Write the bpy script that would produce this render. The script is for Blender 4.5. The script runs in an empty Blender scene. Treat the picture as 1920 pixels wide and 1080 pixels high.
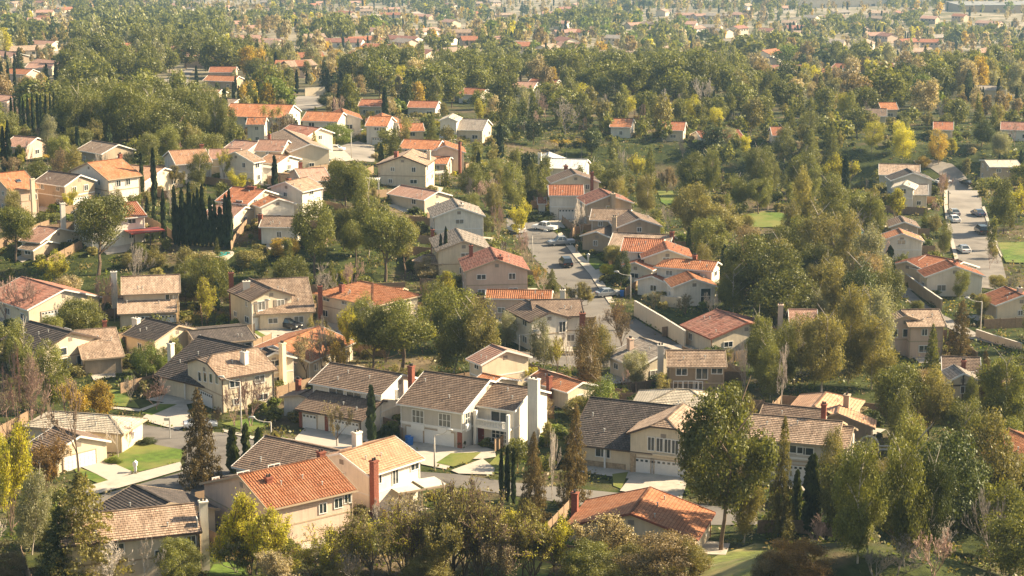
import bpy, bmesh, math, random
import numpy as np
from mathutils import Vector, Matrix
R = math.radians
sc = bpy.context.scene
COL = sc.collection

# ------------------------------------------------------------------ camera, world, sun
HAZE_D = 0.00010
CAMZ, PITCH, FPX = 78.0, R(12.5), 3733.3
cam_d = bpy.data.cameras.new('camera'); cam = bpy.data.objects.new('camera', cam_d); COL.objects.link(cam)
cam.location = (0, 0, CAMZ); cam.rotation_euler = (R(90) - PITCH, 0, 0)
cam_d.lens = 70.0; cam_d.sensor_width = 36.0; cam_d.clip_start = 1.0; cam_d.clip_end = 20000
sc.camera = cam
SUN_AZ, SUN_EL = R(77), R(33)            # azimuth clockwise from +Y (away from camera), elevation
world = bpy.data.worlds.new('World'); sc.world = world; world.use_nodes = True
wn = world.node_tree.nodes; wl = world.node_tree.links
wn.clear()
sky = wn.new('ShaderNodeTexSky'); sky.sky_type = 'NISHITA'; sky.sun_disc = False
sky.sun_elevation = SUN_EL; sky.sun_rotation = SUN_AZ; sky.air_density = 1.0; sky.dust_density = 1.5
bg = wn.new('ShaderNodeBackground'); bg.inputs['Strength'].default_value = 0.085
wo = wn.new('ShaderNodeOutputWorld'); tint = wn.new('ShaderNodeMix'); tint.data_type = 'RGBA'; tint.blend_type = 'MULTIPLY'; tint.inputs[0].default_value = 1.0; tint.inputs[7].default_value = (1.0, 0.91, 0.76, 1)
wl.new(sky.outputs[0], tint.inputs[6]); wl.new(tint.outputs[2], bg.inputs[0]); wl.new(bg.outputs[0], wo.inputs[0])
sun_d = bpy.data.lights.new('sun', 'SUN'); sun_d.energy = 5.0; sun_d.angle = R(0.5); sun_d.color = (1.0, 0.83, 0.57)
sun = bpy.data.objects.new('sun', sun_d); COL.objects.link(sun)
sdir = Vector((math.sin(SUN_AZ) * math.cos(SUN_EL), math.cos(SUN_AZ) * math.cos(SUN_EL), math.sin(SUN_EL)))
sun.rotation_euler = sdir.to_track_quat('Z', 'Y').to_euler(); sun.location = (200, 100, 200)
sc.view_settings.view_transform = 'Standard'; sc.view_settings.look = 'None'
sc.view_settings.exposure = 1.5; sc.view_settings.gamma = 1.0
sc.cycles.max_bounces = 5; sc.cycles.diffuse_bounces = 3; sc.cycles.glossy_bounces = 2
sc.cycles.transmission_bounces = 3; sc.cycles.transparent_max_bounces = 4; sc.cycles.volume_bounces = 0
sc.cycles.use_adaptive_sampling = True; sc.cycles.use_denoising = True

# ------------------------------------------------------------------ terrain height and pixel rays
PROF = [(-400, 76), (0, 76), (40, 62), (80, 33), (120, 14), (160, 4.5), (200, 1.0), (240, 0), (320, -1.0), (450, 0), (520, -3),
        (600, -4), (700, -11), (930, -28), (1430, -57), (2070, -87), (2870, -135), (4000, -160), (9500, -165)]
def smooth(t): t = min(1, max(0, t)); return t * t * (3 - 2 * t)
def gauss(x, y, cx, cy, rx, ry): return math.exp(-((x - cx) / rx) ** 2 - ((y - cy) / ry) ** 2)
def g(x, y):
    for i in range(len(PROF) - 1):
        if y <= PROF[i + 1][0] or i == len(PROF) - 2:
            a, b = PROF[i], PROF[i + 1]; t = (y - a[0]) / (b[0] - a[0]); z = a[1] + (b[1] - a[1]) * t; break
    # ravine behind the ridge of houses on the right
    sx = smooth((x + 5) / 30.0) * (1 - smooth((x - 130) / 60.0))
    z -= 13 * sx * smooth((y - 455) / 60.0) * (1 - smooth((y - 520) / 38.0))
    # green bank on the left middle
    bx = 1 - smooth((x + 45) / 50.0)
    z += 5.0 * bx * smooth((y - 342) / 45.0) * (1 - smooth((y - 520) / 120.0))
    # grassy knoll at the bottom right
    z += 8.5 * gauss(x, y, 34, 186, 20, 15)
    z += 2.0 * gauss(x, y, -30, 190, 30, 14)
    if y > 560:
        k = smooth((y - 560) / 300.0)
        z += k * (4.0 * math.sin(x / 95 + 1.3 + y / 310) * math.sin(y / 120 + x / 400) + 5 * math.sin(x / 260 + y / 430))
    return z
def ray(px, py):
    u, v = (px - 960) / FPX, (540 - py) / FPX
    c, s = math.cos(PITCH), math.sin(PITCH)
    return Vector((u, c + v * s, -s + v * c))
def plane(px, py, z):
    d = ray(px, py); t = (z - CAMZ) / d.z
    return Vector((d.x * t, d.y * t, z))
def P(px, py, h=0.0):
    d = ray(px, py); t = 158.0; step = 3.0
    while t < 6000:
        if CAMZ + d.z * t < g(d.x * t, d.y * t) + h: break
        t += step
        if t > 700: step = 8
        if t > 1500: step = 20
    a, b = t - step, t
    for _ in range(12):
        m = (a + b) / 2
        if CAMZ + d.z * m < g(d.x * m, d.y * m) + h: b = m
        else: a = m
    x, y = d.x * b, d.y * b
    return Vector((x, y, g(x, y)))
def proj(p):
    c, s = math.cos(PITCH), math.sin(PITCH)
    dx, dy, dz = p[0], p[1], p[2] - CAMZ
    f = dy * c - dz * s; up = dy * s + dz * c
    return (960 + FPX * dx / f, 540 - FPX * up / f)
def pxm(p):  # full-size pixels per metre at p
    c, s = math.cos(PITCH), math.sin(PITCH)
    return FPX / (p[1] * c - (p[2] - CAMZ) * s)

# ------------------------------------------------------------------ materials
def newmat(name):
    m = bpy.data.materials.new(name); m.use_nodes = True
    nt = m.node_tree; nt.nodes.clear()
    out = nt.nodes.new('ShaderNodeOutputMaterial')
    return m, nt, out
def N(nt, t, **kw):
    n = nt.nodes.new(t)
    for k, v in kw.items():
        if k.startswith('_'): setattr(n, k[1:], v)
        else: n.inputs[k.replace('__', ' ')].default_value = v
    return n
def mixrgb(nt, a, b, fac, mode='MIX'):
    n = nt.nodes.new('ShaderNodeMix'); n.data_type = 'RGBA'; n.blend_type = mode
    for i, v in ((0, fac), (6, a), (7, b)):
        if isinstance(v, (int, float)): n.inputs[i].default_value = v
        elif isinstance(v, tuple): n.inputs[i].default_value = (*v, 1) if len(v) == 3 else v
        else: nt.links.new(v, n.inputs[i])
    return n.outputs[2]
def maprange(nt, v, a, b, c, d):
    n = nt.nodes.new('ShaderNodeMapRange'); nt.links.new(v, n.inputs[0])
    for i, x in enumerate((a, b, c, d)): n.inputs[i + 1].default_value = x
    return n.outputs[0]
def noise(nt, vec, scale, detail=4, rough=0.6):
    n = N(nt, 'ShaderNodeTexNoise', Scale=scale, Detail=detail, Roughness=rough)
    if vec is not None: nt.links.new(vec, n.inputs['Vector'])
    return n.outputs[0]
def geo(nt): return nt.nodes.new('ShaderNodeNewGeometry')
def objrand(nt): return nt.nodes.new('ShaderNodeObjectInfo').outputs['Random']
def surf(name, col, rough=0.8, var=0.12, scale=1.5, spec=0.3, bump=0.0, bscale=6.0, metal=0.0, var2=None):
    m, nt, out = newmat(name)
    b = N(nt, 'ShaderNodeBsdfPrincipled', Roughness=rough, Metallic=metal)
    b.inputs['Specular IOR Level'].default_value = spec
    gp = geo(nt).outputs['Position']
    n1 = noise(nt, gp, scale, 5)
    f = maprange(nt, n1, 0.3, 0.7, 1 - var, 1 + var)
    v = nt.nodes.new('ShaderNodeVectorMath'); v.operation = 'SCALE'; v.inputs[0].default_value = col
    nt.links.new(f, v.inputs['Scale'])
    c = v.outputs[0]
    if var2:
        n2 = noise(nt, gp, scale * 0.13, 3); f2 = maprange(nt, n2, 0.42, 0.6, 0, 1)
        c = mixrgb(nt, c, var2, f2)
    nt.links.new(c, b.inputs['Base Color'])
    if bump:
        bn = N(nt, 'ShaderNodeBump', Strength=bump, Distance=0.05)
        nt.links.new(noise(nt, gp, bscale, 5), bn.inputs['Height']); nt.links.new(bn.outputs[0], b.inputs['Normal'])
    nt.links.new(b.outputs[0], out.inputs[0])
    return m
def roofmat(name, c1, c2, c3, bw=0.45, rh=0.42, streak=0.25):
    m, nt, out = newmat(name)
    b = N(nt, 'ShaderNodeBsdfPrincipled', Roughness=0.85); b.inputs['Specular IOR Level'].default_value = 0.2
    uv = nt.nodes.new('ShaderNodeUVMap')
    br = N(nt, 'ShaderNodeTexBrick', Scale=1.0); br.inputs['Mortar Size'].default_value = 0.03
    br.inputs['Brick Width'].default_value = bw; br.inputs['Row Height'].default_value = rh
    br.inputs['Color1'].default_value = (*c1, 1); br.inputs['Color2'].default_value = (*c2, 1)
    br.inputs['Mortar'].default_value = tuple(0.32 * x for x in c1) + (1,)  # dark joints: dirt plus the shadow of course gaps, painted into the colour
    nt.links.new(uv.outputs[0], br.inputs['Vector'])
    gp = geo(nt).outputs['Position']
    c = mixrgb(nt, br.outputs[0], c3, maprange(nt, noise(nt, gp, 0.55, 6, 0.7), 0.45, 0.75, 0, 0.7))
    # weathering streaks running down the slope
    mp = N(nt, 'ShaderNodeMapping'); mp.inputs['Scale'].default_value = (1.4, 0.12, 1); nt.links.new(uv.outputs[0], mp.inputs[0])
    st = maprange(nt, noise(nt, mp.outputs[0], 1.6, 5, 0.7), 0.35, 0.7, 1 - streak, 1 + streak * 0.6)
    v = nt.nodes.new('ShaderNodeVectorMath'); v.operation = 'SCALE'; nt.links.new(c, v.inputs[0]); nt.links.new(st, v.inputs['Scale'])
    o = maprange(nt, objrand(nt), 0, 1, 0.9, 1.12)
    v2 = nt.nodes.new('ShaderNodeVectorMath'); v2.operation = 'SCALE'; nt.links.new(v.outputs[0], v2.inputs[0]); nt.links.new(o, v2.inputs['Scale'])
    nt.links.new(v2.outputs[0], b.inputs['Base Color'])
    bn = N(nt, 'ShaderNodeBump', Strength=0.5, Distance=0.04)
    nt.links.new(noise(nt, gp, 9, 3), bn.inputs['Height']); nt.links.new(bn.outputs[0], b.inputs['Normal'])
    nt.links.new(b.outputs[0], out.inputs[0])
    return m
def leafmat(name, ca, cb, trans=0.35, hue=None):
    m, nt, out = newmat(name)
    ri = geo(nt).outputs['Random Per Island']
    c = mixrgb(nt, ca, cb, ri)
    tc = nt.nodes.new('ShaderNodeTexCoord')
    nz = maprange(nt, noise(nt, geo(nt).outputs['Position'], 0.45, 3, 0.6), 0.36, 0.64, 0.68, 1.32)
    o = maprange(nt, objrand(nt), 0, 1, 0.78, 1.25)
    mu = nt.nodes.new('ShaderNodeMath'); mu.operation = 'MULTIPLY'; nt.links.new(nz, mu.inputs[0]); nt.links.new(o, mu.inputs[1])
    v = nt.nodes.new('ShaderNodeVectorMath'); v.operation = 'SCALE'; nt.links.new(c, v.inputs[0]); nt.links.new(mu.outputs[0], v.inputs['Scale'])
    d = N(nt, 'ShaderNodeBsdfDiffuse'); t = N(nt, 'ShaderNodeBsdfTranslucent'); gl = N(nt, 'ShaderNodeBsdfGlossy', Roughness=0.5)
    gl.inputs['Color'].default_value = (0.9, 0.9, 0.85, 1)
    nt.links.new(v.outputs[0], d.inputs[0])
    tint = mixrgb(nt, v.outputs[0], (1.15, 1.1, 0.6), 1.0, 'MULTIPLY'); nt.links.new(tint, t.inputs[0])
    mx = N(nt, 'ShaderNodeMixShader'); mx.inputs[0].default_value = trans
    nt.links.new(d.outputs[0], mx.inputs[1]); nt.links.new(t.outputs[0], mx.inputs[2])
    m2 = N(nt, 'ShaderNodeMixShader'); m2.inputs[0].default_value = 0.03
    nt.links.new(mx.outputs[0], m2.inputs[1]); nt.links.new(gl.outputs[0], m2.inputs[2])
    nt.links.new(m2.outputs[0], out.inputs[0])
    return m
M = {}
M['bark'] = surf('bark', (0.16, 0.11, 0.075), 0.9, 0.3, 4)
M['bark_dark'] = surf('bark_dark', (0.09, 0.065, 0.05), 0.9, 0.3, 4)
M['bark_pale'] = surf('bark_pale', (0.5, 0.43, 0.36), 0.85, 0.25, 5)
M['bark_pink'] = surf('bark_pink', (0.36, 0.24, 0.19), 0.85, 0.25, 5)
M['bark_grey'] = surf('bark_grey', (0.27, 0.23, 0.19), 0.85, 0.25, 5)
LEAF = {
 'dark': ((0.04, 0.055, 0.015), (0.095, 0.11, 0.026), 0.3),
 'green': ((0.09, 0.10, 0.020), (0.205, 0.205, 0.04), 0.42),
 'olive': ((0.155, 0.142, 0.04), (0.31, 0.265, 0.08), 0.43),
 'grey': ((0.20, 0.20, 0.11), (0.34, 0.32, 0.18), 0.4),
 'mid': ((0.115, 0.125, 0.03), (0.26, 0.255, 0.06), 0.43),
 'yellow': ((0.33, 0.32, 0.03), (0.56, 0.50, 0.05), 0.5),
 'gold': ((0.34, 0.24, 0.03), (0.55, 0.39, 0.06), 0.45),
 'orange': ((0.20, 0.115, 0.035), (0.40, 0.24, 0.07), 0.4),
 'brown': ((0.20, 0.145, 0.07), (0.33, 0.245, 0.125), 0.4),
 'tan': ((0.32, 0.26, 0.14), (0.48, 0.39, 0.22), 0.4),
 'redcon': ((0.11, 0.08, 0.03), (0.22, 0.155, 0.055), 0.3),
 'cypress': ((0.022, 0.036, 0.014), (0.05, 0.068, 0.024), 0.15),
 'hedge': ((0.11, 0.145, 0.02), (0.21, 0.25, 0.035), 0.38),
}
for k, (a, b, t) in LEAF.items(): M['leaf_' + k] = leafmat('leaf_' + k, a, b, t)
def stucco(name, col):
    m, nt, out = newmat(name); b = N(nt, 'ShaderNodeBsdfPrincipled', Roughness=0.92); b.inputs['Specular IOR Level'].default_value = 0.15
    gp = geo(nt).outputs['Position']
    a = maprange(nt, noise(nt, gp, 0.5, 5, 0.65), 0.3, 0.7, 0.88, 1.08)
    mp = N(nt, 'ShaderNodeMapping'); mp.inputs['Scale'].default_value = (1.3, 1.3, 0.13); nt.links.new(gp, mp.inputs[0])
    s = maprange(nt, noise(nt, mp.outputs[0], 1.5, 6, 0.75), 0.42, 0.72, 1.02, 0.80)
    mu = nt.nodes.new('ShaderNodeMath'); mu.operation = 'MULTIPLY'; nt.links.new(a, mu.inputs[0]); nt.links.new(s, mu.inputs[1])
    v = nt.nodes.new('ShaderNodeVectorMath'); v.operation = 'SCALE'; v.inputs[0].default_value = col; nt.links.new(mu.outputs[0], v.inputs['Scale'])
    o = maprange(nt, objrand(nt), 0, 1, 0, 0.35); c = mixrgb(nt, v.outputs[0], tuple(x * y for x, y in zip(col, (1.0, .9, .78))), o)
    nt.links.new(c, b.inputs['Base Color']); bn = N(nt, 'ShaderNodeBump', Strength=0.3, Distance=0.04)
    nt.links.new(noise(nt, gp, 7, 5), bn.inputs['Height']); nt.links.new(bn.outputs[0], b.inputs['Normal']); nt.links.new(b.outputs[0], out.inputs[0]); return m
M['wall_cream'] = stucco('stucco_cream', (0.69, 0.59, 0.44))
M['wall_white'] = stucco('stucco_white', (0.77, 0.71, 0.61))
M['wall_pink'] = stucco('stucco_pink', (0.64, 0.48, 0.38))
M['wall_tan'] = stucco('stucco_tan', (0.45, 0.35, 0.25))
M['wall_brown'] = stucco('stucco_brown', (0.30, 0.23, 0.16))
M['wall_grey'] = stucco('stucco_grey', (0.55, 0.51, 0.45))
M['white'] = surf('white_paint', (0.76, 0.73, 0.68), 0.6, 0.04, 2)
M['dark_trim'] = surf('dark_trim', (0.09, 0.06, 0.045), 0.7, 0.1, 2)
M['tan_trim'] = surf('tan_trim', (0.42, 0.32, 0.22), 0.7, 0.08, 2)
M['shutter'] = surf('shutter_taupe', (0.30, 0.25, 0.2), 0.8, 0.08, 3)
M['garage'] = surf('garage_white', (0.70, 0.68, 0.64), 0.6, 0.04, 1.5)
M['brick'] = surf('brick_red', (0.24, 0.082, 0.052), 0.9, 0.3, 5, bump=0.4, bscale=12)
M['stone'] = surf('stone_tan', (0.40, 0.29, 0.18), 0.9, 0.35, 3, bump=0.5)
M['red_paint'] = surf('red_door', (0.30, 0.06, 0.04), 0.5, 0.1, 2)
M['metal'] = surf('galvanised', (0.5, 0.49, 0.46), 0.45, 0.1, 3, metal=0.3)
M['pole'] = surf('concrete_pole', (0.50, 0.46, 0.40), 0.8, 0.1, 3)
M['dark_metal'] = surf('dark_metal', (0.05, 0.045, 0.04), 0.5, 0.1, 3)
M['glass'] = surf('window_glass', (0.035, 0.045, 0.05), 0.08, 0.3, 0.6, spec=0.9)
M['curtain'] = surf('curtained_glass', (0.20, 0.19, 0.17), 0.15, 0.3, 0.8, spec=0.8)
M['asphalt'] = surf('asphalt', (0.13, 0.115, 0.10), 0.95, 0.32, 0.45, bump=0.2, var2=(0.19, 0.17, 0.148))
M['asphalt_pale'] = surf('asphalt_pale', (0.20, 0.175, 0.15), 0.95, 0.3, 0.3, var2=(0.30, 0.265, 0.225))
M['concrete'] = surf('concrete', (0.42, 0.37, 0.30), 0.9, 0.25, 0.7, bump=0.2, var2=(0.42, 0.37, 0.31))
M['kerb'] = surf('kerb_concrete', (0.55, 0.50, 0.43), 0.9, 0.1, 0.6)
M['lawn'] = surf('lawn', (0.085, 0.135, 0.014), 0.95, 0.38, 0.9, bump=0.6, bscale=14, var2=(0.17, 0.17, 0.04))
M['pool'] = surf('pool_water', (0.05, 0.33, 0.33), 0.1, 0.15, 1.0, spec=0.6)
M['tarp'] = surf('blue_tarp', (0.03, 0.15, 0.45), 0.5, 0.15, 2)
M['wood'] = surf('fence_wood', (0.28, 0.19, 0.12), 0.9, 0.2, 4)
M['car_white'] = surf('car_paint_white', (0.75, 0.74, 0.72), 0.25, 0.02, 1, spec=0.6)
M['car_black'] = surf('car_paint_black', (0.015, 0.015, 0.018), 0.2, 0.02, 1, spec=0.7)
M['car_grey'] = surf('car_paint_grey', (0.25, 0.26, 0.27), 0.25, 0.02, 1, spec=0.6)
M['car_blue'] = surf('car_paint_blue', (0.04, 0.06, 0.12), 0.25, 0.02, 1, spec=0.6)
M['car_red'] = surf('car_paint_red', (0.3, 0.04, 0.03), 0.25, 0.02, 1, spec=0.6)
M['tyre'] = surf('tyre', (0.02, 0.02, 0.02), 0.9, 0.1, 4)
M['lamp_lens'] = surf('lamp_lens', (0.7, 0.7, 0.65), 0.2, 0.03, 1)
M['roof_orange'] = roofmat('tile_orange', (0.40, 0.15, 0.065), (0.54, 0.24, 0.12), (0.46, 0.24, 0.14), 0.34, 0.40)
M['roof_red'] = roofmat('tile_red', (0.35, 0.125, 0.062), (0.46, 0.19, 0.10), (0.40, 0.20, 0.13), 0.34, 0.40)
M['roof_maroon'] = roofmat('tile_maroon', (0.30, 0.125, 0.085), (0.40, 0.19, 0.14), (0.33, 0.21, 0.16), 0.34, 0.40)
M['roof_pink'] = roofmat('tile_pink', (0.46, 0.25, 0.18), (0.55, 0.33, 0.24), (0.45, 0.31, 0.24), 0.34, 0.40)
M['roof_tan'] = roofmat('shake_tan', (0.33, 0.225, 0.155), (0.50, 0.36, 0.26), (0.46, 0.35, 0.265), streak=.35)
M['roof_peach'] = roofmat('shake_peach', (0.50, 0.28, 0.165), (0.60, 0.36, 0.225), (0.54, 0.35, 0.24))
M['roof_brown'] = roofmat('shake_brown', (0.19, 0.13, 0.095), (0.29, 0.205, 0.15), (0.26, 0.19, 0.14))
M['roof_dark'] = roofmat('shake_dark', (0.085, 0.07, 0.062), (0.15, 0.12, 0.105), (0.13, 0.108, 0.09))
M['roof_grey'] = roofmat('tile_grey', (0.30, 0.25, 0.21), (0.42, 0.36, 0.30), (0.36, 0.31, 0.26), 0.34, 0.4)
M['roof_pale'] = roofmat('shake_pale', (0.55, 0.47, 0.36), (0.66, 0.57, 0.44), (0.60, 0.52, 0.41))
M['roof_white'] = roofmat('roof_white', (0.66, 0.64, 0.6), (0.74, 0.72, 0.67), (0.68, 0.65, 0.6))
def ground_mat():
    m, nt, out = newmat('ground_earth_grass')
    b = N(nt, 'ShaderNodeBsdfPrincipled', Roughness=0.95); b.inputs['Specular IOR Level'].default_value = 0.1
    gp = geo(nt).outputs['Position']
    green = mixrgb(nt, (0.022, 0.032, 0.01), (0.075, 0.085, 0.024), maprange(nt, noise(nt, gp, 0.35, 6, 0.7), 0.35, 0.65, 0, 1))
    dirt = mixrgb(nt, (0.075, 0.055, 0.032), (0.20, 0.15, 0.09), maprange(nt, noise(nt, gp, 0.22, 6, 0.7), 0.35, 0.65, 0, 1))
    f = maprange(nt, noise(nt, gp, 0.045, 5, 0.65), 0.5, 0.62, 0, 1)
    c = mixrgb(nt, green, dirt, f)
    sx = nt.nodes.new('ShaderNodeSeparateXYZ'); nt.links.new(gp, sx.inputs[0])
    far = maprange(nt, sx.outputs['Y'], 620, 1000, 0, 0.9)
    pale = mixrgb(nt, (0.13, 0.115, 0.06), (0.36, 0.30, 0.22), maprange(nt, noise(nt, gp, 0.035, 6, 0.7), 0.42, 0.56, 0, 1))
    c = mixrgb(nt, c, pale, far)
    nt.links.new(c, b.inputs['Base Color'])
    bn = N(nt, 'ShaderNodeBump', Strength=0.7, Distance=0.25)
    nt.links.new(noise(nt, gp, 2.0, 6, 0.7), bn.inputs['Height']); nt.links.new(bn.outputs[0], b.inputs['Normal'])
    nt.links.new(b.outputs[0], out.inputs[0]); return m
M['ground'] = ground_mat()

# ------------------------------------------------------------------ object helpers
def link(o, parent=None):
    COL.objects.link(o)
    if parent is not None: o.parent = parent
    return o
def child(name, me, root, mat):
    o = bpy.data.objects.new(name, me); link(o, root); o.material_slots[0].link = 'OBJECT'; o.material_slots[0].material = M[mat]; return o
def mesh_from(name, V, F, mats, mi=None, uv=None, smooth_=False):
    me = bpy.data.meshes.new(name); me.from_pydata([tuple(v) for v in V], [], F)
    for m in mats: me.materials.append(m)
    if mi is not None: me.polygons.foreach_set('material_index', mi)
    if uv is not None:
        l = me.uv_layers.new(name='UVMap'); l.data.foreach_set('uv', [c for q in uv for c in q])
    if smooth_: me.polygons.foreach_set('use_smooth', [True] * len(me.polygons))
    me.update(); return me
def tag(o, label=None, cat=None, group=None, kind=None):
    if label: o['label'] = label
    if cat: o['category'] = cat
    if group: o['group'] = group
    if kind: o['kind'] = kind
    return o
def empty(name, loc, rz=0.0):
    o = bpy.data.objects.new(name, None); o.location = loc; o.rotation_euler = (0, 0, rz); o.empty_display_size = 0.5
    return link(o)
class MB:
    def __init__(s): s.V = []; s.F = []; s.UV = []; s.MI = []
    def poly(s, pts, uv=None, mi=0):
        n = len(s.V); s.V += [tuple(p) for p in pts]; s.F.append(tuple(range(n, n + len(pts))))
        s.UV += uv if uv else [(0, 0)] * len(pts); s.MI.append(mi)
    def box(s, x0, x1, y0, y1, z0, z1, mi=0, T=None):
        c = [(x0, y0, z0), (x1, y0, z0), (x1, y1, z0), (x0, y1, z0), (x0, y0, z1), (x1, y0, z1), (x1, y1, z1), (x0, y1, z1)]
        if T: c = [T(Vector(p)) for p in c]
        n = len(s.V); s.V += [tuple(p) for p in c]
        for f in ((0, 3, 2, 1), (4, 5, 6, 7), (0, 1, 5, 4), (1, 2, 6, 5), (2, 3, 7, 6), (3, 0, 4, 7)):
            s.F.append(tuple(n + i for i in f)); s.UV += [(0, 0)] * 4; s.MI.append(mi)
    def bar(s, p, q, w, h, mi=0, up=Vector((0, 0, 1))):
        p = Vector(p); q = Vector(q); d = (q - p).normalized(); sd = d.cross(up)
        if sd.length < 1e-4: sd = Vector((1, 0, 0))
        sd.normalize(); u = sd.cross(d)
        a = sd * w / 2; b = u * h / 2
        c = [p - a - b, p + a - b, p + a + b, p - a + b, q - a - b, q + a - b, q + a + b, q - a + b]
        n = len(s.V); s.V += [tuple(x) for x in c]
        for f in ((0, 1, 2, 3), (7, 6, 5, 4), (0, 4, 5, 1), (1, 5, 6, 2), (2, 6, 7, 3), (3, 7, 4, 0)):
            s.F.append(tuple(n + i for i in f)); s.UV += [(0, 0)] * 4; s.MI.append(mi)
    def tube(s, pts, rad, n=8, mi=0, cap=True):
        rings = []
        for i, p in enumerate(pts):
            p = Vector(p); a = Vector(pts[max(0, i - 1)]); b = Vector(pts[min(len(pts) - 1, i + 1)])
            d = (b - a).normalized(); x = d.cross(Vector((0.13, 0.97, 0.2))).normalized(); y = d.cross(x)
            r = rad[i] if isinstance(rad, (list, tuple)) else rad
            k = len(s.V); s.V += [tuple(p + (x * math.cos(2 * math.pi * j / n) + y * math.sin(2 * math.pi * j / n)) * r) for j in range(n)]
            rings.append(k)
        for i in range(len(rings) - 1):
            for j in range(n):
                s.F.append((rings[i] + j, rings[i] + (j + 1) % n, rings[i + 1] + (j + 1) % n, rings[i + 1] + j)); s.UV += [(0, 0)] * 4; s.MI.append(mi)
        if cap:
            for k, rev in ((rings[0], 1), (rings[-1], 0)):
                f = tuple(k + j for j in range(n)); s.F.append(f[::-1] if rev else f); s.UV += [(0, 0)] * n; s.MI.append(mi)
    def build(s, name, mats, parent=None, T=None, smooth_=False, loc=None):
        V = s.V if T is None else [T(Vector(v)) for v in s.V]
        me = mesh_from(name, V, s.F, mats if isinstance(mats, list) else [mats], s.MI, s.UV, smooth_)
        o = bpy.data.objects.new(name, me)
        if loc is not None: o.location = loc
        return link(o, parent)

# ------------------------------------------------------------------ terrain
def build_terrain():
    ys = list(np.arange(-300, 100, 12.0)) + list(np.arange(100, 660, 4.0))
    y = 660.0
    while y < 9400: ys.append(y); y += 4 + (y - 650) * 0.012
    ys.append(9400.0); nx = 150
    V = []; F = []
    for y in ys:
        w = max(150, 0.30 * y + 70)
        if y > 3000: w = 0.8 * y
        for j in range(nx + 1):
            x = -w + 2 * w * j / nx; V.append((x, y, g(x, y)))
    for i in range(len(ys) - 1):
        for j in range(nx):
            a = i * (nx + 1) + j; F.append((a, a + 1, a + nx + 2, a + nx + 1))
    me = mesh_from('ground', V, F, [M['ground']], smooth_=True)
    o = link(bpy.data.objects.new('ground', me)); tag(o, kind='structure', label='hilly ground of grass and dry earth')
build_terrain()

KEEP = []      # (px, py, depthY) points of the picture that trees in front must leave open
GPOLY = []     # ground polygons in world xy
def inpoly(x, y, poly):
    c = False; j = len(poly) - 1
    for i in range(len(poly)):
        if (poly[i][1] > y) != (poly[j][1] > y) and x < (poly[j][0] - poly[i][0]) * (y - poly[i][1]) / (poly[j][1] - poly[i][1]) + poly[i][0]: c = not c
        j = i
    return c
def drape(name, pix, mat, off, kind='structure', label=None, cat=None, keep=True, grid=4.0):
    pts = [P(*p) for p in pix]; GPOLY.append([(p.x, p.y) for p in pts])
    bm = bmesh.new()
    vs = [bm.verts.new((p.x, p.y, 0)) for p in pts]
    f = bm.faces.new(vs); bmesh.ops.triangulate(bm, faces=[f])
    xs = [p.x for p in pts]; yy = [p.y for p in pts]
    step = grid if max(yy) < 700 else 8.0
    for ax, lo, hi in ((0, min(xs), max(xs)), (1, min(yy), max(yy))):
        k = math.ceil(lo / step) * step
        while k < hi:
            no = (1, 0, 0) if ax == 0 else (0, 1, 0); co = (k, 0, 0) if ax == 0 else (0, k, 0)
            bmesh.ops.bisect_plane(bm, geom=bm.verts[:] + bm.edges[:] + bm.faces[:], plane_co=co, plane_no=no)
            k += step
    for v in bm.verts: v.co.z = g(v.co.x, v.co.y) + off
    for f in bm.faces:
        if f.normal.z < 0: f.normal_flip()
    me = bpy.data.meshes.new(name); bm.to_mesh(me); bm.free(); me.materials.append(mat)
    o = link(bpy.data.objects.new(name, me)); tag(o, label, cat, kind=kind)
    if keep:
        cx = sum(p[0] for p in pix) / len(pix); cy = sum(p[1] for p in pix) / len(pix)
        for p in pix:
            for t in (0.3, 0.7):
                q = (cx + (p[0] - cx) * t, cy + (p[1] - cy) * t); KEEP.append((q[0], q[1], P(*q).y))
    return o
AS, AP, CO, LW = M['asphalt'], M['asphalt_pale'], M['concrete'], M['lawn']
drape('street', [(225, 806), (240, 793), (330, 806), (420, 812), (500, 830), (560, 845), (540, 880), (470, 905), (350, 960), (200, 985), (120, 960), (185, 930), (345, 884), (352, 845), (297, 836), (262, 822)], AS, 0.06)
drape('street', [(950, 408), (1005, 412), (1045, 440), (1075, 480), (1105, 515), (1125, 545), (1142, 570), (1165, 608), (1190, 597), (1290, 656), (1262, 670), (1205, 668), (1205, 690), (1060, 688), (940, 676), (940, 656), (1060, 668), (1150, 668), (1110, 612), (1075, 560), (1035, 520), (1002, 485), (985, 455), (950, 432)], AS, 0.06)
drape('street', [(785, 885), (860, 890), (960, 905), (1160, 925), (1300, 945), (1420, 960), (1420, 985), (1290, 985), (1100, 950), (930, 925), (780, 905)], AS, 0.06, keep=False)
drape('street', [(1712, 302), (1745, 299), (1785, 308), (1805, 325), (1830, 357), (1841, 390), (1858, 442), (1877, 484), (1886, 520), (1880, 545), (1835, 540), (1812, 508), (1797, 487), (1784, 437), (1779, 387), (1776, 350), (1768, 332), (1745, 316), (1720, 311)], AP, 0.12)
drape('street', [(1676, 525), (1690, 530), (1740, 575), (1830, 625), (1912, 648), (1905, 655), (1815, 635), (1730, 590), (1680, 545)], AP, 0.1)
drape('street', [(300, 165), (305, 150), (340, 140), (352, 128), (372, 122), (356, 142), (352, 155), (358, 196), (318, 196)], AP, 0.25)
drape('street', [(535, 192), (560, 181), (605, 178), (612, 198), (575, 208), (550, 205)], AP, 0.2)
drape('street', [(636, 275), (670, 265), (702, 275), (703, 305), (665, 302)], AP, 0.12)
drape('sidewalk', [(140, 920), (205, 902), (338, 868), (344, 882), (190, 926), (150, 932)], CO, 0.16)
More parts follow.
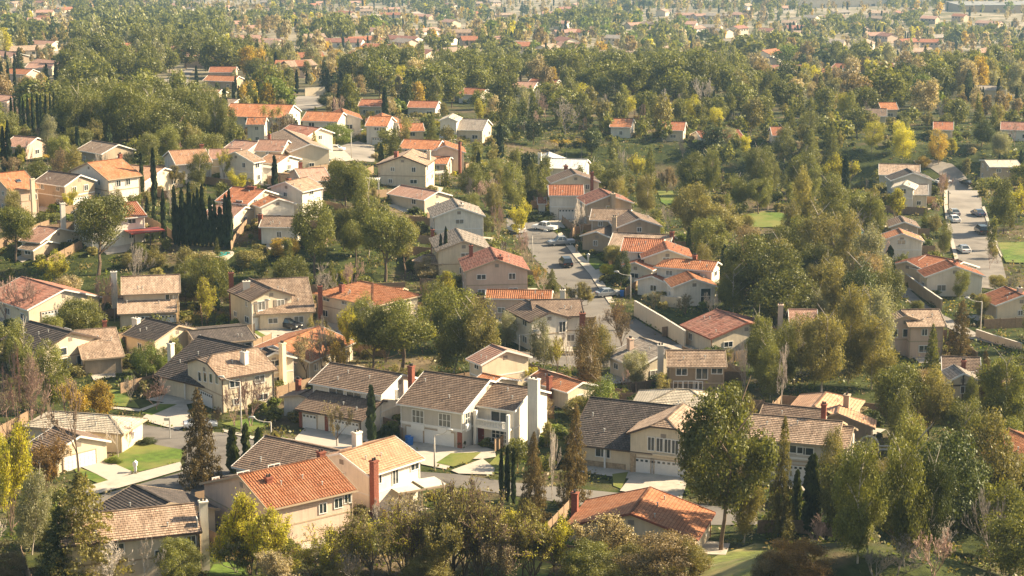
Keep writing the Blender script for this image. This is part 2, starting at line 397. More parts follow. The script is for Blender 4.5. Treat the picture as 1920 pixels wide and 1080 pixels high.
drape('sidewalk', [(1045, 440), (1053, 437), (1087, 476), (1117, 508), (1137, 540), (1152, 568), (1142, 570), (1125, 545), (1105, 515), (1075, 480)], CO, 0.18)
drape('sidewalk', [(418, 806), (480, 821), (560, 838), (560, 843), (480, 827), (418, 811)], CO, 0.17)
drape('sidewalk', [(845, 884), (905, 862), (928, 880), (925, 892), (860, 890)], CO, 0.17)
drape('sidewalk', [(1841, 390), (1846, 388), (1863, 442), (1882, 482), (1877, 484), (1858, 442)], CO, 0.25)
drape('sidewalk', [(1765, 350), (1772, 350), (1777, 387), (1784, 437), (1797, 487), (1790, 489), (1777, 438), (1770, 388)], CO, 0.25)
drape('path', [(196, 762), (262, 768), (300, 755), (302, 758), (264, 773), (200, 766)], CO, 0.1)
drape('driveway', [(133, 868), (160, 856), (196, 863), (253, 888), (205, 903), (180, 890)], CO, 0.14)
drape('driveway', [(300, 758), (345, 748), (362, 790), (335, 808), (262, 788)], CO, 0.14)
drape('driveway', [(553, 823), (578, 798), (690, 812), (700, 832), (640, 852), (560, 845)], CO, 0.14)
drape('driveway', [(757, 828), (850, 838), (868, 850), (838, 882), (790, 872), (770, 850)], CO, 0.14)
drape('path', [(850, 842), (890, 835), (928, 845), (930, 858), (905, 862), (880, 862), (872, 852)], CO, 0.13)
drape('driveway', [(1190, 884), (1292, 893), (1278, 938), (1162, 922)], CO, 0.14)
drape('driveway', [(468, 618), (552, 608), (560, 630), (520, 645), (490, 640)], CO, 0.12)
drape('driveway', [(1112, 508), (1146, 501), (1150, 509), (1118, 521)], CO, 0.14)
drape('driveway', [(1130, 548), (1160, 543), (1165, 551), (1138, 558)], CO, 0.14)
drape('driveway', [(1012, 412), (1052, 416), (1060, 428), (1030, 430)], CO, 0.14)
drape('driveway', [(586, 292), (636, 275), (665, 302), (600, 308)], CO, 0.14)
drape('lawn', [(196, 863), (253, 888), (338, 867), (345, 845), (297, 836), (250, 828), (228, 832), (233, 848)], LW, 0.11)
drape('lawn', [(133, 872), (180, 890), (205, 903), (185, 908), (145, 890)], LW, 0.11)
drape('lawn', [(266, 776), (300, 759), (332, 760), (285, 780)], LW, 0.16)
drape('lawn', [(188, 728), (238, 735), (262, 766), (200, 760)], LW, 0.1)
drape('lawn', [(818, 870), (845, 852), (902, 850), (880, 868), (850, 877)], LW, 0.17)
drape('lawn', [(905, 884), (935, 852), (955, 870), (940, 890)], LW, 0.13)
drape('lawn', [(190, 603), (235, 604), (228, 620), (195, 622)], LW, 0.1)
drape('lawn', [(472, 622), (480, 620), (505, 634), (494, 636)], LW, 0.14)
drape('lawn', [(415, 795), (470, 785), (505, 795), (470, 812)], LW, 0.1)
drape('lawn', [(1148, 890), (1178, 886), (1165, 918), (1150, 912)], LW, 0.1)
drape('lawn', [(1866, 457), (1960, 455), (1965, 496), (1886, 494)], LW, 0.25)
drape('lawn', [(1392, 404), (1440, 396), (1476, 402), (1474, 426), (1400, 428)], LW, 0.15)
drape('lawn', [(1232, 360), (1250, 355), (1262, 362), (1268, 380), (1250, 386), (1240, 380)], LW, 0.15)
drape('lawn', [(1098, 488), (1120, 484), (1138, 500), (1115, 506)], LW, 0.15)
drape('lawn', [(980, 1046), (1040, 1060), (1020, 1090), (900, 1090)], LW, 0.1, keep=False)
drape('lawn', [(400, 1060), (450, 1050), (470, 1090), (380, 1090)], LW, 0.1, keep=False)

M['dry_grass'] = surf('dry_grass', (0.13, 0.15, 0.035), 0.95, 0.5, 0.8, bump=0.8, bscale=9, var2=(0.30, 0.25, 0.11))
drape('grass_bank', [(1270, 1092), (1300, 1066), (1345, 1042), (1415, 1020), (1450, 1022), (1440, 1060), (1400, 1095)], M['dry_grass'], 0.07, keep=True)
def drape_xy(name, pts, mat, off, label=None):
    pix = [proj((x, y, g(x, y))) for x, y in pts]
    return drape(name, pix, mat, off, label=label, keep=False)
# ------------------------------------------------------------------ houses
def solve(A, B, E, he, pitch, df):
    d = df or 5.0; lift = 0
    for _ in range(24):
        hr = he + pitch * d
        m = plane((A[0] + B[0]) / 2, (A[1] + B[1]) / 2, hr)   # first guess
        for _k in range(6):
            gz = g(m.x, m.y); m = plane((A[0] + B[0]) / 2, (A[1] + B[1]) / 2, gz + hr)
        pa = plane(A[0], A[1], gz + hr); pb = plane(B[0], B[1], gz + hr)
        if df: break
        pe = plane(E[0], E[1], gz + he)
        dx = (pb - pa); dx.z = 0; dx.normalize()
        r = pe - pa; r.z = 0
        d = 0.5 * d + 0.5 * min(11, max(2.6, abs(dx.x * r.y - dx.y * r.x)))
    return pa, pb, gz, hr, d
STYLE = {'roof_orange': 'tile', 'roof_red': 'tile', 'roof_maroon': 'tile', 'roof_pink': 'shake', 'roof_tan': 'shake', 'roof_peach': 'shake',
         'roof_brown': 'shake', 'roof_dark': 'shake', 'roof_grey': 'tile', 'roof_pale': 'shake', 'roof_white': 'shake'}
def panel(mb, O, U, V, W, S, cl, kl, cr, kr, style):
    Nn = V.cross(U) * 1.0
    if Nn.z < 0: Nn = -Nn
    pt = lambda u, v, n=0.0: O + U * u + V * v + Nn * n
    ul = lambda v: cl * max(0.0, 1 - v / (kl * S)) if cl > 0 else 0.0
    ur = lambda v: W - (cr * max(0.0, 1 - v / (kr * S)) if cr > 0 else 0.0)
    if style == 'tile':
        w = 0.36; n = max(2, round(W / w)); w = W / n
        def vt(u):
            a = 0.0
            if cl > 0 and u < cl: a = kl * S * (1 - u / cl)
            if cr > 0 and u > W - cr: a = max(a, kr * S * (1 - (W - u) / cr))
            return min(a, S * 0.999)
        for j in range(n):
            pr = [(j * w, 0.02), (j * w + 0.22 * w, 0.10), (j * w + 0.58 * w, 0.10), (j * w + 0.8 * w, 0.02), ((j + 1) * w, 0.02)]
            for (a, ha), (b, hb) in zip(pr[:-1], pr[1:]):
                ta, tb = vt(a), vt(b)
                mb.poly([pt(a, ta, ha), pt(a, S, ha), pt(b, S, hb), pt(b, tb, hb)], [(a, ta), (a, S), (b, S), (b, tb)])
    else:
        c = 0.38 if style == 'shake' else S / 4.0
        n = max(1, round(S / c)); c = S / n; up = 0.08 if style == 'shake' else 0.02
        for i in range(n):
            v0, v1 = i * c, (i + 1) * c
            a0, b0, a1, b1 = ul(v0), ur(v0), ul(v1), ur(v1)
            mb.poly([pt(a0, v0, 0.02), pt(a1, v1, up), pt(b1, v1, up), pt(b0, v0, 0.02)], [(a0, v0), (a1, v1), (b1, v1), (b0, v0)])
            if style == 'shake': mb.poly([pt(a1, v1, up), pt(a1, v1, 0.015), pt(b1, v1, 0.015), pt(b1, v1, up)], [(a1, v1), (a1, v1), (b1, v1), (b1, v1)])
    # underside
    us = [(ul(0), 0), (ul(kl * S) if cl else 0, kl * S if cl else 0), (0, S), (W, S), (W, kr * S if cr else 0), (ur(0), 0)]
    mb.poly([pt(u, v, -0.1) for u, v in us][::-1], [(u, v) for u, v in us])
class Vol: pass
ROOTS = []
def make_vol(root, T, L, df, db, hr, pitch, roof, wall, trim, kA=0, kB=0, over=0.5, rake=0.35, style=None, first=True, zb=-1.6, asA=None):
    """T maps volume coordinates to root coordinates"""
    v = Vol(); v.T = T; v.L = L; v.df = df; v.db = db; v.hr = hr; v.pitch = pitch; v.root = root
    st = style or STYLE[roof]
    al = math.atan(pitch); ca, sa = math.cos(al), math.sin(al)
    eA, eB = kA * df, kB * df
    W = L + eA + eB
    mb = MB()
    V3 = Vector
    panel(mb, V3((-L / 2 - eA, 0, hr)), V3((1, 0, 0)), V3((0, -ca, -sa)), W, df / ca, eA, kA or 1, eB, kB or 1, st)
    panel(mb, V3((L / 2 + eB, 0, hr)), V3((-1, 0, 0)), V3((0, ca, -sa)), W, db / ca, eB, kB or 1, eA, kA or 1, st)
    if kA: panel(mb, V3((-L / 2, eA, hr)), V3((0, -1, 0)), V3((-ca, 0, -sa)), 2 * eA, eA / ca, eA, 1, eA, 1, st)
    if kB: panel(mb, V3((L / 2, -eB, hr)), V3((0, 1, 0)), V3((ca, 0, -sa)), 2 * eB, eB / ca, eB, 1, eB, 1, st)
    mb.bar((-L / 2, 0, hr + 0.08), (L / 2, 0, hr + 0.08), 0.26, 0.12)
    for s, e in ((-1, eA), (1, eB)):
        if e:
            for q in (-1, 1): mb.bar((s * L / 2, 0, hr + 0.07), (s * (L / 2 + e), q * e, hr + 0.07 - pitch * e), 0.24, 0.1)
    mb.build('roof', M[roof], root, T)
    # fascia boards
    fb = MB(); zf, zk = hr - pitch * df, hr - pitch * db
    xa, xb = -L / 2 - eA, L / 2 + eB
    fb.bar((xa, -df - 0.02, zf - 0.07), (xb, -df - 0.02, zf - 0.07), 0.06, 0.2)
    fb.bar((xa, db + 0.02, zk - 0.07), (xb, db + 0.02, zk - 0.07), 0.06, 0.2)
    for x, k, e in ((xa, kA, eA), (xb, kB, eB)):
        s = -1 if x < 0 else 1
        if k >= 1: fb.bar((x + s * 0.02, -df, zf - 0.07), (x + s * 0.02, db, zf - 0.07), 0.06, 0.2)
        else:
            fb.bar((x + s * 0.03, -df, zf - 0.04), (x + s * 0.03, -e, hr - pitch * e - 0.04), 0.07, 0.26)
            fb.bar((x + s * 0.03, db, zk - 0.04), (x + s * 0.03, e, hr - pitch * e - 0.04), 0.07, 0.26)
            if e: fb.bar((x + s * 0.03, -e, hr - pitch * e - 0.05), (x + s * 0.03, e, hr - pitch * e - 0.05), 0.07, 0.2)
    fb.build('fascia', M[trim], root, T)
    # walls
    wp0 = root.matrix_basis.translation.y
    if wp0 > 430: zb = min(zb, -2 - (wp0 - 430) * .02)
    wa = xa + (over if kA >= 1 else rake); wb = xb - (over if kB >= 1 else rake)
    yf, yk = -(df - over), db - over
    zf2 = hr - pitch * (df - over) - 0.12; zk2 = hr - pitch * (db - over) - 0.12
    wm = MB()
    def prof(k, e):
        if k >= 1: return [(yf, zb), (yk, zb), (yk, zk2), (yf, zf2)]
        if k > 0: return [(yf, zb), (yk, zb), (yk, zk2), (e, hr - pitch * e - 0.14), (-e, hr - pitch * e - 0.14), (yf, zf2)]
        return [(yf, zb), (yk, zb), (yk, zk2), (0, hr - 0.12), (yf, zf2)]
    wm.poly([(wa, y, z) for y, z in prof(kA, eA)][::-1]); wm.poly([(wb, y, z) for y, z in prof(kB, eB)])
    wm.poly([(wa, yf, zb), (wb, yf, zb), (wb, yf, zf2), (wa, yf, zf2)]); wm.poly([(wb, yk, zb), (wa, yk, zb), (wa, yk, zk2), (wb, yk, zk2)])
    wm.build('wall', M[wall], root, T)
    v.wa, v.wb, v.yf, v.yk, v.zf, v.zk = wa, wb, yf, yk, zf2, zk2
    if wp0 < 470:
        for xx in (wa + .12, wb - .12):
            dp = MB(); dp.box(xx - .05, xx + .05, yf - .09, yf - .01, -1, zf2 - .05); dp.build('downpipe', M[trim], root, T)
        for xx, k, e, s in ((wa, kA, eA, -1), (wb, kB, eB, 1)):
            if k < 1 and df > 3.5:
                zc = hr - pitch * max(e, 0) - 1.15 - (.0 if not e else .1); gv = MB(); gv.box(xx - .03 if s < 0 else xx - .01, xx + .01 if s < 0 else xx + .03, -.35, .35, zc - .3, zc + .3)
                for i_ in range(4): gv.box(xx - .055 if s < 0 else xx, xx if s < 0 else xx + .055, -.32, .32, zc - .26 + i_ * .14, zc - .2 + i_ * .14)
                gv.build('gable_vent', M['shutter'], root, T)
        if zf2 > 4.2:
            bc = MB(); bc.box(wa - .04, wb + .04, yf - .04, yf + .02, 2.62, 2.8); bc.box(wb - .02, wb + .04, yf - .04, yk, 2.62, 2.8); bc.box(wa - .04, wa + .02, yf - .04, yk, 2.62, 2.8); bc.build('belt_course', M['white' if trim == 'white' else 'tan_trim'], root, T)
    v.faces = {'F': (V3((wa, yf, 0)), V3((1, 0, 0)), V3((0, -1, 0)), wb - wa), 'B': (V3((wb, yk, 0)), V3((-1, 0, 0)), V3((0, 1, 0)), wb - wa),
               'L': (V3((wa, yk, 0)), V3((0, -1, 0)), V3((-1, 0, 0)), yk - yf), 'R': (V3((wb, yf, 0)), V3((0, 1, 0)), V3((1, 0, 0)), yk - yf)}
    return v
def fbox(v, mb, face, u0, u1, z0, z1, n0, n1, mi=0):
    o, r, n, w = v.faces[face]; k = len(mb.V)
    for nn in (n0, n1):
        for (u, z) in ((u0, z0), (u1, z0), (u1, z1), (u0, z1)): mb.V.append(tuple(o + r * u + n * nn + Vector((0, 0, z))))
    for f in ((3, 2, 1, 0), (4, 5, 6, 7), (0, 1, 5, 4), (1, 2, 6, 5), (2, 3, 7, 6), (3, 0, 4, 7)):
        mb.F.append(tuple(k + i for i in f)); mb.UV += [(0, 0)] * 4; mb.MI.append(mi)
def window(v, face, uc, zc, w, h, cols=2, rows=1, shutter=False, box=False, glass='glass', trim='white', name='window'):
    mb = MB(); a, b, c, d = uc - w / 2, uc + w / 2, zc - h / 2, zc + h / 2; t = 0.1
    fbox(v, mb, face, a, b, c, c + t, 0.0, 0.09); fbox(v, mb, face, a, b, d - t, d, 0.0, 0.09)
    fbox(v, mb, face, a, a + t, c + t, d - t, 0.0, 0.09); fbox(v, mb, face, b - t, b, c + t, d - t, 0.0, 0.09)
    for i in range(1, cols):
        x = a + w * i / cols; fbox(v, mb, face, x - 0.04, x + 0.04, c + t, d - t, 0.0, 0.085)
    for i in range(1, rows):
        z = c + h * i / rows; fbox(v, mb, face, a + t, b - t, z - 0.03, z + 0.03, 0.0, 0.075)
    fr = mb.build(name, M[trim], v.root, v.T)
    pm = MB(); fbox(v, pm, face, a + t * .5, b - t * .5, c + t * .5, d - t * .5, 0.005, 0.035); pm.build('pane', M[glass], fr, v.T)
    if shutter:
        for s in (a - 0.55, b + 0.05):
            sm = MB(); fbox(v, sm, face, s, s + 0.5, c - 0.05, d + 0.05, 0.0, 0.06)
            for i in range(6): fbox(v, sm, face, s + 0.06, s + 0.44, c + h * (i + .3) / 6, c + h * (i + .7) / 6, 0.06, 0.08)
            sm.build('shutter', M['shutter'], v.root, v.T)
    if box:
        bm = MB(); fbox(v, bm, face, a - 0.05, b + 0.05, c - 0.85, c - 0.02, 0.0, 0.22); bm.build('window_box', M['white'], v.root, v.T)
def garage(v, face, uc, w, h=2.15, lites=True, z0=0.0):
    mb = MB(); a, b = uc - w / 2, uc + w / 2
    fbox(v, mb, face, a, b, z0 - 0.3, z0 + h, 0.0, 0.05)
    n = max(4, round(w / 0.62))
    for r in range(4):
        for i in range(n):
            fbox(v, mb, face, a + w * (i + .1) / n, a + w * (i + .9) / n, z0 + h * (r + .12) / 4, z0 + h * (r + .88) / 4, 0.05, 0.07)
    g_ = mb.build('garage_door', M['garage'], v.root, v.T)
    fm = MB(); fbox(v, fm, face, a - 0.12, a, z0 - 0.3, z0 + h + 0.12, 0.0, 0.1); fbox(v, fm, face, b, b + 0.12, z0 - 0.3, z0 + h + 0.12, 0.0, 0.1)
    fbox(v, fm, face, a, b, z0 + h, z0 + h + 0.12, 0.0, 0.1); fm.build('door_frame', M['tan_trim'], g_, v.T)
    if lites:
        lm = MB()
        for i in range(n): fbox(v, lm, face, a + w * (i + .22) / n, a + w * (i + .78) / n, z0 + h * .80, z0 + h * .93, 0.07, 0.085)
        lm.build('lite', M['glass'], g_, v.T)
def slab(v, name, face, u0, u1, z0, z1, n0, n1, mat, parent=None):
    mb = MB(); fbox(v, mb, face, u0, u1, z0, z1, n0, n1); return mb.build(name, M[mat], parent or v.root, v.T)
def chimney(root, x, y, w, d, z0, z1, mat, rz=0.0):
    w *= .78; d *= .8
    c_, s_ = math.cos(rz), math.sin(rz)
    T = lambda p: Vector((x + p.x * c_ - p.y * s_, y + p.x * s_ + p.y * c_, p.z))
    mb = MB(); mb.box(-w / 2, w / 2, -d / 2, d / 2, z0, z1, T=T); mb.box(-w / 2 - .08, w / 2 + .08, -d / 2 - .08, d / 2 + .08, z1, z1 + .18, T=T)
    c = mb.build('chimney', M[mat], root)
    fm = MB()
    for q in ((-.22 * w, 0), (.22 * w, 0)): fm.tube([T(Vector((q[0], q[1], z1 + .15))), T(Vector((q[0], q[1], z1 + .5)))], 0.13, 8)
    fm.build('flue', M['dark_metal'], c)
    return c
def face_hit(h, v, face, px, py):
    """where the sight line through a pixel meets a wall face -> (u, z)"""
    o, r, n, w = v.faces[face]
    Tw = lambda p: h.Mw @ v.T(p)
    O = Tw(o); Rr = Tw(o + r) - O; Nn = Tw(o + n) - O
    C = Vector((0, 0, CAMZ)); d = ray(px, py); den = d.dot(Nn)
    if abs(den) < 1e-3: return w / 2, 1.5
    t = (O - C).dot(Nn) / den; hit = C + d * t
    return (hit - O).dot(Rr), hit.z - O.z
def frame_for(root_loc, root_rz, pa, pb):
    mid = (pa + pb) / 2; ang = math.atan2(pb.y - pa.y, pb.x - pa.x); L = math.hypot(pb.x - pa.x, pb.y - pa.y)
    dx, dy = mid.x - root_loc.x, mid.y - root_loc.y
    c, s = math.cos(-root_rz), math.sin(-root_rz); ox, oy = dx * c - dy * s, dx * s + dy * c
    da = ang - root_rz; ca, sa = math.cos(da), math.sin(da)
    return (lambda p: Vector((ox + p.x * ca - p.y * sa, oy + p.x * sa + p.y * ca, p.z))), L
HN = 0; REPORT = []
HFOOT = []
class House: pass
LANDMARKS = []; FENCES = []
def house(label, ref, vols, feats=(), cat='house', auto=True, keep=True):
    """vols: dicts A,B,E,he,p,roof,wall,trim,kA,kB,df ; feats: tuples"""
    h = House(); rng = random.Random(label); first = True; vs = []
    for i, d in enumerate(vols):
        he = d.get('he', 5.2); p = d.get('p', 0.36)
        if 'box' in d:   # wing in the frame of volume 0: (x0,x1,y0,y1, axis) roof extents
            x0, x1, y0, y1 = d['box']; base = vs[0]; cx, cy = (x0 + x1) / 2, (y0 + y1) / 2
            ax = d.get('axis', 'x')
            if ax == 'x': L, w = x1 - x0, (y1 - y0); T0 = lambda q, cx=cx, cy=cy: Vector((q.x + cx, q.y + cy, q.z))
            else: L, w = y1 - y0, (x1 - x0); T0 = lambda q, cx=cx, cy=cy: Vector((cx + q.y, cy - q.x, q.z))   # -x end looks back, +x end looks front
            dfv = dbv = w / 2
            if 'ry' in d: dfv = w * d['ry']; dbv = w - dfv; sh = w / 2 - dbv; T1 = T0; T0 = (lambda q, T1=T1, sh=sh: T1(Vector((q.x, q.y + sh, q.z))))
            hr = he + p * dfv
            T = lambda q, T0=T0, b=base: b.T(T0(q))
        else:
            pa, pb, gz, hr, dfv = solve(d['A'], d['B'], d.get('E'), he, p, d.get('df'))
            dbv = d.get('db', dfv * d.get('dbk', 1))
            if first:
                mid = (pa + pb) / 2; rz = math.atan2(pb.y - pa.y, pb.x - pa.x)
                h.loc = Vector((mid.x, mid.y, gz)); h.rz = rz
                h.root = empty('house', h.loc, rz); tag(h.root, label, cat)
                h.Mw = Matrix.Translation(h.loc) @ Matrix.Rotation(rz, 4, 'Z')
            hr = hr + (gz - h.loc.z)
            T, L = frame_for(h.loc, h.rz, pa, pb)
            REPORT.append((ref, i, round(L, 1), round(dfv, 1), round(pxm(pa), 1), round(math.degrees(math.atan2(pb.y - pa.y, pb.x - pa.x)))))
        L = max(L, 2.0)
        v = make_vol(h.root, T, L, dfv, dbv, hr, p, d.get('roof', vols[0].get('roof')), d.get('wall', vols[0].get('wall', 'wall_cream')),
                     d.get('trim', vols[0].get('trim', 'white')), d.get('kA', 0), d.get('kB', 0), d.get('over', 0.5), d.get('rake', 0.35), d.get('style'), zb=d.get('zb', -1.6))
        v.root = h.root; v.auto = d.get('auto', auto); vs.append(v); v.d = d
        first = False
        for q in ((-L / 2, 0, hr), (L / 2, 0, hr), (0, -dfv, hr - p * dfv), (0, -dfv * .5, hr - p * dfv * .5), (L * .35, -dfv * .5, hr - p * dfv * .5), (-L * .35, -dfv * .5, hr - p * dfv * .5), (0, v.yf, max(0, v.zf - 1.4))):
            wv = h.Mw @ T(Vector(q)); s = proj(wv); keep and KEEP.append((s[0], s[1], h.loc.y - 3))
        cs = [h.Mw @ T(Vector(q)) for q in ((v.wa - 1, v.yf - 1, 0), (v.wb + 1, v.yf - 1, 0), (v.wb + 1, v.yk + 1, 0), (v.wa - 1, v.yk + 1, 0))]
        HFOOT.append([(c.x, c.y) for c in cs])
    h.vs = vs
    Mi = h.Mw.inverted()
    used = set()
    for f in feats:
        k = f[0]
        if k == 'c':      # chimney by the pixel of its top: ('c', px, py, mat, w, above ridge)
            _, px, py, mat, w = f[:5]; up = f[5] if len(f) > 5 else 0.7; hrw = vs[f[6] if len(f) > 6 else 0].hr
            q = Mi @ plane(px, py, h.loc.z + hrw + up); chimney(h.root, q.x, q.y, w, min(w, 0.95), -1, hrw + up, mat)
        elif k == 'w':    # window by pixel: ('w', vol, face, px, py, w, h, opts)
            _, vi, face, px, py, w, hh = f[:7]; o = f[7] if len(f) > 7 else {}
            v = vs[vi]; u, z = face_hit(h, v, face, px, py); wd = v.faces[face][3]
            if wd < w + .3: continue
            u = min(max(u, w / 2 + .2), wd - w / 2 - .2); z = min(max(z, hh / 2 + .25), v.hr - hh / 2 - .3)
            window(v, face, u, z, w, hh, **o); used.add((vi, face))
        elif k == 'g':    # garage door by pixel: ('g', vol, face, px, py, w)
            _, vi, face, px, py, w = f[:6]; v = vs[vi]; u, z = face_hit(h, v, face, px, py); wd = v.faces[face][3]
            w = min(w, wd - .4); u = min(max(u, w / 2 + .2), wd - w / 2 - .2); garage(v, face, u, w, lites=(f[6] if len(f) > 6 else True)); used.add((vi, face))
        elif k == 'wu':   # window by fractions: ('wu', vol, face, frac, z, w, h, opts)
            _, vi, face, fr, z, w, hh = f[:7]; o = f[7] if len(f) > 7 else {}
            v = vs[vi]; window(v, face, fr * v.faces[face][3], z, w, hh, **o); used.add((vi, face))
        elif k == 'gu':
            _, vi, face, fr, w = f[:5]; v = vs[vi]; garage(v, face, fr * v.faces[face][3], w, lites=(f[5] if len(f) > 5 else True)); used.add((vi, face))
        elif k == 'post':  # posts along a face: ('post', vol, face, [fractions], out, height)
            _, vi, face, frs, out, ht = f; v = vs[vi]
            for fr in frs:
                u = fr * v.faces[face][3]; slab(v, 'post', face, u - .09, u + .09, -.5, ht, out - .09, out + .09, 'white')
        elif k == 'band':  # trim band
            _, vi, face, z, mat = f; v = vs[vi]; slab(v, 'trim_band', face, 0.02, v.faces[face][3] - .02, z, z + .22, 0.0, .07, mat)
        elif k == 'slab':
            _, nm, vi, face, f0, f1, z0, z1, n0, n1, mat = f; v = vs[vi]; w = v.faces[face][3]; slab(v, nm, face, f0 * w, f1 * w, z0, z1, n0, n1, mat)
        elif k == 'none': used.add((f[1], f[2]))
    for vi, v in enumerate(vs):
        if not v.auto: continue
        for face in 'FRLB':
            if (vi, face) in used: continue
            o, r, n, w = v.faces[face]
            top = v.zf if face in 'FB' else v.zf
            if top < 1.9 or w < 2.4: continue
            nrm = (h.Mw @ v.T(n) - h.Mw @ v.T(Vector((0, 0, 0))))
            if nrm.y > 0.35 and face != 'B': continue
            cnt = max(1, int(w / (3.6 if face in 'FB' else 5.0)))
            for lev in ((0.0, 2.7) if top > 4.2 else (0.0,)):
                for i in range(cnt):
                    if rng.random() < 0.1: continue
                    window(v, face, w * (i + .5) / cnt + rng.uniform(-.3, .3), lev + 1.5, rng.choice((1.0, 1.3, 1.7)), rng.choice((1.0, 1.2)), cols=2,
                           glass=rng.choice(('glass', 'glass', 'curtain')), trim='white')
    # roof vents, skylights, solar panels
    if ref == 'the left-edge red-orange roof':
        v = vs[0]; yy = -.55 * v.df; xx = rng.uniform(-.25, .25) * v.L; kind_ = 'skylight'; n_ = 1 if kind_ == 'skylight' else 3
        for k_ in range(n_):
            a_ = math.atan(v.pitch); ca_, sa_ = math.cos(a_), math.sin(a_); cx_ = xx + k_ * 1.08; zc_ = v.hr + v.pitch * yy + .16
            Tp = lambda q, cx_=cx_, zc_=zc_: v.T(Vector((cx_ + q.x, yy + q.y * ca_, zc_ + q.y * sa_ + q.z)))
            sm_ = MB(); sm_.box(-.5, .5, -.8 if n_ > 1 else -.55, .8 if n_ > 1 else .55, 0, .08); o_ = sm_.build(kind_, M['metal'], h.root, Tp)
            sm_ = MB(); sm_.box(-.46, .46, -.76 if n_ > 1 else -.5, .76 if n_ > 1 else .5, .07, .1); sm_.build('pane', M['glass'], o_, Tp)
    if pxm(h.loc) > 6:
        for v in vs[:2]:
            for _ in range(rng.choice((2, 3))):
                y = rng.uniform(.25, .75) * v.df * -1; x = rng.uniform(-.4, .4) * v.L; z = v.hr + v.pitch * y
                mb = MB(); mb.tube([v.T(Vector((x, y, z - .1))), v.T(Vector((x, y, z + .45)))], .07, 7); mb.tube([v.T(Vector((x, y, z + .4))), v.T(Vector((x, y, z + .5)))], .12, 7)
                mb.build('roof_vent', M['metal'], h.root)
    s = proj(h.loc + Vector((0, 0, 3))); LANDMARKS.append((ref, s[0], s[1], h.loc.copy())); h.ref = ref
    return h

WH, CR, PK, TN, BR, GR = 'wall_white', 'wall_cream', 'wall_pink', 'wall_tan', 'wall_brown', 'wall_grey'
def D(A, B, E=None, roof='roof_tan', wall=CR, he=5.2, p=0.36, **k):
    d = dict(A=A, B=B, E=E, roof=roof, wall=wall, he=he, p=p); d.update(k); return d
# --- foreground row
H = {}
H['tanleft'] = house('two storey cream house with a tan shake roof and white chimney, bottom left corner', 'the bottom-left tan-roofed house',
  [D((105, 970), (364, 944), (402, 995), 'roof_tan', CR, trim='dark_trim'), D((250, 909), (318, 943), None, 'roof_dark', CR, 2.9, .33, df=6.5, trim='tan_trim')],
  [('c', 381, 942, 'wall_white', 1.1, .9), ('w', 0, 'F', 362, 1013, 1.1, 1.2), ('w', 0, 'F', 222, 1028, 1.3, 1.2), ('w', 0, 'F', 300, 1040, 1.2, 1.2), ('w', 0, 'R', 385, 1010, 0.8, 1.0)])
H['orange'] = house('large pinkish house with a bright orange tile roof and two brick chimneys, bottom centre left', 'the big bright-orange-roofed house',
  [D((447, 892), (613, 857), (694, 914), 'roof_orange', PK, trim='tan_trim', dbk=1.45), dict(box=(-3.0, 4.0, -7, -3), he=2.4, p=.1, roof='roof_pale', wall=PK, style='plain', auto=False)][:1],
  [('c', 602, 849, 'brick', 1.0, .5), ('c', 503, 897, 'brick', .9, -.3), ('w', 0, 'F', 605, 953, 1.1, 1.3), ('w', 0, 'F', 634, 943, 1.2, 1.3), ('w', 0, 'F', 672, 930, 1.0, 1.2), ('wu', 0, 'L', .5, 3.9, 1.0, 1.0)])
H['peach'] = house('white house with a peach shake roof and brick chimney beside the big orange roof', 'the peach-roofed house',
  [D((636, 850), (740, 818), (801, 859), 'roof_peach', WH), D((498, 817), (636, 846), None, 'roof_brown', WH, 3.4, .36, df=6.5)],
  [('c', 669, 812, 'wall_white', 1.3, 1.4), ('c', 701, 866, 'brick', 1.0, 0.0), ('w', 0, 'F', 710, 898, 1.0, 1.3), ('w', 0, 'F', 741, 892, 1.1, 2.2), ('w', 0, 'F', 779, 873, 1.5, 1.1)])
H['white'] = house('white two storey house with brown shake roof and dark lean-to over the garages', 'the house with the dark lean-to',
  [D((619, 680), (754, 702), (710, 741), 'roof_brown', WH),
   dict(box=(-5.2, 6.0, -9.6, -3.4), ry=0.85, he=2.7, p=.30, roof='roof_brown', wall=WH, trim='dark_trim', auto=False),
   D((560, 741), (584, 730), None, 'roof_brown', WH, 2.8, .2, df=3.2, style='plain', trim='tan_trim')],
  [('c', 771, 688, 'brick', .9, .9), ('c', 559, 713, 'brick', .8, 1.1, 2), ('w', 0, 'F', 631, 736, 2.6, 1.2, dict(cols=2)), ('w', 0, 'F', 664, 743, 2.6, 1.2, dict(cols=2)), ('w', 0, 'F', 696, 749, 1.8, 1.2),
   ('w', 0, 'R', 745, 739, .9, 1.5), ('gu', 1, 'F', .17, 2.4), ('gu', 1, 'F', .74, 4.7), ('w', 2, 'F', 568, 757, 1.8, 1.4, dict(cols=3)), ('slab', 'brick_pier', 1, 'F', .0, .05, -.6, 2.3, .0, .12, 'brick'), ('slab', 'brick_pier', 1, 'F', .42, .47, -.6, 2.3, .0, .12, 'brick')])
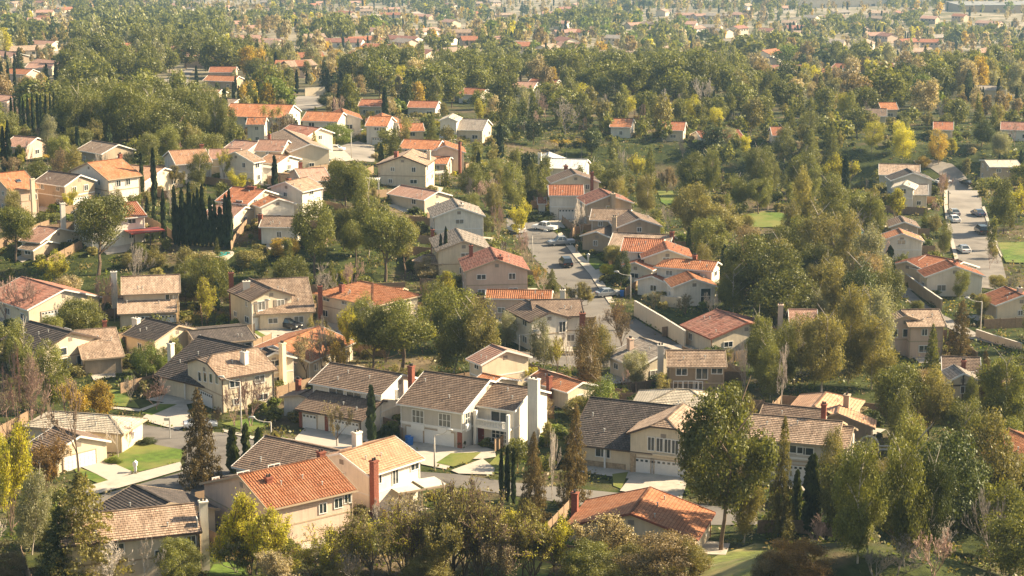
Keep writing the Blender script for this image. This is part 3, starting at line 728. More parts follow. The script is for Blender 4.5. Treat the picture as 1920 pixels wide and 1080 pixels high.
H['balcony'] = house('white two storey house with brown shake roof, white balcony and big white chimney', 'the house with the white balcony',
  [D((796, 696), (919, 713), (864, 775), 'roof_brown', GR), D((922, 717), (1000, 728), (970, 772), 'roof_brown', WH, auto=False)],
  [('c', 1001, 712, 'wall_white', 1.9, 1.2), ('w', 0, 'F', 784, 781, 1.9, 1.9, dict(cols=3, rows=2, box=True, glass='curtain')), ('w', 0, 'F', 834, 788, 1.9, 1.9, dict(cols=3, rows=2, box=True, glass='curtain')),
   ('band', 0, 'F', 2.45, 'white'), ('g', 0, 'F', 778, 812, 2.6, False), ('g', 0, 'F', 824, 822, 4.6, False), ('w', 0, 'R', 876, 784, 1.3, 1.7, dict(cols=2, rows=2, box=True)), ('none', 1, 'F')])
hb = H['balcony']; v = hb.vs[1]; W_ = v.faces['F'][3]
slab(v, 'balcony_floor', 'F', W_ * .02, W_ * .98, 2.55, 2.8, -.3, 1.6, 'white')
slab(v, 'column', 'F', W_ * .06, W_ * .06 + .45, -.5, 4.9, 1.2, 1.65, 'white'); slab(v, 'column', 'F', W_ * .93, W_ * .93 + .4, -.5, 4.9, 1.2, 1.65, 'white')
mb = MB()
for i in range(20): fbox(v, mb, 'F', W_ * .1 + i * W_ * .042, W_ * .1 + i * W_ * .042 + .12, 2.9, 3.65, 1.42, 1.54)
fbox(v, mb, 'F', W_ * .08, W_ * .95, 3.65, 3.8, 1.36, 1.6); fbox(v, mb, 'F', W_ * .08, W_ * .95, 2.8, 2.92, 1.36, 1.6)
mb.build('balustrade', M['white'], hb.root, v.T)
window(v, 'F', W_ * .62, 3.9, 2.8, 1.7, cols=2, trim='white'); window(v, 'F', W_ * .62, 1.3, 2.6, 1.8, cols=4, rows=3)
dm = slab(v, 'door', 'F', W_ * .01, W_ * .01 + 1.0, -.2, 2.2, 0, .06, 'red_paint'); slab(v, 'handle', 'F', W_ * .01 + .85, W_ * .01 + .92, 1.0, 1.15, .06, .12, 'metal', dm)
slab(hb.vs[0], 'brick_pier', 'F', hb.vs[0].faces['F'][3] - .75, hb.vs[0].faces['F'][3] - .05, -.6, 2.4, 0, .1, 'brick')
H['gablegarage'] = house('cream house with dark shake roof and clipped tan gable over white garage doors', 'the clipped-gable garage house',
  [D((1107, 745), (1318, 767), (1104, 837), 'roof_dark', CR, 2.9, .44, auto=False, trim='dark_trim'),
   D((1250, 785), (1281, 757), (1175, 812), 'roof_tan', CR, 5.2, .42, kA=.35, trim='dark_trim')],
  [('w', 1, 'L', 1221, 832, 1.0, 1.9, dict(cols=2, rows=1)), ('w', 1, 'L', 1237, 834, 1.0, 1.9, dict(cols=2)), ('w', 1, 'L', 1252, 836, 1.0, 1.9, dict(cols=2)), ('w', 1, 'L', 1266, 838, 1.0, 1.9, dict(cols=2)),
   ('g', 1, 'L', 1208, 870, 2.5), ('g', 1, 'L', 1254, 877, 4.6), ('slab', 'sill_band', 1, 'L', .35, .98, 2.75, 3.0, 0, .3, 'wall_cream'),
   ('w', 0, 'F', 1127, 848, 1.6, 1.3, dict(cols=2)), ('w', 0, 'F', 1138, 850, 1.0, 1.3, dict(cols=1)), ('slab', 'stone_facing', 0, 'F', .0, .5, -.5, .9, 0, .08, 'stone'), ('slab', 'stone_facing', 1, 'L', .0, .09, -.6, 2.6, 0, .1, 'stone')])
slab(H['gablegarage'].vs[0], 'post', 'F', 1.0, 1.2, -.5, 2.75, .25, .45, 'white'); slab(H['gablegarage'].vs[0], 'post', 'F', 4.6, 4.8, -.5, 2.75, .25, .45, 'white')
H['rightbrown'] = house('grey house under a tan-brown shake roof behind the slender dark conifers, lower right', 'the lower-right brown-roofed house',
  [D((1400, 776), (1580, 791), (1549, 836), 'roof_tan', GR, trim='tan_trim'), D((1432, 757), (1546, 768), None, 'roof_brown', GR, 4.4, .36, df=5), D((1574, 799), (1598, 801), None, 'roof_tan', GR, 4.6, .36, df=4.5)],
  [('c', 1545, 760, 'brick', .8, 1.6), ('w', 0, 'F', 1487, 842, 2.6, 1.1, dict(cols=3)), ('w', 0, 'F', 1510, 846, 2.2, 1.1), ('w', 0, 'F', 1428, 834, 2.2, 1.1), ('band', 0, 'F', 3.0, 'white'), ('gu', 0, 'F', .62, 4.8)])
H['tanhip'] = house('low tan house with a pointed peach-tan roof and broad tan chimney', 'the pointed tan roof',
  [D((1527, 762), (1549, 736), (1481, 762), 'roof_peach', TN, 2.9, .42, kB=1, trim='tan_trim'), D((1570, 775), (1574, 760), None, 'roof_peach', TN, 2.9, .36, df=5, trim='tan_trim')], [('c', 1588, 742, 'wall_tan', 1.3, 1.2)])
H['redbottom'] = house('low house with a broad red-orange roof and dark patio cover at the bottom edge', 'the broad red roof at the bottom',
  [D((1182, 963), (1220, 914), (1060, 984), 'roof_orange', CR, 2.8, .30, style='plain', trim='brick'), ],
  [('c', 1078, 926, 'brick', .9, -.2), ('wu', 0, 'L', .25, 1.4, 1.6, 1.1), ('wu', 0, 'L', .75, 1.4, 1.6, 1.1)])
v = H['redbottom'].vs[0]
slab(v, 'patio_cover', 'L', v.faces['L'][3] * .12, v.faces['L'][3] * .58, 2.25, 2.4, 0, 3.6, 'dark_metal')
for q in (.14, .35, .56): slab(v, 'post', 'L', v.faces['L'][3] * q, v.faces['L'][3] * q + .15, -1, 2.25, 3.3, 3.45, 'dark_metal')
H['palehip'] = house('low house with a very pale tan hipped roof beside the bright front lawn', 'the pale-roofed house by the front lawn',
  [D((112, 772), (205, 779), (186, 811), 'roof_pale', CR, 2.8, .34, kA=1, kB=1, trim='tan_trim'), D((102, 800), (150, 818), None, 'roof_brown', CR, 2.7, .36, df=4.6, trim='white')],
  [('gu', 1, 'R', .5, 4.8, False)])
# --- second row
H['glassgable'] = house('house with a tan shake roof and a dark gable with tall windows, left side', 'the tall-windowed gable house',
  [D((139, 620), (217, 614), (205, 671), 'roof_tan', TN, 2.7, .3, trim='tan_trim'), D((56, 602), (134, 623), None, 'roof_dark', CR, 4.4, .36, df=5.5, trim='dark_trim')],
  [('c', 196, 603, 'brick', .8, .9), ('wu', 1, 'R', .35, 1.4, 1.5, 2.4, dict(cols=1)), ('wu', 1, 'R', .35, 3.6, 1.5, 1.3, dict(cols=1)), ('wu', 1, 'R', .65, 1.4, 1.2, 2.2, dict(cols=1))])
H['darkstripe'] = house('low house with dark striped shake roof and square white chimney, left of centre', 'the white-chimney dark roof',
  [D((275, 596), (335, 610), (262, 636), 'roof_dark', CR, 2.8, .36, trim='tan_trim')], [('c', 255, 598, 'wall_white', 1.7, .1)])
H['flatdark'] = house('low house with a smooth dark grey roof edged in tan', 'the smooth dark grey roof',
  [D((352, 621), (463, 611), (487, 636), 'roof_dark', CR, 2.8, .16, style='plain', trim='tan_trim')], [('w', 0, 'F', 463, 648, 3.6, 1.1, dict(cols=3))])
H['bigdark'] = house('cream house with large dark shake roof, clipped tan gable and white chimneys', 'the big dark roof with white chimneys',
  [D((373, 630), (474, 652), (300, 706), 'roof_dark', CR, 2.8, .46, auto=False, trim='dark_trim'), D((398, 666), (484, 652), (503, 696), 'roof_tan', CR, 5.2, .36, kA=.3, trim='dark_trim'),
   D((515, 661), (497, 652), None, 'roof_dark', CR, 4.6, .36, df=3.6, trim='white')],
  [('c', 458, 661, 'wall_white', 1.2, .5, 1), ('c', 320, 645, 'wall_white', 1.0, -.5), ('c', 529, 645, 'wall_cream', 1.0, 1.2, 2), ('w', 1, 'L', 375, 706, 1.0, 1.5, dict(cols=1)), ('w', 1, 'L', 385, 707, 1.0, 1.5, dict(cols=1)), ('w', 1, 'L', 396, 709, 1.0, 1.5, dict(cols=1)), ('w', 1, 'L', 407, 711, 1.0, 1.5, dict(cols=1, glass='curtain')),
   ('gu', 1, 'L', .5, 4.8), ('slab', 'post', 0, 'F', .55, .565, -.5, 2.7, .2, .4, 'white'), ('slab', 'post', 0, 'F', .8, .815, -.5, 2.7, .2, .4, 'white')])
H['tanmid'] = house('two storey cream house with plain tan roof, lower garage roof and white end chimney', 'the plain tan roof with end chimney',
  [D((227, 519), (337, 515), (359, 548), 'roof_tan', CR, trim='tan_trim', style='plain'), dict(box=(-5.6, 4.2, -9.0, -3.5), ry=0.85, he=2.7, p=.33, roof='roof_tan', wall=CR, trim='tan_trim', auto=False, style='plain')],
  [('c', 213, 511, 'wall_white', 1.3, .5), ('w', 0, 'F', 318, 557, 1.5, 1.1), ('w', 0, 'F', 335, 557, .8, 1.3), ('gu', 1, 'F', .45, 2.6), ('gu', 1, 'F', .78, 4.2)])
H['shuttered'] = house('cream house with front gable, taupe shutters and wide tan roof over two garage doors', 'the shuttered gable house',
  [D((470, 525), (577, 520), (619, 583), 'roof_tan', CR, 2.8, .40, trim='tan_trim'), D((510, 541), (467, 522), (466, 564), 'roof_brown', CR, 5.2, .4, trim='dark_trim')],
  [('c', 433, 513, 'brick', 1.0, 1.2), ('c', 462, 529, 'wall_white', 1.5, 0.3, 1), ('c', 600, 538, 'brick', .9, 0.0), ('w', 1, 'L', 490, 573, 1.4, 1.6, dict(shutter=True, box=True, glass='curtain')), ('w', 1, 'L', 526, 570, 1.4, 1.6, dict(shutter=True, box=True, glass='curtain')),
   ('band', 1, 'L', 2.5, 'white'), ('gu', 1, 'L', .34, 4.8, False), ('gu', 1, 'L', .8, 2.6, False)])
H['orangehip'] = house('small cream house with an orange hipped tile roof and brick chimney above the big pine', 'the small orange hipped roof',
  [D((676, 527), (700, 532), None, 'roof_orange', CR, 4.6, .36, kA=1, kB=1, df=5.8, trim='tan_trim'), D((724, 539), (757, 540), None, 'roof_orange', CR, 3.4, .3, df=4)], [('c', 641, 535, 'brick', .9, -.2)])
H['orangebehind'] = house('low house with rust-orange roof half hidden by a grey bare tree', 'the half-hidden rust roof',
  [D((512, 648), (600, 611), None, 'roof_orange', CR, 2.8, .3, df=6.5, style='plain')], [])
H['orangemid'] = house('house with orange tile roof just behind the white dark-trimmed house', 'the orange roof behind the dark-trimmed house',
  [D((912, 543), (1036, 545), (1048, 562), 'roof_orange', PK, 3.6, .36)], [('c', 1055, 545, 'wall_white', 1.1, .6)])
H['darktrim'] = house('white house with grey-brown shake roof edged in dark wood and a tall brick chimney', 'the white dark-trimmed house',
  [D((995, 563), (1089, 561), (1113, 592), 'roof_brown', WH, trim='dark_trim', style='plain'), D((1032, 585), (986, 562), (989, 602), 'roof_brown', WH, 5.0, .36, trim='dark_trim')],
  [('c', 1092, 589, 'brick', 1.1, .3, 1), ('w', 1, 'L', 1054, 613, 1.3, 1.9, dict(cols=2))])
H['rustwedge'] = house('low house with rust-red sloping roof behind the yellow-green tree', 'the rust-red wedge roof',
  [D((1013, 693), (1093, 717), (1045, 731), 'roof_orange', CR, 2.8, .33, style='plain')], [('c', 1030, 707, 'brick', .8, .6)])
H['archcream'] = house('narrow cream house with arched lower window between dark trees in the centre', 'the narrow cream house',
  [D((922, 646), (950, 657), None, 'roof_pink', CR, 4.8, .36, df=4.5), D((905, 700), (940, 708), None, 'roof_orange', CR, 2.6, .3, df=4.5)], [])
H['tantwo'] = house('tan-grey two storey house with tan roof and white-framed windows, right of centre', 'the tan-grey two storey house',
  [D((1249, 657), (1360, 658), (1249, 688), 'roof_tan', BR, trim='tan_trim')],
  [('c', 1239, 649, 'wall_grey', 1.1, .9), ('w', 0, 'F', 1278, 696, 1.7, 1.3), ('w', 0, 'F', 1316, 699, 1.8, 2.0), ('w', 0, 'F', 1350, 694, 1.7, 1.2), ('w', 0, 'F', 1271, 722, 1.4, 1.3), ('w', 0, 'F', 1295, 722, 2.2, 1.3, dict(cols=3)), ('w', 0, 'F', 1310, 723, 1.2, 1.3)])
H['greyridge'] = house('low house with grey striped roof below the pale retaining wall', 'the grey striped roof below the wall',
  [D((1200, 632), (1258, 655), None, 'roof_grey', CR, 2.8, .36, df=6)], [('c', 1182, 636, 'wall_pink', 1.1, .5)])
H['palepeak'] = house('pale tan pointed roof between the trees above the clipped gable house', 'the pale pointed roof',
  [D((1272, 730), (1290, 731), None, 'roof_pale', CR, 2.9, .36, df=6, kA=1, kB=1)], [])
H['maroonhip'] = house('low house with smooth maroon-red roof above the retaining wall', 'the smooth maroon roof',
  [D((1343, 580), (1402, 605), (1304, 623), 'roof_maroon', CR, 2.8, .3, trim='brick')], [])
H['leftmaroon'] = house('house with maroon tile gable roof and white garage door at the left edge', 'the left-edge maroon gable house',
  [D((40, 519), (121, 543), (58, 584), 'roof_maroon', CR, 3.0, .33, trim='white')], [('gu', 0, 'R', .35, 4.8, True), ('gu', 0, 'R', .8, 2.4, True)])
H['pinkhalf'] = house('pinkish house with small white chimney half hidden by tall trees on the right', 'the half-hidden pinkish house',
  [D((1478, 580), (1532, 581), None, 'roof_pink', PK, 4.6, .36, df=6)], [('c', 1464, 573, 'wall_pink', 1.0, .9)])
H['tanbay'] = house('pale pink two storey house with tan-grey roof left of the brown conifer', 'the tan-grey roof by the brown conifer',
  [D((1690, 581), (1761, 580), (1778, 612), 'roof_tan', PK, trim='tan_trim', style='plain'), D((1700, 592), (1688, 582), None, 'roof_tan', PK, 5.0, .36, df=4.6, trim='tan_trim')], [('wu', 1, 'L', .3, 3.8, .9, 1.4, dict(cols=1)), ('wu', 1, 'L', .5, 3.8, .9, 1.4, dict(cols=1)), ('wu', 1, 'L', .7, 3.8, .9, 1.4, dict(cols=1))])
H['timber'] = house('half timbered cream gable house with grey tile roof among pines on the right', 'the half-timbered house',
  [D((1765, 668), (1838, 671), None, 'roof_brown', CR, 4.0, .36, df=6), D((1808, 700), (1789, 684), (1762, 725), 'roof_grey', CR, 4.8, .5, trim='white')], [('c', 1807, 678, 'brick', .8, .4)])
v = H['timber'].vs[1]; w = v.faces['L'][3]
mb = MB()
fbox(v, mb, 'L', .1, w - .1, v.zf - .3, v.zf - .08, 0, .08); fbox(v, mb, 'L', .1, w - .1, 2.5, 2.7, 0, .08)
for q in (.04, .25, .5, .75, .96): fbox(v, mb, 'L', w * q - .1, w * q + .1, 0, v.zf + (v.hr - v.zf) * (1 - abs(q - .5) * 2) * .8, 0, .075)
mb.build('timber_frame', M['dark_trim'], H['timber'].root, v.T)
H['rightorange'] = house('house with bright orange tile roof cut by the right edge of the photo', 'the orange roof at the right edge',
  [D((1891, 804), (1990, 850), (1884, 872), 'roof_orange', CR, 5.0, .36, trim='tan_trim')], [])
# --- hillside row, centre
H['brickchim'] = house('pink-white gable house with maroon tile roof and wide brick chimney on its end wall', 'the maroon house with end chimney',
  [D((932, 487), (919, 463), (869, 509), 'roof_maroon', PK, trim='tan_trim')], [('c', 938, 482, 'brick', 1.9, .2), ('c', 883, 462, 'brick', .8, .6)])
H['greyslope'] = house('cream house with grey tile roof behind the pair of thin cypresses', 'the grey roof behind the thin cypresses',
  [D((870, 452), (855, 428), (813, 464), 'roof_grey', CR, trim='tan_trim'), D((795, 478), (850, 485), None, 'roof_tan', TN, 2.6, .1, df=4, style='plain')], [('c', 811, 432, 'brick', .8, -.4)])
H['greywhite'] = house('white gable house with grey tile roof and slim white wall chimney', 'the white gable with grey tiles',
  [D((861, 389), (849, 372), (812, 409), 'roof_grey', WH, trim='white')], [('c', 865, 384, 'wall_white', 1.2, .2)])
H['pinkbrown'] = house('low cream house with pinkish-brown roof in front of the brick chimney house', 'the low pinkish-brown roof',
  [D((752, 347), (822, 359), (785, 374), 'roof_pink', CR, 2.9, .33, style='plain')], [('w', 0, 'F', 776, 378, 1.4, 1.2)])
H['brickgable'] = house('cream two storey gable house with tan roof and tall flat brick chimney', 'the tall brick chimney house',
  [D((754, 293), (774, 279), (794, 316), 'roof_tan', CR, trim='dark_trim'), D((736, 300), (752, 290), None, 'roof_tan', CR, 4.4, .3, df=4, trim='dark_trim')], [('c', 743, 286, 'brick', 1.9, .4), ('c', 804, 284, 'wall_cream', 1.2, .2)])
H['coralL'] = house('L shaped house with coral tile roofs just right of the street end', 'the L-shaped coral-roofed house',
  [D((758, 261), (829, 264), (760, 279), 'roof_orange', CR, 4.8, .36), D((835, 273), (832, 263), None, 'roof_orange', CR, 4.8, .36, df=5), D((806, 293), (845, 294), None, 'roof_orange', PK, 2.7, .3, df=4)], [('c', 862, 268, 'brick', .8, .4)])
H['whitegarage'] = house('white gable house with row of windows and broad grey-brown roof, upper centre', 'the upper-centre white gable house',
  [D((850, 222), (915, 224), (912, 247), 'roof_grey', CR, 3.0, .40, style='plain'), D((840, 220), (849, 213), (810, 236), 'roof_pale', WH, 5.2, .4, trim='white')],
  [('w', 1, 'L', 833, 247, 1.8, 1.3, dict(cols=3)), ('w', 1, 'L', 846, 247, 1.8, 1.3, dict(cols=3)), ('gu', 1, 'L', .5, 5)])
H['orangetwin'] = house('white house with two orange gables and garage door facing the short street', 'the twin orange gables',
  [D((693, 218), (735, 219), (693, 237), 'roof_orange', WH), D((747, 232), (793, 231), (793, 246), 'roof_orange', CR, 3.4, .36), D((716, 221), (716, 212), None, 'roof_orange', WH, 5, .36, df=4.4)],
  [('w', 0, 'F', 706, 240, 1.3, 1.3), ('w', 0, 'F', 730, 241, 1.6, 1.3), ('gu', 0, 'F', .7, 4.6)])
H['orangelong'] = house('white house with long orange roof and front gable beside a round green tree', 'the long orange roof',
  [D((575, 209), (644, 211), (575, 227), 'roof_orange', WH), D((645, 212), (640, 203), (612, 228), 'roof_orange', WH, 5.0, .36)], [('w', 1, 'L', 632, 236, 1.6, 1.4), ('w', 1, 'L', 655, 238, 1.8, 1.4), ('gu', 1, 'L', .5, 5)])
H['orangeback'] = house('house with wide orange tile roof behind the palm trees', 'the wide orange roof behind the palms',
  [D((432, 194), (551, 197), (551, 222), 'roof_orange', WH, 4.8)], [])
H['palmwhite'] = house('white house with orange roof end just left of the palm trees', 'the white house left of the palms',
  [D((464, 221), (500, 221), (465, 234), 'roof_orange', WH)], [])
H['creamslope'] = house('cream house with a tan roof sloping right, beside the palm trees', 'the cream house beside the palms',
  [D((582, 270), (533, 242), None, 'roof_tan', CR, 4.8, .33, df=5)], [])
H['brownlit'] = house('house with brown roof and sunlit white gable left of the round green tree', 'the sunlit-gable brown roof',
  [D((545, 233), (601, 240), None, 'roof_maroon', CR, 4.8, .36, df=5)], [])
H['tanpalms'] = house('tan roofed house below the palm trunks', 'the tan roof below the palms',
  [D((486, 262), (540, 263), None, 'roof_pink', CR, 4.6, .33, df=5.5)], [('c', 505, 254, 'brick', .8, .5)])
H['whitewing'] = house('white house with small peach wing and garage near the parked white cars', 'the small peach-winged house',
  [D((505, 288), (543, 292), None, 'roof_peach', WH, 2.8, .3, df=4.5), D((480, 308), (490, 312), None, 'roof_pale', WH, 2.8, .2, df=3)], [])
H['purplegable'] = house('tan roofed house with a shaded lilac-grey gable above the tall cypresses', 'the lilac-grey gable house',
  [D((316, 283), (385, 279), None, 'roof_peach', GR, 4.0, .34, df=6.5)], [('c', 378, 272, 'brick', 1.1, .3)])
H['whitecol'] = house('white house with pale pergola left of the tan roof with grey shingles', 'the white house with pale pergola',
  [D((440, 285), (462, 281), None, 'roof_tan', WH, 5.0, .36, df=5.5), D((392, 280), (452, 279), None, 'roof_pink', CR, 4.4, .3, df=5), D((470, 305), (488, 305), None, 'roof_white', WH, 2.6, .05, df=2.5, style='plain')], [])
H['orangebright'] = house('white two storey house with a smooth bright orange roof, left', 'the smooth bright orange roof',
  [D((163, 305), (228, 297), (252, 331), 'roof_orange', WH, trim='tan_trim', style='plain')], [('c', 225, 290, 'brick', .9, .5), ('w', 0, 'F', 222, 344, 1.2, 1.4), ('w', 0, 'F', 240, 341, 1.2, 1.4)])
H['redleft'] = house('pinkish house with red-orange roof and skylight at the left edge', 'the left-edge red-orange roof',
  [D((-12, 326), (46, 320), (86, 351), 'roof_orange', PK, trim='tan_trim', style='plain'), D((5, 340), (46, 324), None, 'roof_orange', PK, 4.6, .36, df=4, style='plain')][:1], [('c', 60, 336, 'wall_cream', 1.0, -.5), ('w', 0, 'F', 70, 368, 1.6, 1.2)])
H['browngable'] = house('brown roofed house with pale stone gable and two white windows, left', 'the pale stone gable house',
  [D((92, 320), (151, 328), (129, 351), 'roof_brown', TN, 5.0, .4, style='plain')], [('wu', 0, 'R', .3, 3.9, 1.2, 1.3), ('wu', 0, 'R', .7, 3.9, 1.2, 1.3), ('gu', 0, 'R', .5, 4.6)])
H['tanlow'] = house('low house with a tan-orange roof behind the two thin cypresses', 'the low tan-orange roof',
  [D((246, 309), (309, 315), None, 'roof_peach', CR, 3.0, .3, df=7, style='plain')], [])
H['maroonpatio'] = house('white house with rust tile roof and maroon patio cover beside the umbrella pine', 'the rust roof with maroon patio',
  [D((150, 388), (256, 378), (286, 404), 'roof_red', WH, 5.0, .36)], [('c', 117, 382, 'wall_white', 1.1, .4)])
v = H['maroonpatio'].vs[0]; W_ = v.faces['F'][3]
slab(v, 'patio_cover', 'F', W_ * .6, W_ * 1.25, 2.4, 2.6, 0, 4.0, 'red_paint')
for q in (.65, .95, 1.22): slab(v, 'post', 'F', W_ * q, W_ * q + .18, -1, 2.4, 3.7, 3.88, 'dark_trim')
H['redpeak'] = house('house with red tile roof and very wide brick chimney left of centre', 'the wide brick chimney red roof',
  [D((436, 350), (497, 356), None, 'roof_red', CR, 4.2, .34, df=6), D((505, 366), (522, 372), None, 'roof_orange', WH, 4.0, .36, df=4), D((400, 384), (460, 388), None, 'roof_pink', CR, 2.8, .25, df=5)], [('c', 472, 351, 'brick', 2.2, .3)])
H['shinglewhite'] = house('white two storey house with weathered grey-tan shingle roof and brick side chimney', 'the weathered shingle white house',
  [D((534, 341), (577, 332), (609, 351), 'roof_tan', WH)], [('c', 541, 336, 'brick', .9, .3), ('w', 0, 'F', 584, 360, 1.3, 1.2)])
H['brownlow'] = house('low house with a broad plain brown roof below the short street', 'the broad plain brown roof',
  [D((552, 317), (608, 314), None, 'roof_pink', PK, 2.9, .25, df=7, style='plain')], [('c', 563, 306, 'brick', 1.0, .2)])
H['blueshade'] = house('pale bluish-white low house with weathered grey shingle roof among trees', 'the low weathered shingle house',
  [D((493, 405), (567, 406), (566, 427), 'roof_brown', WH, 3.0, .33, style='plain')], [('c', 488, 404, 'brick', 1.0, .3)])
H['greyflat'] = house('grey-brown roofed low house with pale tan wing left of the umbrella pine', 'the pale low house by the left pine',
  [D((72, 424), (112, 428), None, 'roof_pink', CR, 3.0, .3, df=6), D((90, 452), (62, 448), None, 'roof_tan', TN, 2.8, .3, df=4)], [])
# --- ridge right of the street
H['whitelong'] = house('white house with pale grey roof and white chimney below the far palms', 'the pale grey-white roof',
  [D((1034, 297), (1102, 299), (1100, 320), 'roof_white', WH, 4.8, .33, style='plain'), D((1027, 293), (1030, 285), (982, 311), 'roof_white', WH, 4.8, .36, style='plain')], [('c', 1012, 288, 'wall_white', 1.0, .2)])
H['browncream'] = house('cream gable house with brown tile roof and slim brick chimney on the ridge', 'the slim brick chimney gable',
  [D((1080, 326), (1070, 316), (1034, 345), 'roof_brown', CR)], [('c', 1110, 324, 'brick', .8, .3), ('c', 1061, 312, 'brick', 1.4, .3)])
H['redsmall'] = house('white house with short red tile roof facing the curved street', 'the short red roof by the curved street',
  [D((1028, 347), (1094, 347), (1032, 367), 'roof_red', WH), D((1012, 370), (1020, 370), None, 'roof_orange', WH, 2.8, .3, df=3)], [('gu', 0, 'F', .6, 4.6)])
H['maroonridge'] = house('tan house with maroon tile roof and very broad tan chimney', 'the broad tan chimney house',
  [D((1144, 366), (1124, 353), (1090, 378), 'roof_maroon', TN), D((1118, 380), (1146, 372), None, 'roof_maroon', TN, 3.8, .33, df=4)], [('c', 1149, 364, 'wall_tan', 2.2, .3)])
H['tanridge'] = house('tan two storey house with brown-tan tile roofs behind a white bare tree', 'the tan house behind the white bare tree',
  [D((1110, 391), (1184, 393), (1118, 413), 'roof_tan', TN, 5.0), D((1199, 410), (1179, 394), (1154, 427), 'roof_brown', TN, 4.8, .36), D((1118, 434), (1150, 420), None, 'roof_brown', TN, 2.8, .33, df=3.6)], [('c', 1152, 408, 'wall_tan', 1.1, .2)])
H['paletan'] = house('low house with plain tan roof hidden behind the orange tile house', 'the plain tan roof behind orange tiles',
  [D((1150, 436), (1262, 441), None, 'roof_tan', CR, 3.2, .3, df=5.5, style='plain')], [('c', 1260, 436, 'brick', 1.0, .6)])
H['orangestep'] = house('white house with stepped orange-red tile roofs and brick chimney on the ridge', 'the stepped orange-red roofs',
  [D((1170, 446), (1246, 449), (1180, 472), 'roof_red', WH, 4.9, kB=.0), D((1252, 468), (1244, 450), None, 'roof_red', CR, 4.6, .36, df=4.8), D((1190, 492), (1222, 478), None, 'roof_red', WH, 2.9, .33, df=3.6)], [('c', 1218, 474, 'brick', 1.0, .2, 2)])
H['glassorange'] = house('white house with orange tile hipped roof and tall dark corner glass', 'the dark corner glass house',
  [D((1266, 485), (1346, 491), (1353, 510), 'roof_orange', WH, 5.2, .36, kA=1), D((1303, 523), (1288, 508), (1257, 538), 'roof_orange', WH, 3.4, .36), D((1222, 518), (1240, 510), None, 'roof_red', WH, 2.6, .33, df=3.4)], [('c', 1303, 480, 'brick', .9, .7), ('wu', 1, 'L', .78, 1.6, 1.9, 3.0, dict(cols=1, rows=2))])
# --- right side street
H['ro1'] = house('low house with red tile roofs beside the pale right-hand street', 'the red roofs by the right street',
  [D((1738, 478), (1806, 491), None, 'roof_red', WH, 3.4, .33, df=5), D((1792, 499), (1776, 487), None, 'roof_red', WH, 3.6, .36, df=5.5), D((1700, 490), (1738, 478), None, 'roof_red', CR, 3.0, .33, df=4.5)], [('c', 1790, 494, 'brick', .9, .5)])
H['ro2'] = house('house with dark red roof near the right edge below the right-hand street', 'the dark red roof near the right edge',
  [D((1884, 537), (1918, 554), (1864, 572), 'roof_red', CR, 3.0, .33)], [('c', 1912, 541, 'wall_grey', 1.0, .6)])
H['ro3'] = house('white gable house with bright orange roof left of the right-hand street', 'the orange gable by the right street',
  [D((1692, 438), (1685, 428), (1652, 457), 'roof_orange', WH, 4.4, .36, style='plain')], [('c', 1649, 446, 'brick', .8, -.2)])
H['ro4'] = house('tan house with brown roof and pale terrace above the bright orange gable', 'the brown roof above the orange gable',
  [D((1696, 416), (1688, 405), (1664, 424), 'roof_brown', TN, 4.0, .36), D((1650, 428), (1672, 428), None, 'roof_pale', WH, 2.8, .05, df=4, style='plain')], [])
H['ro5'] = house('pale blue-white gable house with pale roof above the blue tarp', 'the pale gable house with blue tarp',
  [D((1693, 346), (1700, 338), (1671, 354), 'roof_pale', WH, 4.8, .36), D((1700, 345), (1740, 346), None, 'roof_grey', CR, 3.4, .3, df=5, style='plain')], [])
H['ro6'] = house('pale house with tan roof and dark solar-panelled gable, right', 'the solar-panelled gable',
  [D((1648, 307), (1725, 309), None, 'roof_tan', GR, 3.6, .3, df=6, style='plain'), D((1712, 324), (1700, 316), None, 'roof_dark', GR, 4.0, .36, df=5, style='plain')], [])
H['ro7'] = house('small house with brown-pink roof under the yellow-green trees, right', 'the brown-pink roof under yellow trees',
  [D((1622, 284), (1652, 290), None, 'roof_pink', CR, 4.0, .36, df=5.5)], [])
H['ro8'] = house('low pink-red roofed house right of the right-hand street top', 'the pink-red roof at the street top',
  [D((1796, 287), (1834, 289), None, 'roof_red', PK, 3.0, .33, df=6, style='plain')], [])
H['ro9'] = house('beige flat-fronted house with two thin cypresses before it, far right', 'the beige house with two cypresses',
  [D((1846, 300), (1906, 300), None, 'roof_pale', TN, 5.2, .15, df=6, style='plain')], [])
H['ro10'] = house('white house with red roof line among trees beyond the ravine', 'the white house beyond the ravine',
  [D((1305, 246), (1385, 243), None, 'roof_red', WH, 2.9, .33, df=5), D((1330, 254), (1336, 246), None, 'roof_white', WH, 3.4, .36, df=4.5)], [], keep=False)
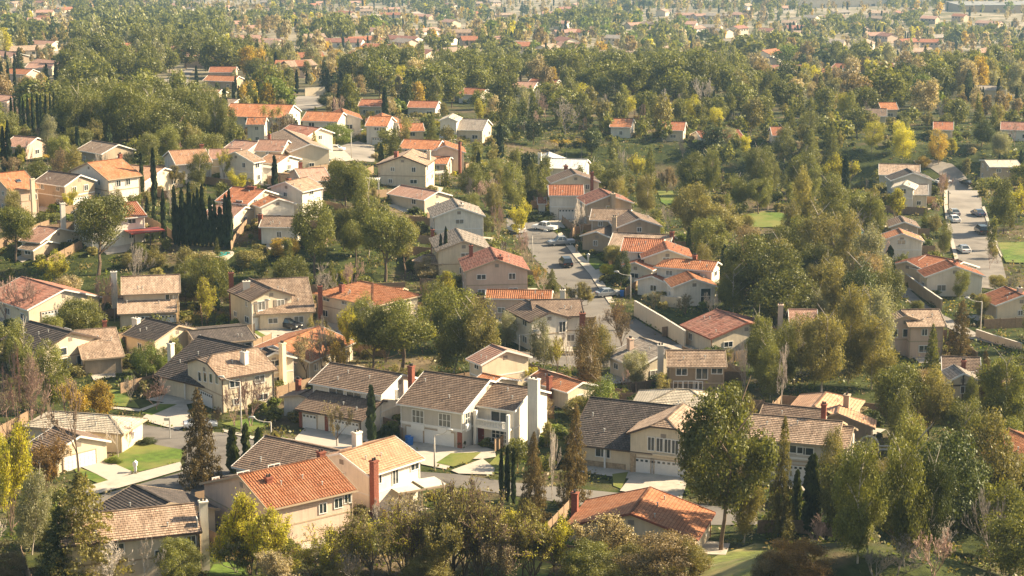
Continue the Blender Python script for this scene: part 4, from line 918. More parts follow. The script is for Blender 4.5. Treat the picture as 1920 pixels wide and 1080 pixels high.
for k, (r, lab, v0) in enumerate([
  ('the small orange roof over the ravine', 'small house with orange roof at the top of the ravine', D((1155, 222), (1180, 223), None, 'roof_orange', WH, 3.6, .36, df=6)),
  ('the red-roofed row right', 'house with red roof among trees above the ravine top', D((1250, 228), (1278, 229), None, 'roof_red', CR, 3.6, .36, df=6)),
  ('the small pink-walled house', 'small pale-walled house with pink roof among the upper left trees', D((130, 168), (155, 167), None, 'roof_pink', GR, 4.0, .33, df=6)),
  ('the long pink roof upper left', 'long pinkish roofed house between the upper left street and trees', D((225, 143), (280, 152), None, 'roof_pink', CR, 3.5, .33, df=5)),
  ('the upper-left-corner tan house', 'tan house with pink gable roof at the upper left edge', D((-5, 92), (30, 100), None, 'roof_pink', TN, 4.6, .33, df=6)),
  ('the pink gable at the left edge', 'pinkish house behind thin cypresses at the left edge', D((-8, 176), (24, 180), None, 'roof_pink', PK, 4.6, .33, df=6)),
  ('the coral house by the left street', 'coral tile roofed house right of the upper left street', D((402, 125), (436, 125), None, 'roof_red', PK, 4.4, .36, df=6)),
  ('the low coral roof by the left street', 'low coral roofed house with tan walls beside the upper left street', D((398, 141), (440, 143), None, 'roof_orange', TN, 3.2, .3, df=5)),
  ('the pale brown roof behind the cypresses', 'pale brown roofed house just above the shaded lilac gable', D((448, 262), (478, 266), None, 'roof_pink', CR, 3.4, .33, df=5)),
  ('the tan roof in the left trees', 'tan house peeping out of the trees above the bright orange roof', D((182, 263), (214, 271), None, 'roof_tan', TN, 4.2, .36, df=5)),
  ('the left grey-pink roof', 'grey-pink roofed house behind bare trees on the left', D((35, 255), (62, 258), None, 'roof_pink', PK, 4.2, .36, df=6)),
  ('the red roof upper centre', 'low house with a red roof in the upper centre trees', D((685, 186), (720, 187), None, 'roof_red', CR, 3.4, .33, df=5.5)),
  ('the coral roof upper centre', 'low white house with coral roof left of the dark upper centre trees', D((776, 189), (815, 190), None, 'roof_red', WH, 3.2, .3, df=5)),
  ('the long red roof upper centre', 'house with a long red roof among dark trees in the upper centre', D((880, 164), (905, 167), None, 'roof_red', WH, 3.8, .33, df=6)),
  ('the tan and red roofs', 'tan and red roofed house above the dark tree wall', D((960, 152), (1000, 154), None, 'roof_pink', WH, 4.0, .33, df=6)),
  ('the deep red roof', 'house with a deep red roof beside three tall cypresses', D((1005, 147), (1040, 150), None, 'roof_red', WH, 4.0, .33, df=6)),
  ('the upper-right coral house', 'coral roofed house at the left end of the upper right cluster', D((1542, 128), (1572, 129), None, 'roof_orange', CR, 4.0, .33, df=6)),
  ('the upper-right gabled house', 'pale gabled house with a coral roof in the upper right cluster', D((1575, 118), (1605, 121), None, 'roof_red', CR, 4.2, .33, df=6)),
  ('the upper-right wide house', 'wide coral roofed house in the middle of the upper right cluster', D((1640, 117), (1668, 118), None, 'roof_red', CR, 4.4, .33, df=6)),
  ('the upper-right red-brown house', 'red-brown roofed house at the right end of the upper right cluster', D((1680, 128), (1715, 130), None, 'roof_red', CR, 4.0, .33, df=6)),
  ('the far right red roof', 'brownish-red roofed white house cut by the right edge, upper right', D((1885, 228), (1930, 230), None, 'roof_maroon', WH, 4.6, .33, df=6)),
  ('the grey roofed block', 'low grey roofed house with orange end between upper right trees', D((1835, 160), (1878, 161), None, 'roof_grey', CR, 4.2, .2, df=6)),
  ('the small orange roof mid right', 'small orange roofed house beside the upper right round yellow tree', D((1655, 192), (1672, 192), None, 'roof_orange', CR, 3.4, .33, df=6)),
  ('the brown roof mid right', 'wide brown roofed house above the two yellow trees on the right', D((1625, 203), (1655, 204), None, 'roof_brown', CR, 3.4, .33, df=6)),
  ('the rust roof right of the yellow trees', 'small rust roofed house right of the two yellow trees', D((1758, 228), (1780, 229), None, 'roof_red', CR, 3.4, .33, df=6)),
  ('the pale roof right of the left street', 'pale roofed house just right of the upper left street', D((376, 166), (408, 168), None, 'roof_pink', CR, 3.4, .33, df=5)),
  ('the lower pale roof by the left street', 'pink roofed house lower right of the upper left street', D((404, 182), (440, 186), None, 'roof_tan', CR, 3.4, .33, df=5)),
  ('the tan roof over the corner cypresses', 'tan roofed house above the three cypresses at the left', D((62, 118), (95, 119), None, 'roof_pink', CR, 3.4, .33, df=5)),
  ('the coral roof at the corner cypresses', 'coral roofed house beside the three cypresses at the left', D((22, 128), (54, 130), None, 'roof_orange', PK, 3.4, .33, df=5)),
  ('the small roof over the left grove', 'small pale roofed house above the dark left grove', D((72, 75), (98, 77), None, 'roof_pink', CR, 3.4, .33, df=5)),
  ('the yellow-walled house', 'yellowish gable house with dark red roof right of the ravine', D((1452, 238), (1472, 238), None, 'roof_red', CR, 4.4, .36, df=5)),
  ]):
    v0['style'] = 'plain'; v0['he'] = min(v0['he'], 3.2); v0['df'] = 5
    ax, bx = v0['A'][0], v0['B'][0]; ex = 8; v0['A'] = (ax - ex, v0['A'][1]); v0['B'] = (bx + ex, v0['B'][1])
    house(lab, r, [v0], [], keep=not (v0['A'][0] > 900 and v0['A'][1] > 185))
# driveways and patios that belong to the houses, yard fences behind them
for h_ in [x for x in H.values()]:
    v0 = h_.vs[0]; px_ = pxm(h_.loc)
    if px_ < 7.5: continue
    rr = random.Random(h_.ref)
    def wp(v, u, o, face):
        O, r_, n_, w_ = v.faces[face]; q = h_.Mw @ v.T(O + r_ * u + n_ * o); return (q.x, q.y)
    W0 = v0.faces['F'][3]
    drape_xy('patio', [wp(v0, W0 * .15, .05, 'F'), wp(v0, W0 * .15, rr.uniform(2.5, 4), 'F'), wp(v0, W0 * .75, rr.uniform(2.5, 4.5), 'F'), wp(v0, W0 * .8, .05, 'F')], M['concrete'], .09)
    for side, lab in (('B', 'behind'), ('L', 'left of'), ('R', 'right of')):
        if rr.random() < .25: continue
        w_ = v0.faces[side][3]; o_ = rr.uniform(3.5, 5.5); a = wp(v0, -4, o_, side); b = wp(v0, w_ + 4, o_, side)
        FENCES.append((a, b, lab, h_.ref))
# ------------------------------------------------------------------ distant houses
def far_house_meshes(L, d, he, p):
    wm = MB(); wm.poly([(-L/2, -d, -3), (L/2, -d, -3), (L/2, -d, he), (-L/2, -d, he)]); wm.poly([(L/2, d, -3), (-L/2, d, -3), (-L/2, d, he), (L/2, d, he)])
    for s in (-1, 1):
        f = [(s*L/2, -d, -3), (s*L/2, d, -3), (s*L/2, d, he), (s*L/2, 0, he + p*d), (s*L/2, -d, he)]; wm.poly(f if s > 0 else f[::-1])
    W = mesh_from('wall', wm.V, wm.F, [M['wall_cream']])
    rm = MB(); o = .5; hr = he + p*d + .15
    for s in (-1, 1):
        a = [(-L/2-o, 0, hr), (L/2+o, 0, hr), (L/2+o, s*(d+o), he-p*o+.15), (-L/2-o, s*(d+o), he-p*o+.15)]
        if s > 0: a = a[::-1]
        a = a[::-1]; rm.poly(a, [(p_[0], abs(p_[1])) for p_ in a]); b = [(q[0], q[1], q[2] - .18) for q in a][::-1]; rm.poly(b, [(0, 0)] * 4)
    Rm = mesh_from('roof', rm.V, rm.F, [M['roof_red']], uv=rm.UV)
    gm = MB()
    for i in range(4):
        x = -L/2 + L*(i+.5)/4; gm.box(x-.7, x+.7, -d-.06, -d+.02, he-1.9, he-.7)
    G = mesh_from('window', gm.V, gm.F, [M['glass']])
    return W, Rm, G
FH = [far_house_meshes(*a) for a in ((14, 5.5, 4.6, .36), (18, 5.5, 3.0, .33), (12, 5, 5.2, .36), (22, 6, 3.2, .3))]
hr_ = random.Random(31); FARH = []
spots = []
for (x, y) in [(158, 12), (205, 12), (180, 30), (150, 25), (120, 6), (235, 22), (300, 28), (330, 10), (360, 22), (40, 25), (60, 45), (440, 50), (470, 55), (515, 48), (505, 82), (590, 80), (650, 25), (690, 25), (732, 28), (780, 30), (795, 31), (830, 25), (890, 30), (925, 48), (945, 28), (990, 45), (1055, 50), (1015, 38), (1090, 62), (965, 90), (990, 88), (1060, 85), (1018, 112), (1140, 115), (1180, 118), (1240, 25), (1250, 22), (1320, 30), (1345, 30), (1290, 50), (1300, 55), (1195, 48), (1215, 52), (1385, 60), (1440, 65), (1500, 70), (1490, 58), (1520, 38), (1640, 72), (1660, 75), (1700, 85), (1620, 88), (1760, 72), (1800, 72), (1840, 70), (1860, 68), (1480, 48), (1840, 100), (1900, 120), (1290, 115), (1380, 125), (1100, 118), (760, 90), (830, 78), (870, 70), (680, 115), (600, 60), (555, 28), (800, 60), (560, 140), (545, 140), (700, 60), (855, 100), (1440, 110), (1495, 100), (1610, 105), (500, 20), (420, 15), (100, 60), (85, 40)]: spots.append((x, y))
for _ in range(165):
    x = hr_.uniform(5, 1915); y = 4 + 135 * hr_.random() ** 1.6
    if all(abs(x - a) > 26 or abs(y - b) > 7 for a, b in spots): spots.append((x, y))
for (x, y) in spots:
    loc = P(x + hr_.uniform(-3, 3), y + 5); w_, r_, g_ = FH[hr_.randrange(4)]
    o = empty('house', loc, hr_.uniform(-1.2, 1.2)); wall = hr_.choice(('wall_cream', 'wall_white', 'wall_pink', 'wall_tan', 'wall_cream')); roof = hr_.choice(('roof_red', 'roof_pink', 'roof_pink', 'roof_pink', 'roof_tan', 'roof_maroon', 'roof_grey', 'roof_tan'))
    child('wall', w_, o, wall); child('roof', r_, o, roof); child('window', g_, o, 'glass'); o['category'] = 'house'; o['group'] = 'small far houses among the trees'
    FARH.append((o, roof, wall, proj(loc), loc))
for l_ in FARH:
    for dz in (4.5,): s_ = proj(l_[4] + Vector((0, 0, dz))); KEEP.append((s_[0], s_[1], l_[4].y))
    HFOOT.append([(l_[4].x + a, l_[4].y + b) for a, b in ((-9, -8), (9, -8), (9, 8), (-9, 8))])
# ------------------------------------------------------------------ tree meshes (unit height, unit width)
def rs(seed): return np.random.RandomState(seed)
def leafquads(P_, Nrm, s, r, aspect=0.65, jit=.55):
    n = len(P_); nr = Nrm + r.normal(0, jit, (n, 3)); nr /= np.linalg.norm(nr, axis=1)[:, None] + 1e-9
    t = r.normal(0, 1, (n, 3)); t -= (t * nr).sum(1)[:, None] * nr; t /= np.linalg.norm(t, axis=1)[:, None] + 1e-9
    b = np.cross(nr, t); sz = (s * r.uniform(0.55, 1.45, n))[:, None]
    a, c = t * sz, b * sz * aspect
    V = np.stack([P_ - a, P_ - c * 1.0, P_ + a, P_ + c], 1).reshape(-1, 3)
    return V
def clumps_to_leaves(C, Rr, n, s, r, squash=0.8, inner=0.45):
    w = Rr ** 2; idx = r.choice(len(C), n, p=w / w.sum())
    d = r.normal(0, 1, (n, 3)); d /= np.linalg.norm(d, axis=1)[:, None]
    rad = Rr[idx] * (inner + (1.08 - inner) * r.uniform(0, 1, n) ** 0.45)
    # ragged edge
    rad *= 1 + 0.18 * r.normal(0, 1, n)
    off = d * rad[:, None]; off[:, 2] *= squash
    return leafquads(C[idx] + off, d, s, r)
def tubes(segs, n=4):
    V = []; F = []; ang = np.arange(n) * 2 * math.pi / n
    for (p, q, r0, r1) in segs:
        p = np.array(p); q = np.array(q); d = q - p; L = np.linalg.norm(d)
        if L < 1e-6: continue
        d /= L; x = np.cross(d, [0.3, 0.9, 0.1]); x /= np.linalg.norm(x); y = np.cross(d, x); k = len(V)
        for (c, rr) in ((p, r0), (q, r1)):
            for a in ang: V.append(c + (x * math.cos(a) + y * math.sin(a)) * rr)
        for j in range(n): F.append((k + j, k + (j + 1) % n, k + n + (j + 1) % n, k + n + j))
    return V, F
def skeleton(r, h0=0.25, levels=4, kids=(3, 4), lean=0.55, spread=0.5, r0=0.02, shrink=0.66, up=0.35, trunks=1, len0=0.3, jit=0.16):
    segs = []; tips = []; fine = []
    def grow(p, d, L, rad, lev):
        m = 3 if lev < levels - 1 else 2
        for i in range(m):
            d = d + r.normal(0, jit, 3); d[2] += up * 0.12; d /= np.linalg.norm(d)
            q = p + d * L / m; r1 = rad * (0.88 if i < m - 1 else 0.75)
            (segs if lev <= 1 else fine).append((p, q, rad, r1)); p, rad = q, r1
            if lev >= 2: tips.append(p)
            if lev >= 1 and lev < levels and r.rand() < 0.5:
                e = d + r.normal(0, spread, 3); e[2] += up * .5; e /= np.linalg.norm(e); grow(p, e, L * shrink * .7, rad * .6, lev + 1)
        if lev < levels:
            for _ in range(r.randint(kids[0], kids[1] + 1)):
                e = d + r.normal(0, spread, 3); e[2] += up; e /= np.linalg.norm(e); grow(p, e, L * shrink * r.uniform(.8, 1.15), rad * .68, lev + 1)
    for t in range(trunks):
        a = r.uniform(0, 6.28); d = np.array([math.cos(a) * lean * (.25 if trunks == 1 else .6), math.sin(a) * lean * (.25 if trunks == 1 else .6), 1.0]); d /= np.linalg.norm(d)
        p = np.array([0, 0, -0.03]); q = p + d * h0; segs.append((p, q, r0 * (1.3 if trunks == 1 else .8), r0 * (1 if trunks == 1 else .65)))
        for k in range(r.randint(3, 5) if trunks == 1 else 2):
            a2 = r.uniform(0, 6.28); e = d + np.array([math.cos(a2), math.sin(a2), 0]) * lean; e /= np.linalg.norm(e)
            grow(q, e, len0 * r.uniform(.85, 1.15), r0 * .7, 1)
    allp = np.array([s[1] for s in segs + fine]); mx = np.abs(allp[:, :2]).max(); mz = allp[:, 2].max()
    sx, sz = 0.5 / mx, 1.0 / mz; S = np.array([sx, sx, sz])
    f = lambda L: [(a * S, b * S, c, d) for a, b, c, d in L]
    return f(segs), f(fine), np.array(tips) * S
def crown_mesh(name, kind, seed, n, s, lod=False):
    r = rs(seed); T = []; Vx = None; F = []
    if kind in ('pine', 'round', 'tall', 'poplar', 'shrub', 'bigpine', 'bush'):
        cz, rx, rz, k, c0, c1, zmin = {'pine': (.66, .36, .27, 30, .10, .155, .34), 'round': (.54, .37, .36, 34, .11, .17, .1), 'tall': (.54, .33, .42, 46, .08, .15, .08),
                                 'poplar': (.56, .30, .40, 34, .10, .15, .1), 'shrub': (.36, .38, .46, 26, .13, .2, .0), 'bigpine': (.60, .38, .35, 70, .06, .115, .2), 'bush': (.42, .38, .44, 60, .08, .13, .0)}[kind]
        C = []
        while len(C) < k:
            p = r.normal(0, 1, 3); p /= np.linalg.norm(p); p *= r.uniform(.45, 1.0) ** .6
            p = p * np.array([rx, rx, rz]) + np.array([0, 0, cz])
            if kind == 'tall':
                p[:2] *= 0.65 + 0.5 * math.sin(p[2] * 11 + seed) ** 2; p[:2] += np.array([math.sin(p[2] * 5 + seed), math.cos(p[2] * 4 + seed)]) * .06
            if kind == 'pine' and p[2] < .5: p[:2] *= .82
            if p[2] > zmin: C.append(p)
        C = np.array(C); Rr = r.uniform(c0, c1, k)
        V = clumps_to_leaves(C, Rr, n, s, r, .8 if kind != 'tall' else .95)
    elif kind == 'conifer':
        C = []; Rr = []
        for i in range(110):
            z = .06 + .92 * (i / 110.0); R0 = .46 * (1 - z) ** .75 + .02; a = i * 2.4 + r.uniform(-.4, .4)
            for q in (.35, .68, 1.0):
                if r.rand() < .88: C.append((math.cos(a) * R0 * q * r.uniform(.85, 1.1), math.sin(a) * R0 * q * r.uniform(.85, 1.1), z - .05 * q)); Rr.append(.028 + .075 * (1 - z) * (1.1 - .35 * q))
        V = clumps_to_leaves(np.array(C), np.array(Rr), n, s, r, .42, .25)
    elif kind == 'cypress':
        C = []; Rr = []
        for i in range(60):
            z = .03 + .93 * i / 60.0; R0 = .5 * min(1, (z + .05) * 5) * (1 - z ** 3.2) ** .8
            a = r.uniform(0, 6.28); C.append((math.cos(a) * R0 * .4, math.sin(a) * R0 * .4, z)); Rr.append(max(.06, R0 * .62))
        C = np.array(C); Rr = np.array(Rr); idx = r.choice(len(C), n, p=Rr / Rr.sum()); d = r.normal(0, 1, (n, 3)); d /= np.linalg.norm(d, axis=1)[:, None]
        off = d * (Rr[idx] * (.6 + .5 * r.uniform(0, 1, n)))[:, None]; off[:, 2] *= .12
        P_ = C[idx] + off; r2 = r; nr = d + r2.normal(0, .5, (n, 3)); nr /= np.linalg.norm(nr, axis=1)[:, None]
        t = np.array([0, 0, 1.0]) + r2.normal(0, .25, (n, 3)); t[:, :2] *= 1.0; b = np.cross(nr, t); b /= np.linalg.norm(b, axis=1)[:, None] + 1e-9
        sz = (s * r2.uniform(.6, 1.4, n))[:, None]
        a_ = np.array([0, 0, 1.0]) * sz * .42 + r2.normal(0, .01, (n, 3)) * np.array([1, 1, .1]); c_ = b * sz * np.array([1, 1, .1]) * 1.6
        V = np.stack([P_ - a_, P_ - c_, P_ + a_, P_ + c_], 1).reshape(-1, 3)
    F = np.arange(len(V)).reshape(-1, 4)
    me = bpy.data.meshes.new(name); me.vertices.add(len(V)); me.vertices.foreach_set('co', V.astype(np.float32).ravel())
    me.loops.add(len(V)); me.loops.foreach_set('vertex_index', np.arange(len(V), dtype=np.int32)); me.polygons.add(len(F))
    me.polygons.foreach_set('loop_start', np.arange(0, len(V), 4, dtype=np.int32)); me.update(); me.materials.append(M['leaf_green'])
    return me, V
def pts_mesh(name, V, F, mat):
    me = bpy.data.meshes.new(name); me.from_pydata([tuple(v) for v in V], [], F); me.materials.append(mat); me.update(); return me
def trunk_mesh(kind, seed):
    r = rs(seed + 77)
    top = {'bush': .5, 'bigpine': .8, 'pine': .62, 'round': .5, 'tall': .85, 'poplar': .8, 'shrub': .3, 'conifer': .95, 'cypress': .5}[kind]
    segs = []; p = np.array([0, 0, -.05]); R0 = {'bush': .02, 'bigpine': .02, 'pine': .028, 'round': .025, 'tall': .018, 'poplar': .014, 'shrub': .02, 'conifer': .018, 'cypress': .05}[kind]
    n = 7
    for i in range(n):
        q = np.array([p[0] + r.normal(0, .012), p[1] + r.normal(0, .012), -.05 + (top + .05) * (i + 1) / n]); segs.append((p, q, R0 * (1 - .75 * i / n), R0 * (1 - .75 * (i + 1) / n)))
        if i >= 2 and kind in ('pine', 'round', 'tall', 'poplar', 'bigpine'):
            for _ in range(2):
                a = r.uniform(0, 6.28); L = r.uniform(.16, .3); e = q + np.array([math.cos(a) * L, math.sin(a) * L, L * .8]); segs.append((q, e, R0 * .4, R0 * .12))
        p = q
    V, F = tubes(segs, 6); return pts_mesh('trunk', V, F, M['bark'])
LIB = {}; LOD = {}
for kind, n, s, nv in (('pine', 17000, .0108, 4), ('round', 17000, .0125, 5), ('tall', 17000, .0112, 5), ('poplar', 10000, .0115, 4), ('shrub', 7500, .021, 4), ('conifer', 15000, .0118, 3), ('cypress', 3600, .048, 2)):
    LIB[kind] = [(crown_mesh('crown', kind, 10 * i + 3, n, s)[0], trunk_mesh(kind, i)) for i in range(nv)]
    m, f = {'cypress': (150, 90), 'conifer': (420, 110)}.get(kind, (420, 110))
    LOD[kind] = [(crown_mesh('lod', kind, 5 + i, m, s * 1.35 * (4.2 if kind != 'cypress' else 3.5))[1], crown_mesh('lod', kind, 9 + i, 130, s * 1.35 * (6.4 if kind != 'cypress' else 5))[1], crown_mesh('lod', kind, 12 + i, 900, s * 3.2)[1]) for i in range(3)]
    LIB[kind + '_mid'] = [(crown_mesh('crown', kind, 50 + i, 2600, s * 2.3)[0], LIB[kind][0][1]) for i in range(4)]
LIB['bush'] = [(crown_mesh('crown', 'bush', 18 + i, 26000, .0098)[0], trunk_mesh('bush', 4)) for i in range(3)]
LIB['bigpine'] = [(crown_mesh('crown', 'bigpine', 8, 22000, .0105)[0], trunk_mesh('bigpine', 4))]
def bare_set(name, seed, leafn=0, leafs=.012, trunks=1, **k):
    r = rs(seed); segs, fine, tips = skeleton(r, trunks=trunks, **k)
    V, F = tubes(segs, 6); tr = pts_mesh('trunk', V, F, M['bark_grey'])
    fine = [(a, b, max(c, .0030), max(d, .0024)) for a, b, c, d in fine]; print('FINE', name, len(fine))
    V, F = tubes(fine, 3); br = pts_mesh('branches', V, F, M['bark_grey'])
    lf = None
    if leafn:
        idx = r.choice(len(tips), leafn); P_ = tips[idx] + r.normal(0, .026, (leafn, 3)); Vq = leafquads(P_, r.normal(0, 1, (leafn, 3)), leafs, r)
        lf = bpy.data.meshes.new('crown'); Fq = [tuple(range(i, i + 4)) for i in range(0, len(Vq), 4)]; lf.from_pydata([tuple(v) for v in Vq], [], Fq); lf.materials.append(M['leaf_yellow']); lf.update()
    return (tr, br, lf)
LIB['bare'] = [bare_set('bare', 1, h0=.22, levels=5, kids=(2, 3), spread=.42, r0=.012, len0=.34), bare_set('bare', 2, h0=.16, levels=5, kids=(2, 3), spread=.36, r0=.012, len0=.36, up=.5), bare_set('bare', 5, trunks=3, h0=.14, levels=5, kids=(2, 3), spread=.36, r0=.014, len0=.3, up=.5)]
LIB['bud'] = [bare_set('bud', 3, 8500, .0125, h0=.15, levels=5, kids=(2, 3), spread=.45, r0=.012, len0=.3), bare_set('bud', 4, 8500, .0125, trunks=3, h0=.1, levels=5, kids=(2, 3), spread=.4, r0=.014, len0=.28, up=.5)]
LIB['sparsebud'] = [bare_set('bud', 6, 4200, .0105, h0=.18, levels=5, kids=(2, 3), spread=.45, r0=.013, len0=.32), bare_set('bud', 8, 4200, .0105, trunks=4, h0=.1, levels=5, kids=(2, 3), spread=.4, r0=.014, len0=.3, up=.4)]
def palm_meshes():
    r = rs(4); segs = []
    for i in range(8): segs.append((np.array([0, 0, -.05 + i * .12]), np.array([0, 0, -.05 + (i + 1) * .12]), .022 - .001 * i, .021 - .001 * i))
    V, F = tubes(segs, 7); tr = pts_mesh('trunk', V, F, M['bark_grey'])
    V = []; F = []
    for k in range(26):
        a = k * 2.4; el = 1.1 - 1.9 * (k / 26.0); L = .5; base = np.array([0, 0, .9]); p = base.copy(); d = np.array([math.cos(a) * math.cos(el), math.sin(a) * math.cos(el), math.sin(el)])
        side = np.array([-math.sin(a), math.cos(a), 0])
        for j in range(7):
            q = p + d * L / 7; d = d + np.array([0, 0, -.16]); d /= np.linalg.norm(d)
            for sg in (-1, 1):
                for w in (.0, .5):
                    b0 = p + (q - p) * w; n0 = len(V); ln = .11 * (1 - abs(j - 3) / 6); V += [b0, b0 + (q - p) * .45, b0 + (q - p) * .6 + side * sg * ln + np.array([0, 0, -.03])]; F.append((n0, n0 + 1, n0 + 2))
            p = q
    V = [(v[0], v[1], .93 + (v[2] - .9) * .3) for v in V]
    return tr, pts_mesh('crown', V, F, M['leaf_green'])
LIB['palm'] = [palm_meshes()]

# ------------------------------------------------------------------ placing trees as things
CATS = {'bush': ('bush', 'bush'), 'bigpine': ('pine_tree', 'pine tree'), 'pine': ('pine_tree', 'pine tree'), 'round': ('evergreen_tree', 'evergreen tree'), 'tall': ('eucalyptus_tree', 'tall tree'), 'poplar': ('leafy_tree', 'leafy tree'), 'shrub': ('shrub', 'shrub'),
        'conifer': ('conifer_tree', 'conifer'), 'cypress': ('cypress_tree', 'cypress'), 'bare': ('bare_tree', 'bare tree'), 'bud': ('budding_tree', 'budding tree'), 'sparsebud': ('budding_tree', 'budding tree'), 'palm': ('palm_tree', 'palm tree')}
BARK = {'bush': 'bark_dark', 'bigpine': 'bark', 'pine': 'bark', 'round': 'bark', 'tall': 'bark_pale', 'poplar': 'bark_grey', 'shrub': 'bark_dark', 'conifer': 'bark_dark', 'cypress': 'bark_dark', 'bare': 'bark_grey', 'bud': 'bark', 'sparsebud': 'bark', 'palm': 'bark_grey'}
TREES = []; trng = random.Random(11)
def tree(kind, loc, w, h, leaf='green', bark=None, mid=False, hand=False, rz=None):
    nm, cat = CATS[kind]; root = empty(nm, loc, trng.uniform(0, 6.28) if rz is None else rz); k_ = trng.uniform(.86, 1.14); root.scale = (w * k_, w / k_, h)
    if kind not in ('cypress', 'palm'): root.rotation_euler = (trng.gauss(0, .045), trng.gauss(0, .045), root.rotation_euler[2])
    lib = LIB[kind + '_mid'] if mid and kind + '_mid' in LIB else LIB[kind]; it = lib[trng.randrange(len(lib))]
    bark = bark or BARK[kind]
    if kind in ('bare', 'bud', 'sparsebud'):
        child('trunk', it[0], root, bark); child('branches', it[1], root, bark)
        if it[2]: child('crown', it[2], root, 'leaf_' + leaf)
    elif kind == 'palm': child('trunk', it[1 - 1], root, bark); child('crown', it[1], root, 'leaf_' + leaf)
    else:
        child('crown', it[0], root, 'leaf_' + leaf)
        if kind != 'shrub': child('trunk', it[1], root, bark)
    root['category'] = cat
    s0 = proj(loc); TREES.append([root, kind, leaf if kind not in ('bare',) else bark.replace('bark_', ''), s0, h, loc.copy(), w]); return root
def TP(kind, x, yb, yt, wpx, leaf='green', bark=None):
    if kind == 'shrub' and wpx > 80: kind = 'bush'
    loc = P(x, yb); d = ray(x, yt); zt = CAMZ + loc.y * d.z / d.y; h = max(1.0, zt - loc.z); w = wpx / pxm(loc) * (1.0 if kind not in ('cypress',) else .82)
    if kind in ('pine', 'round', 'tall', 'shrub', 'conifer', 'poplar'): h *= 1.02
    far = pxm(loc) * w < 34 and kind not in ('bare', 'bud', 'sparsebud', 'palm')
    return tree(kind, loc, w, h, leaf, bark, mid=far, hand=True)
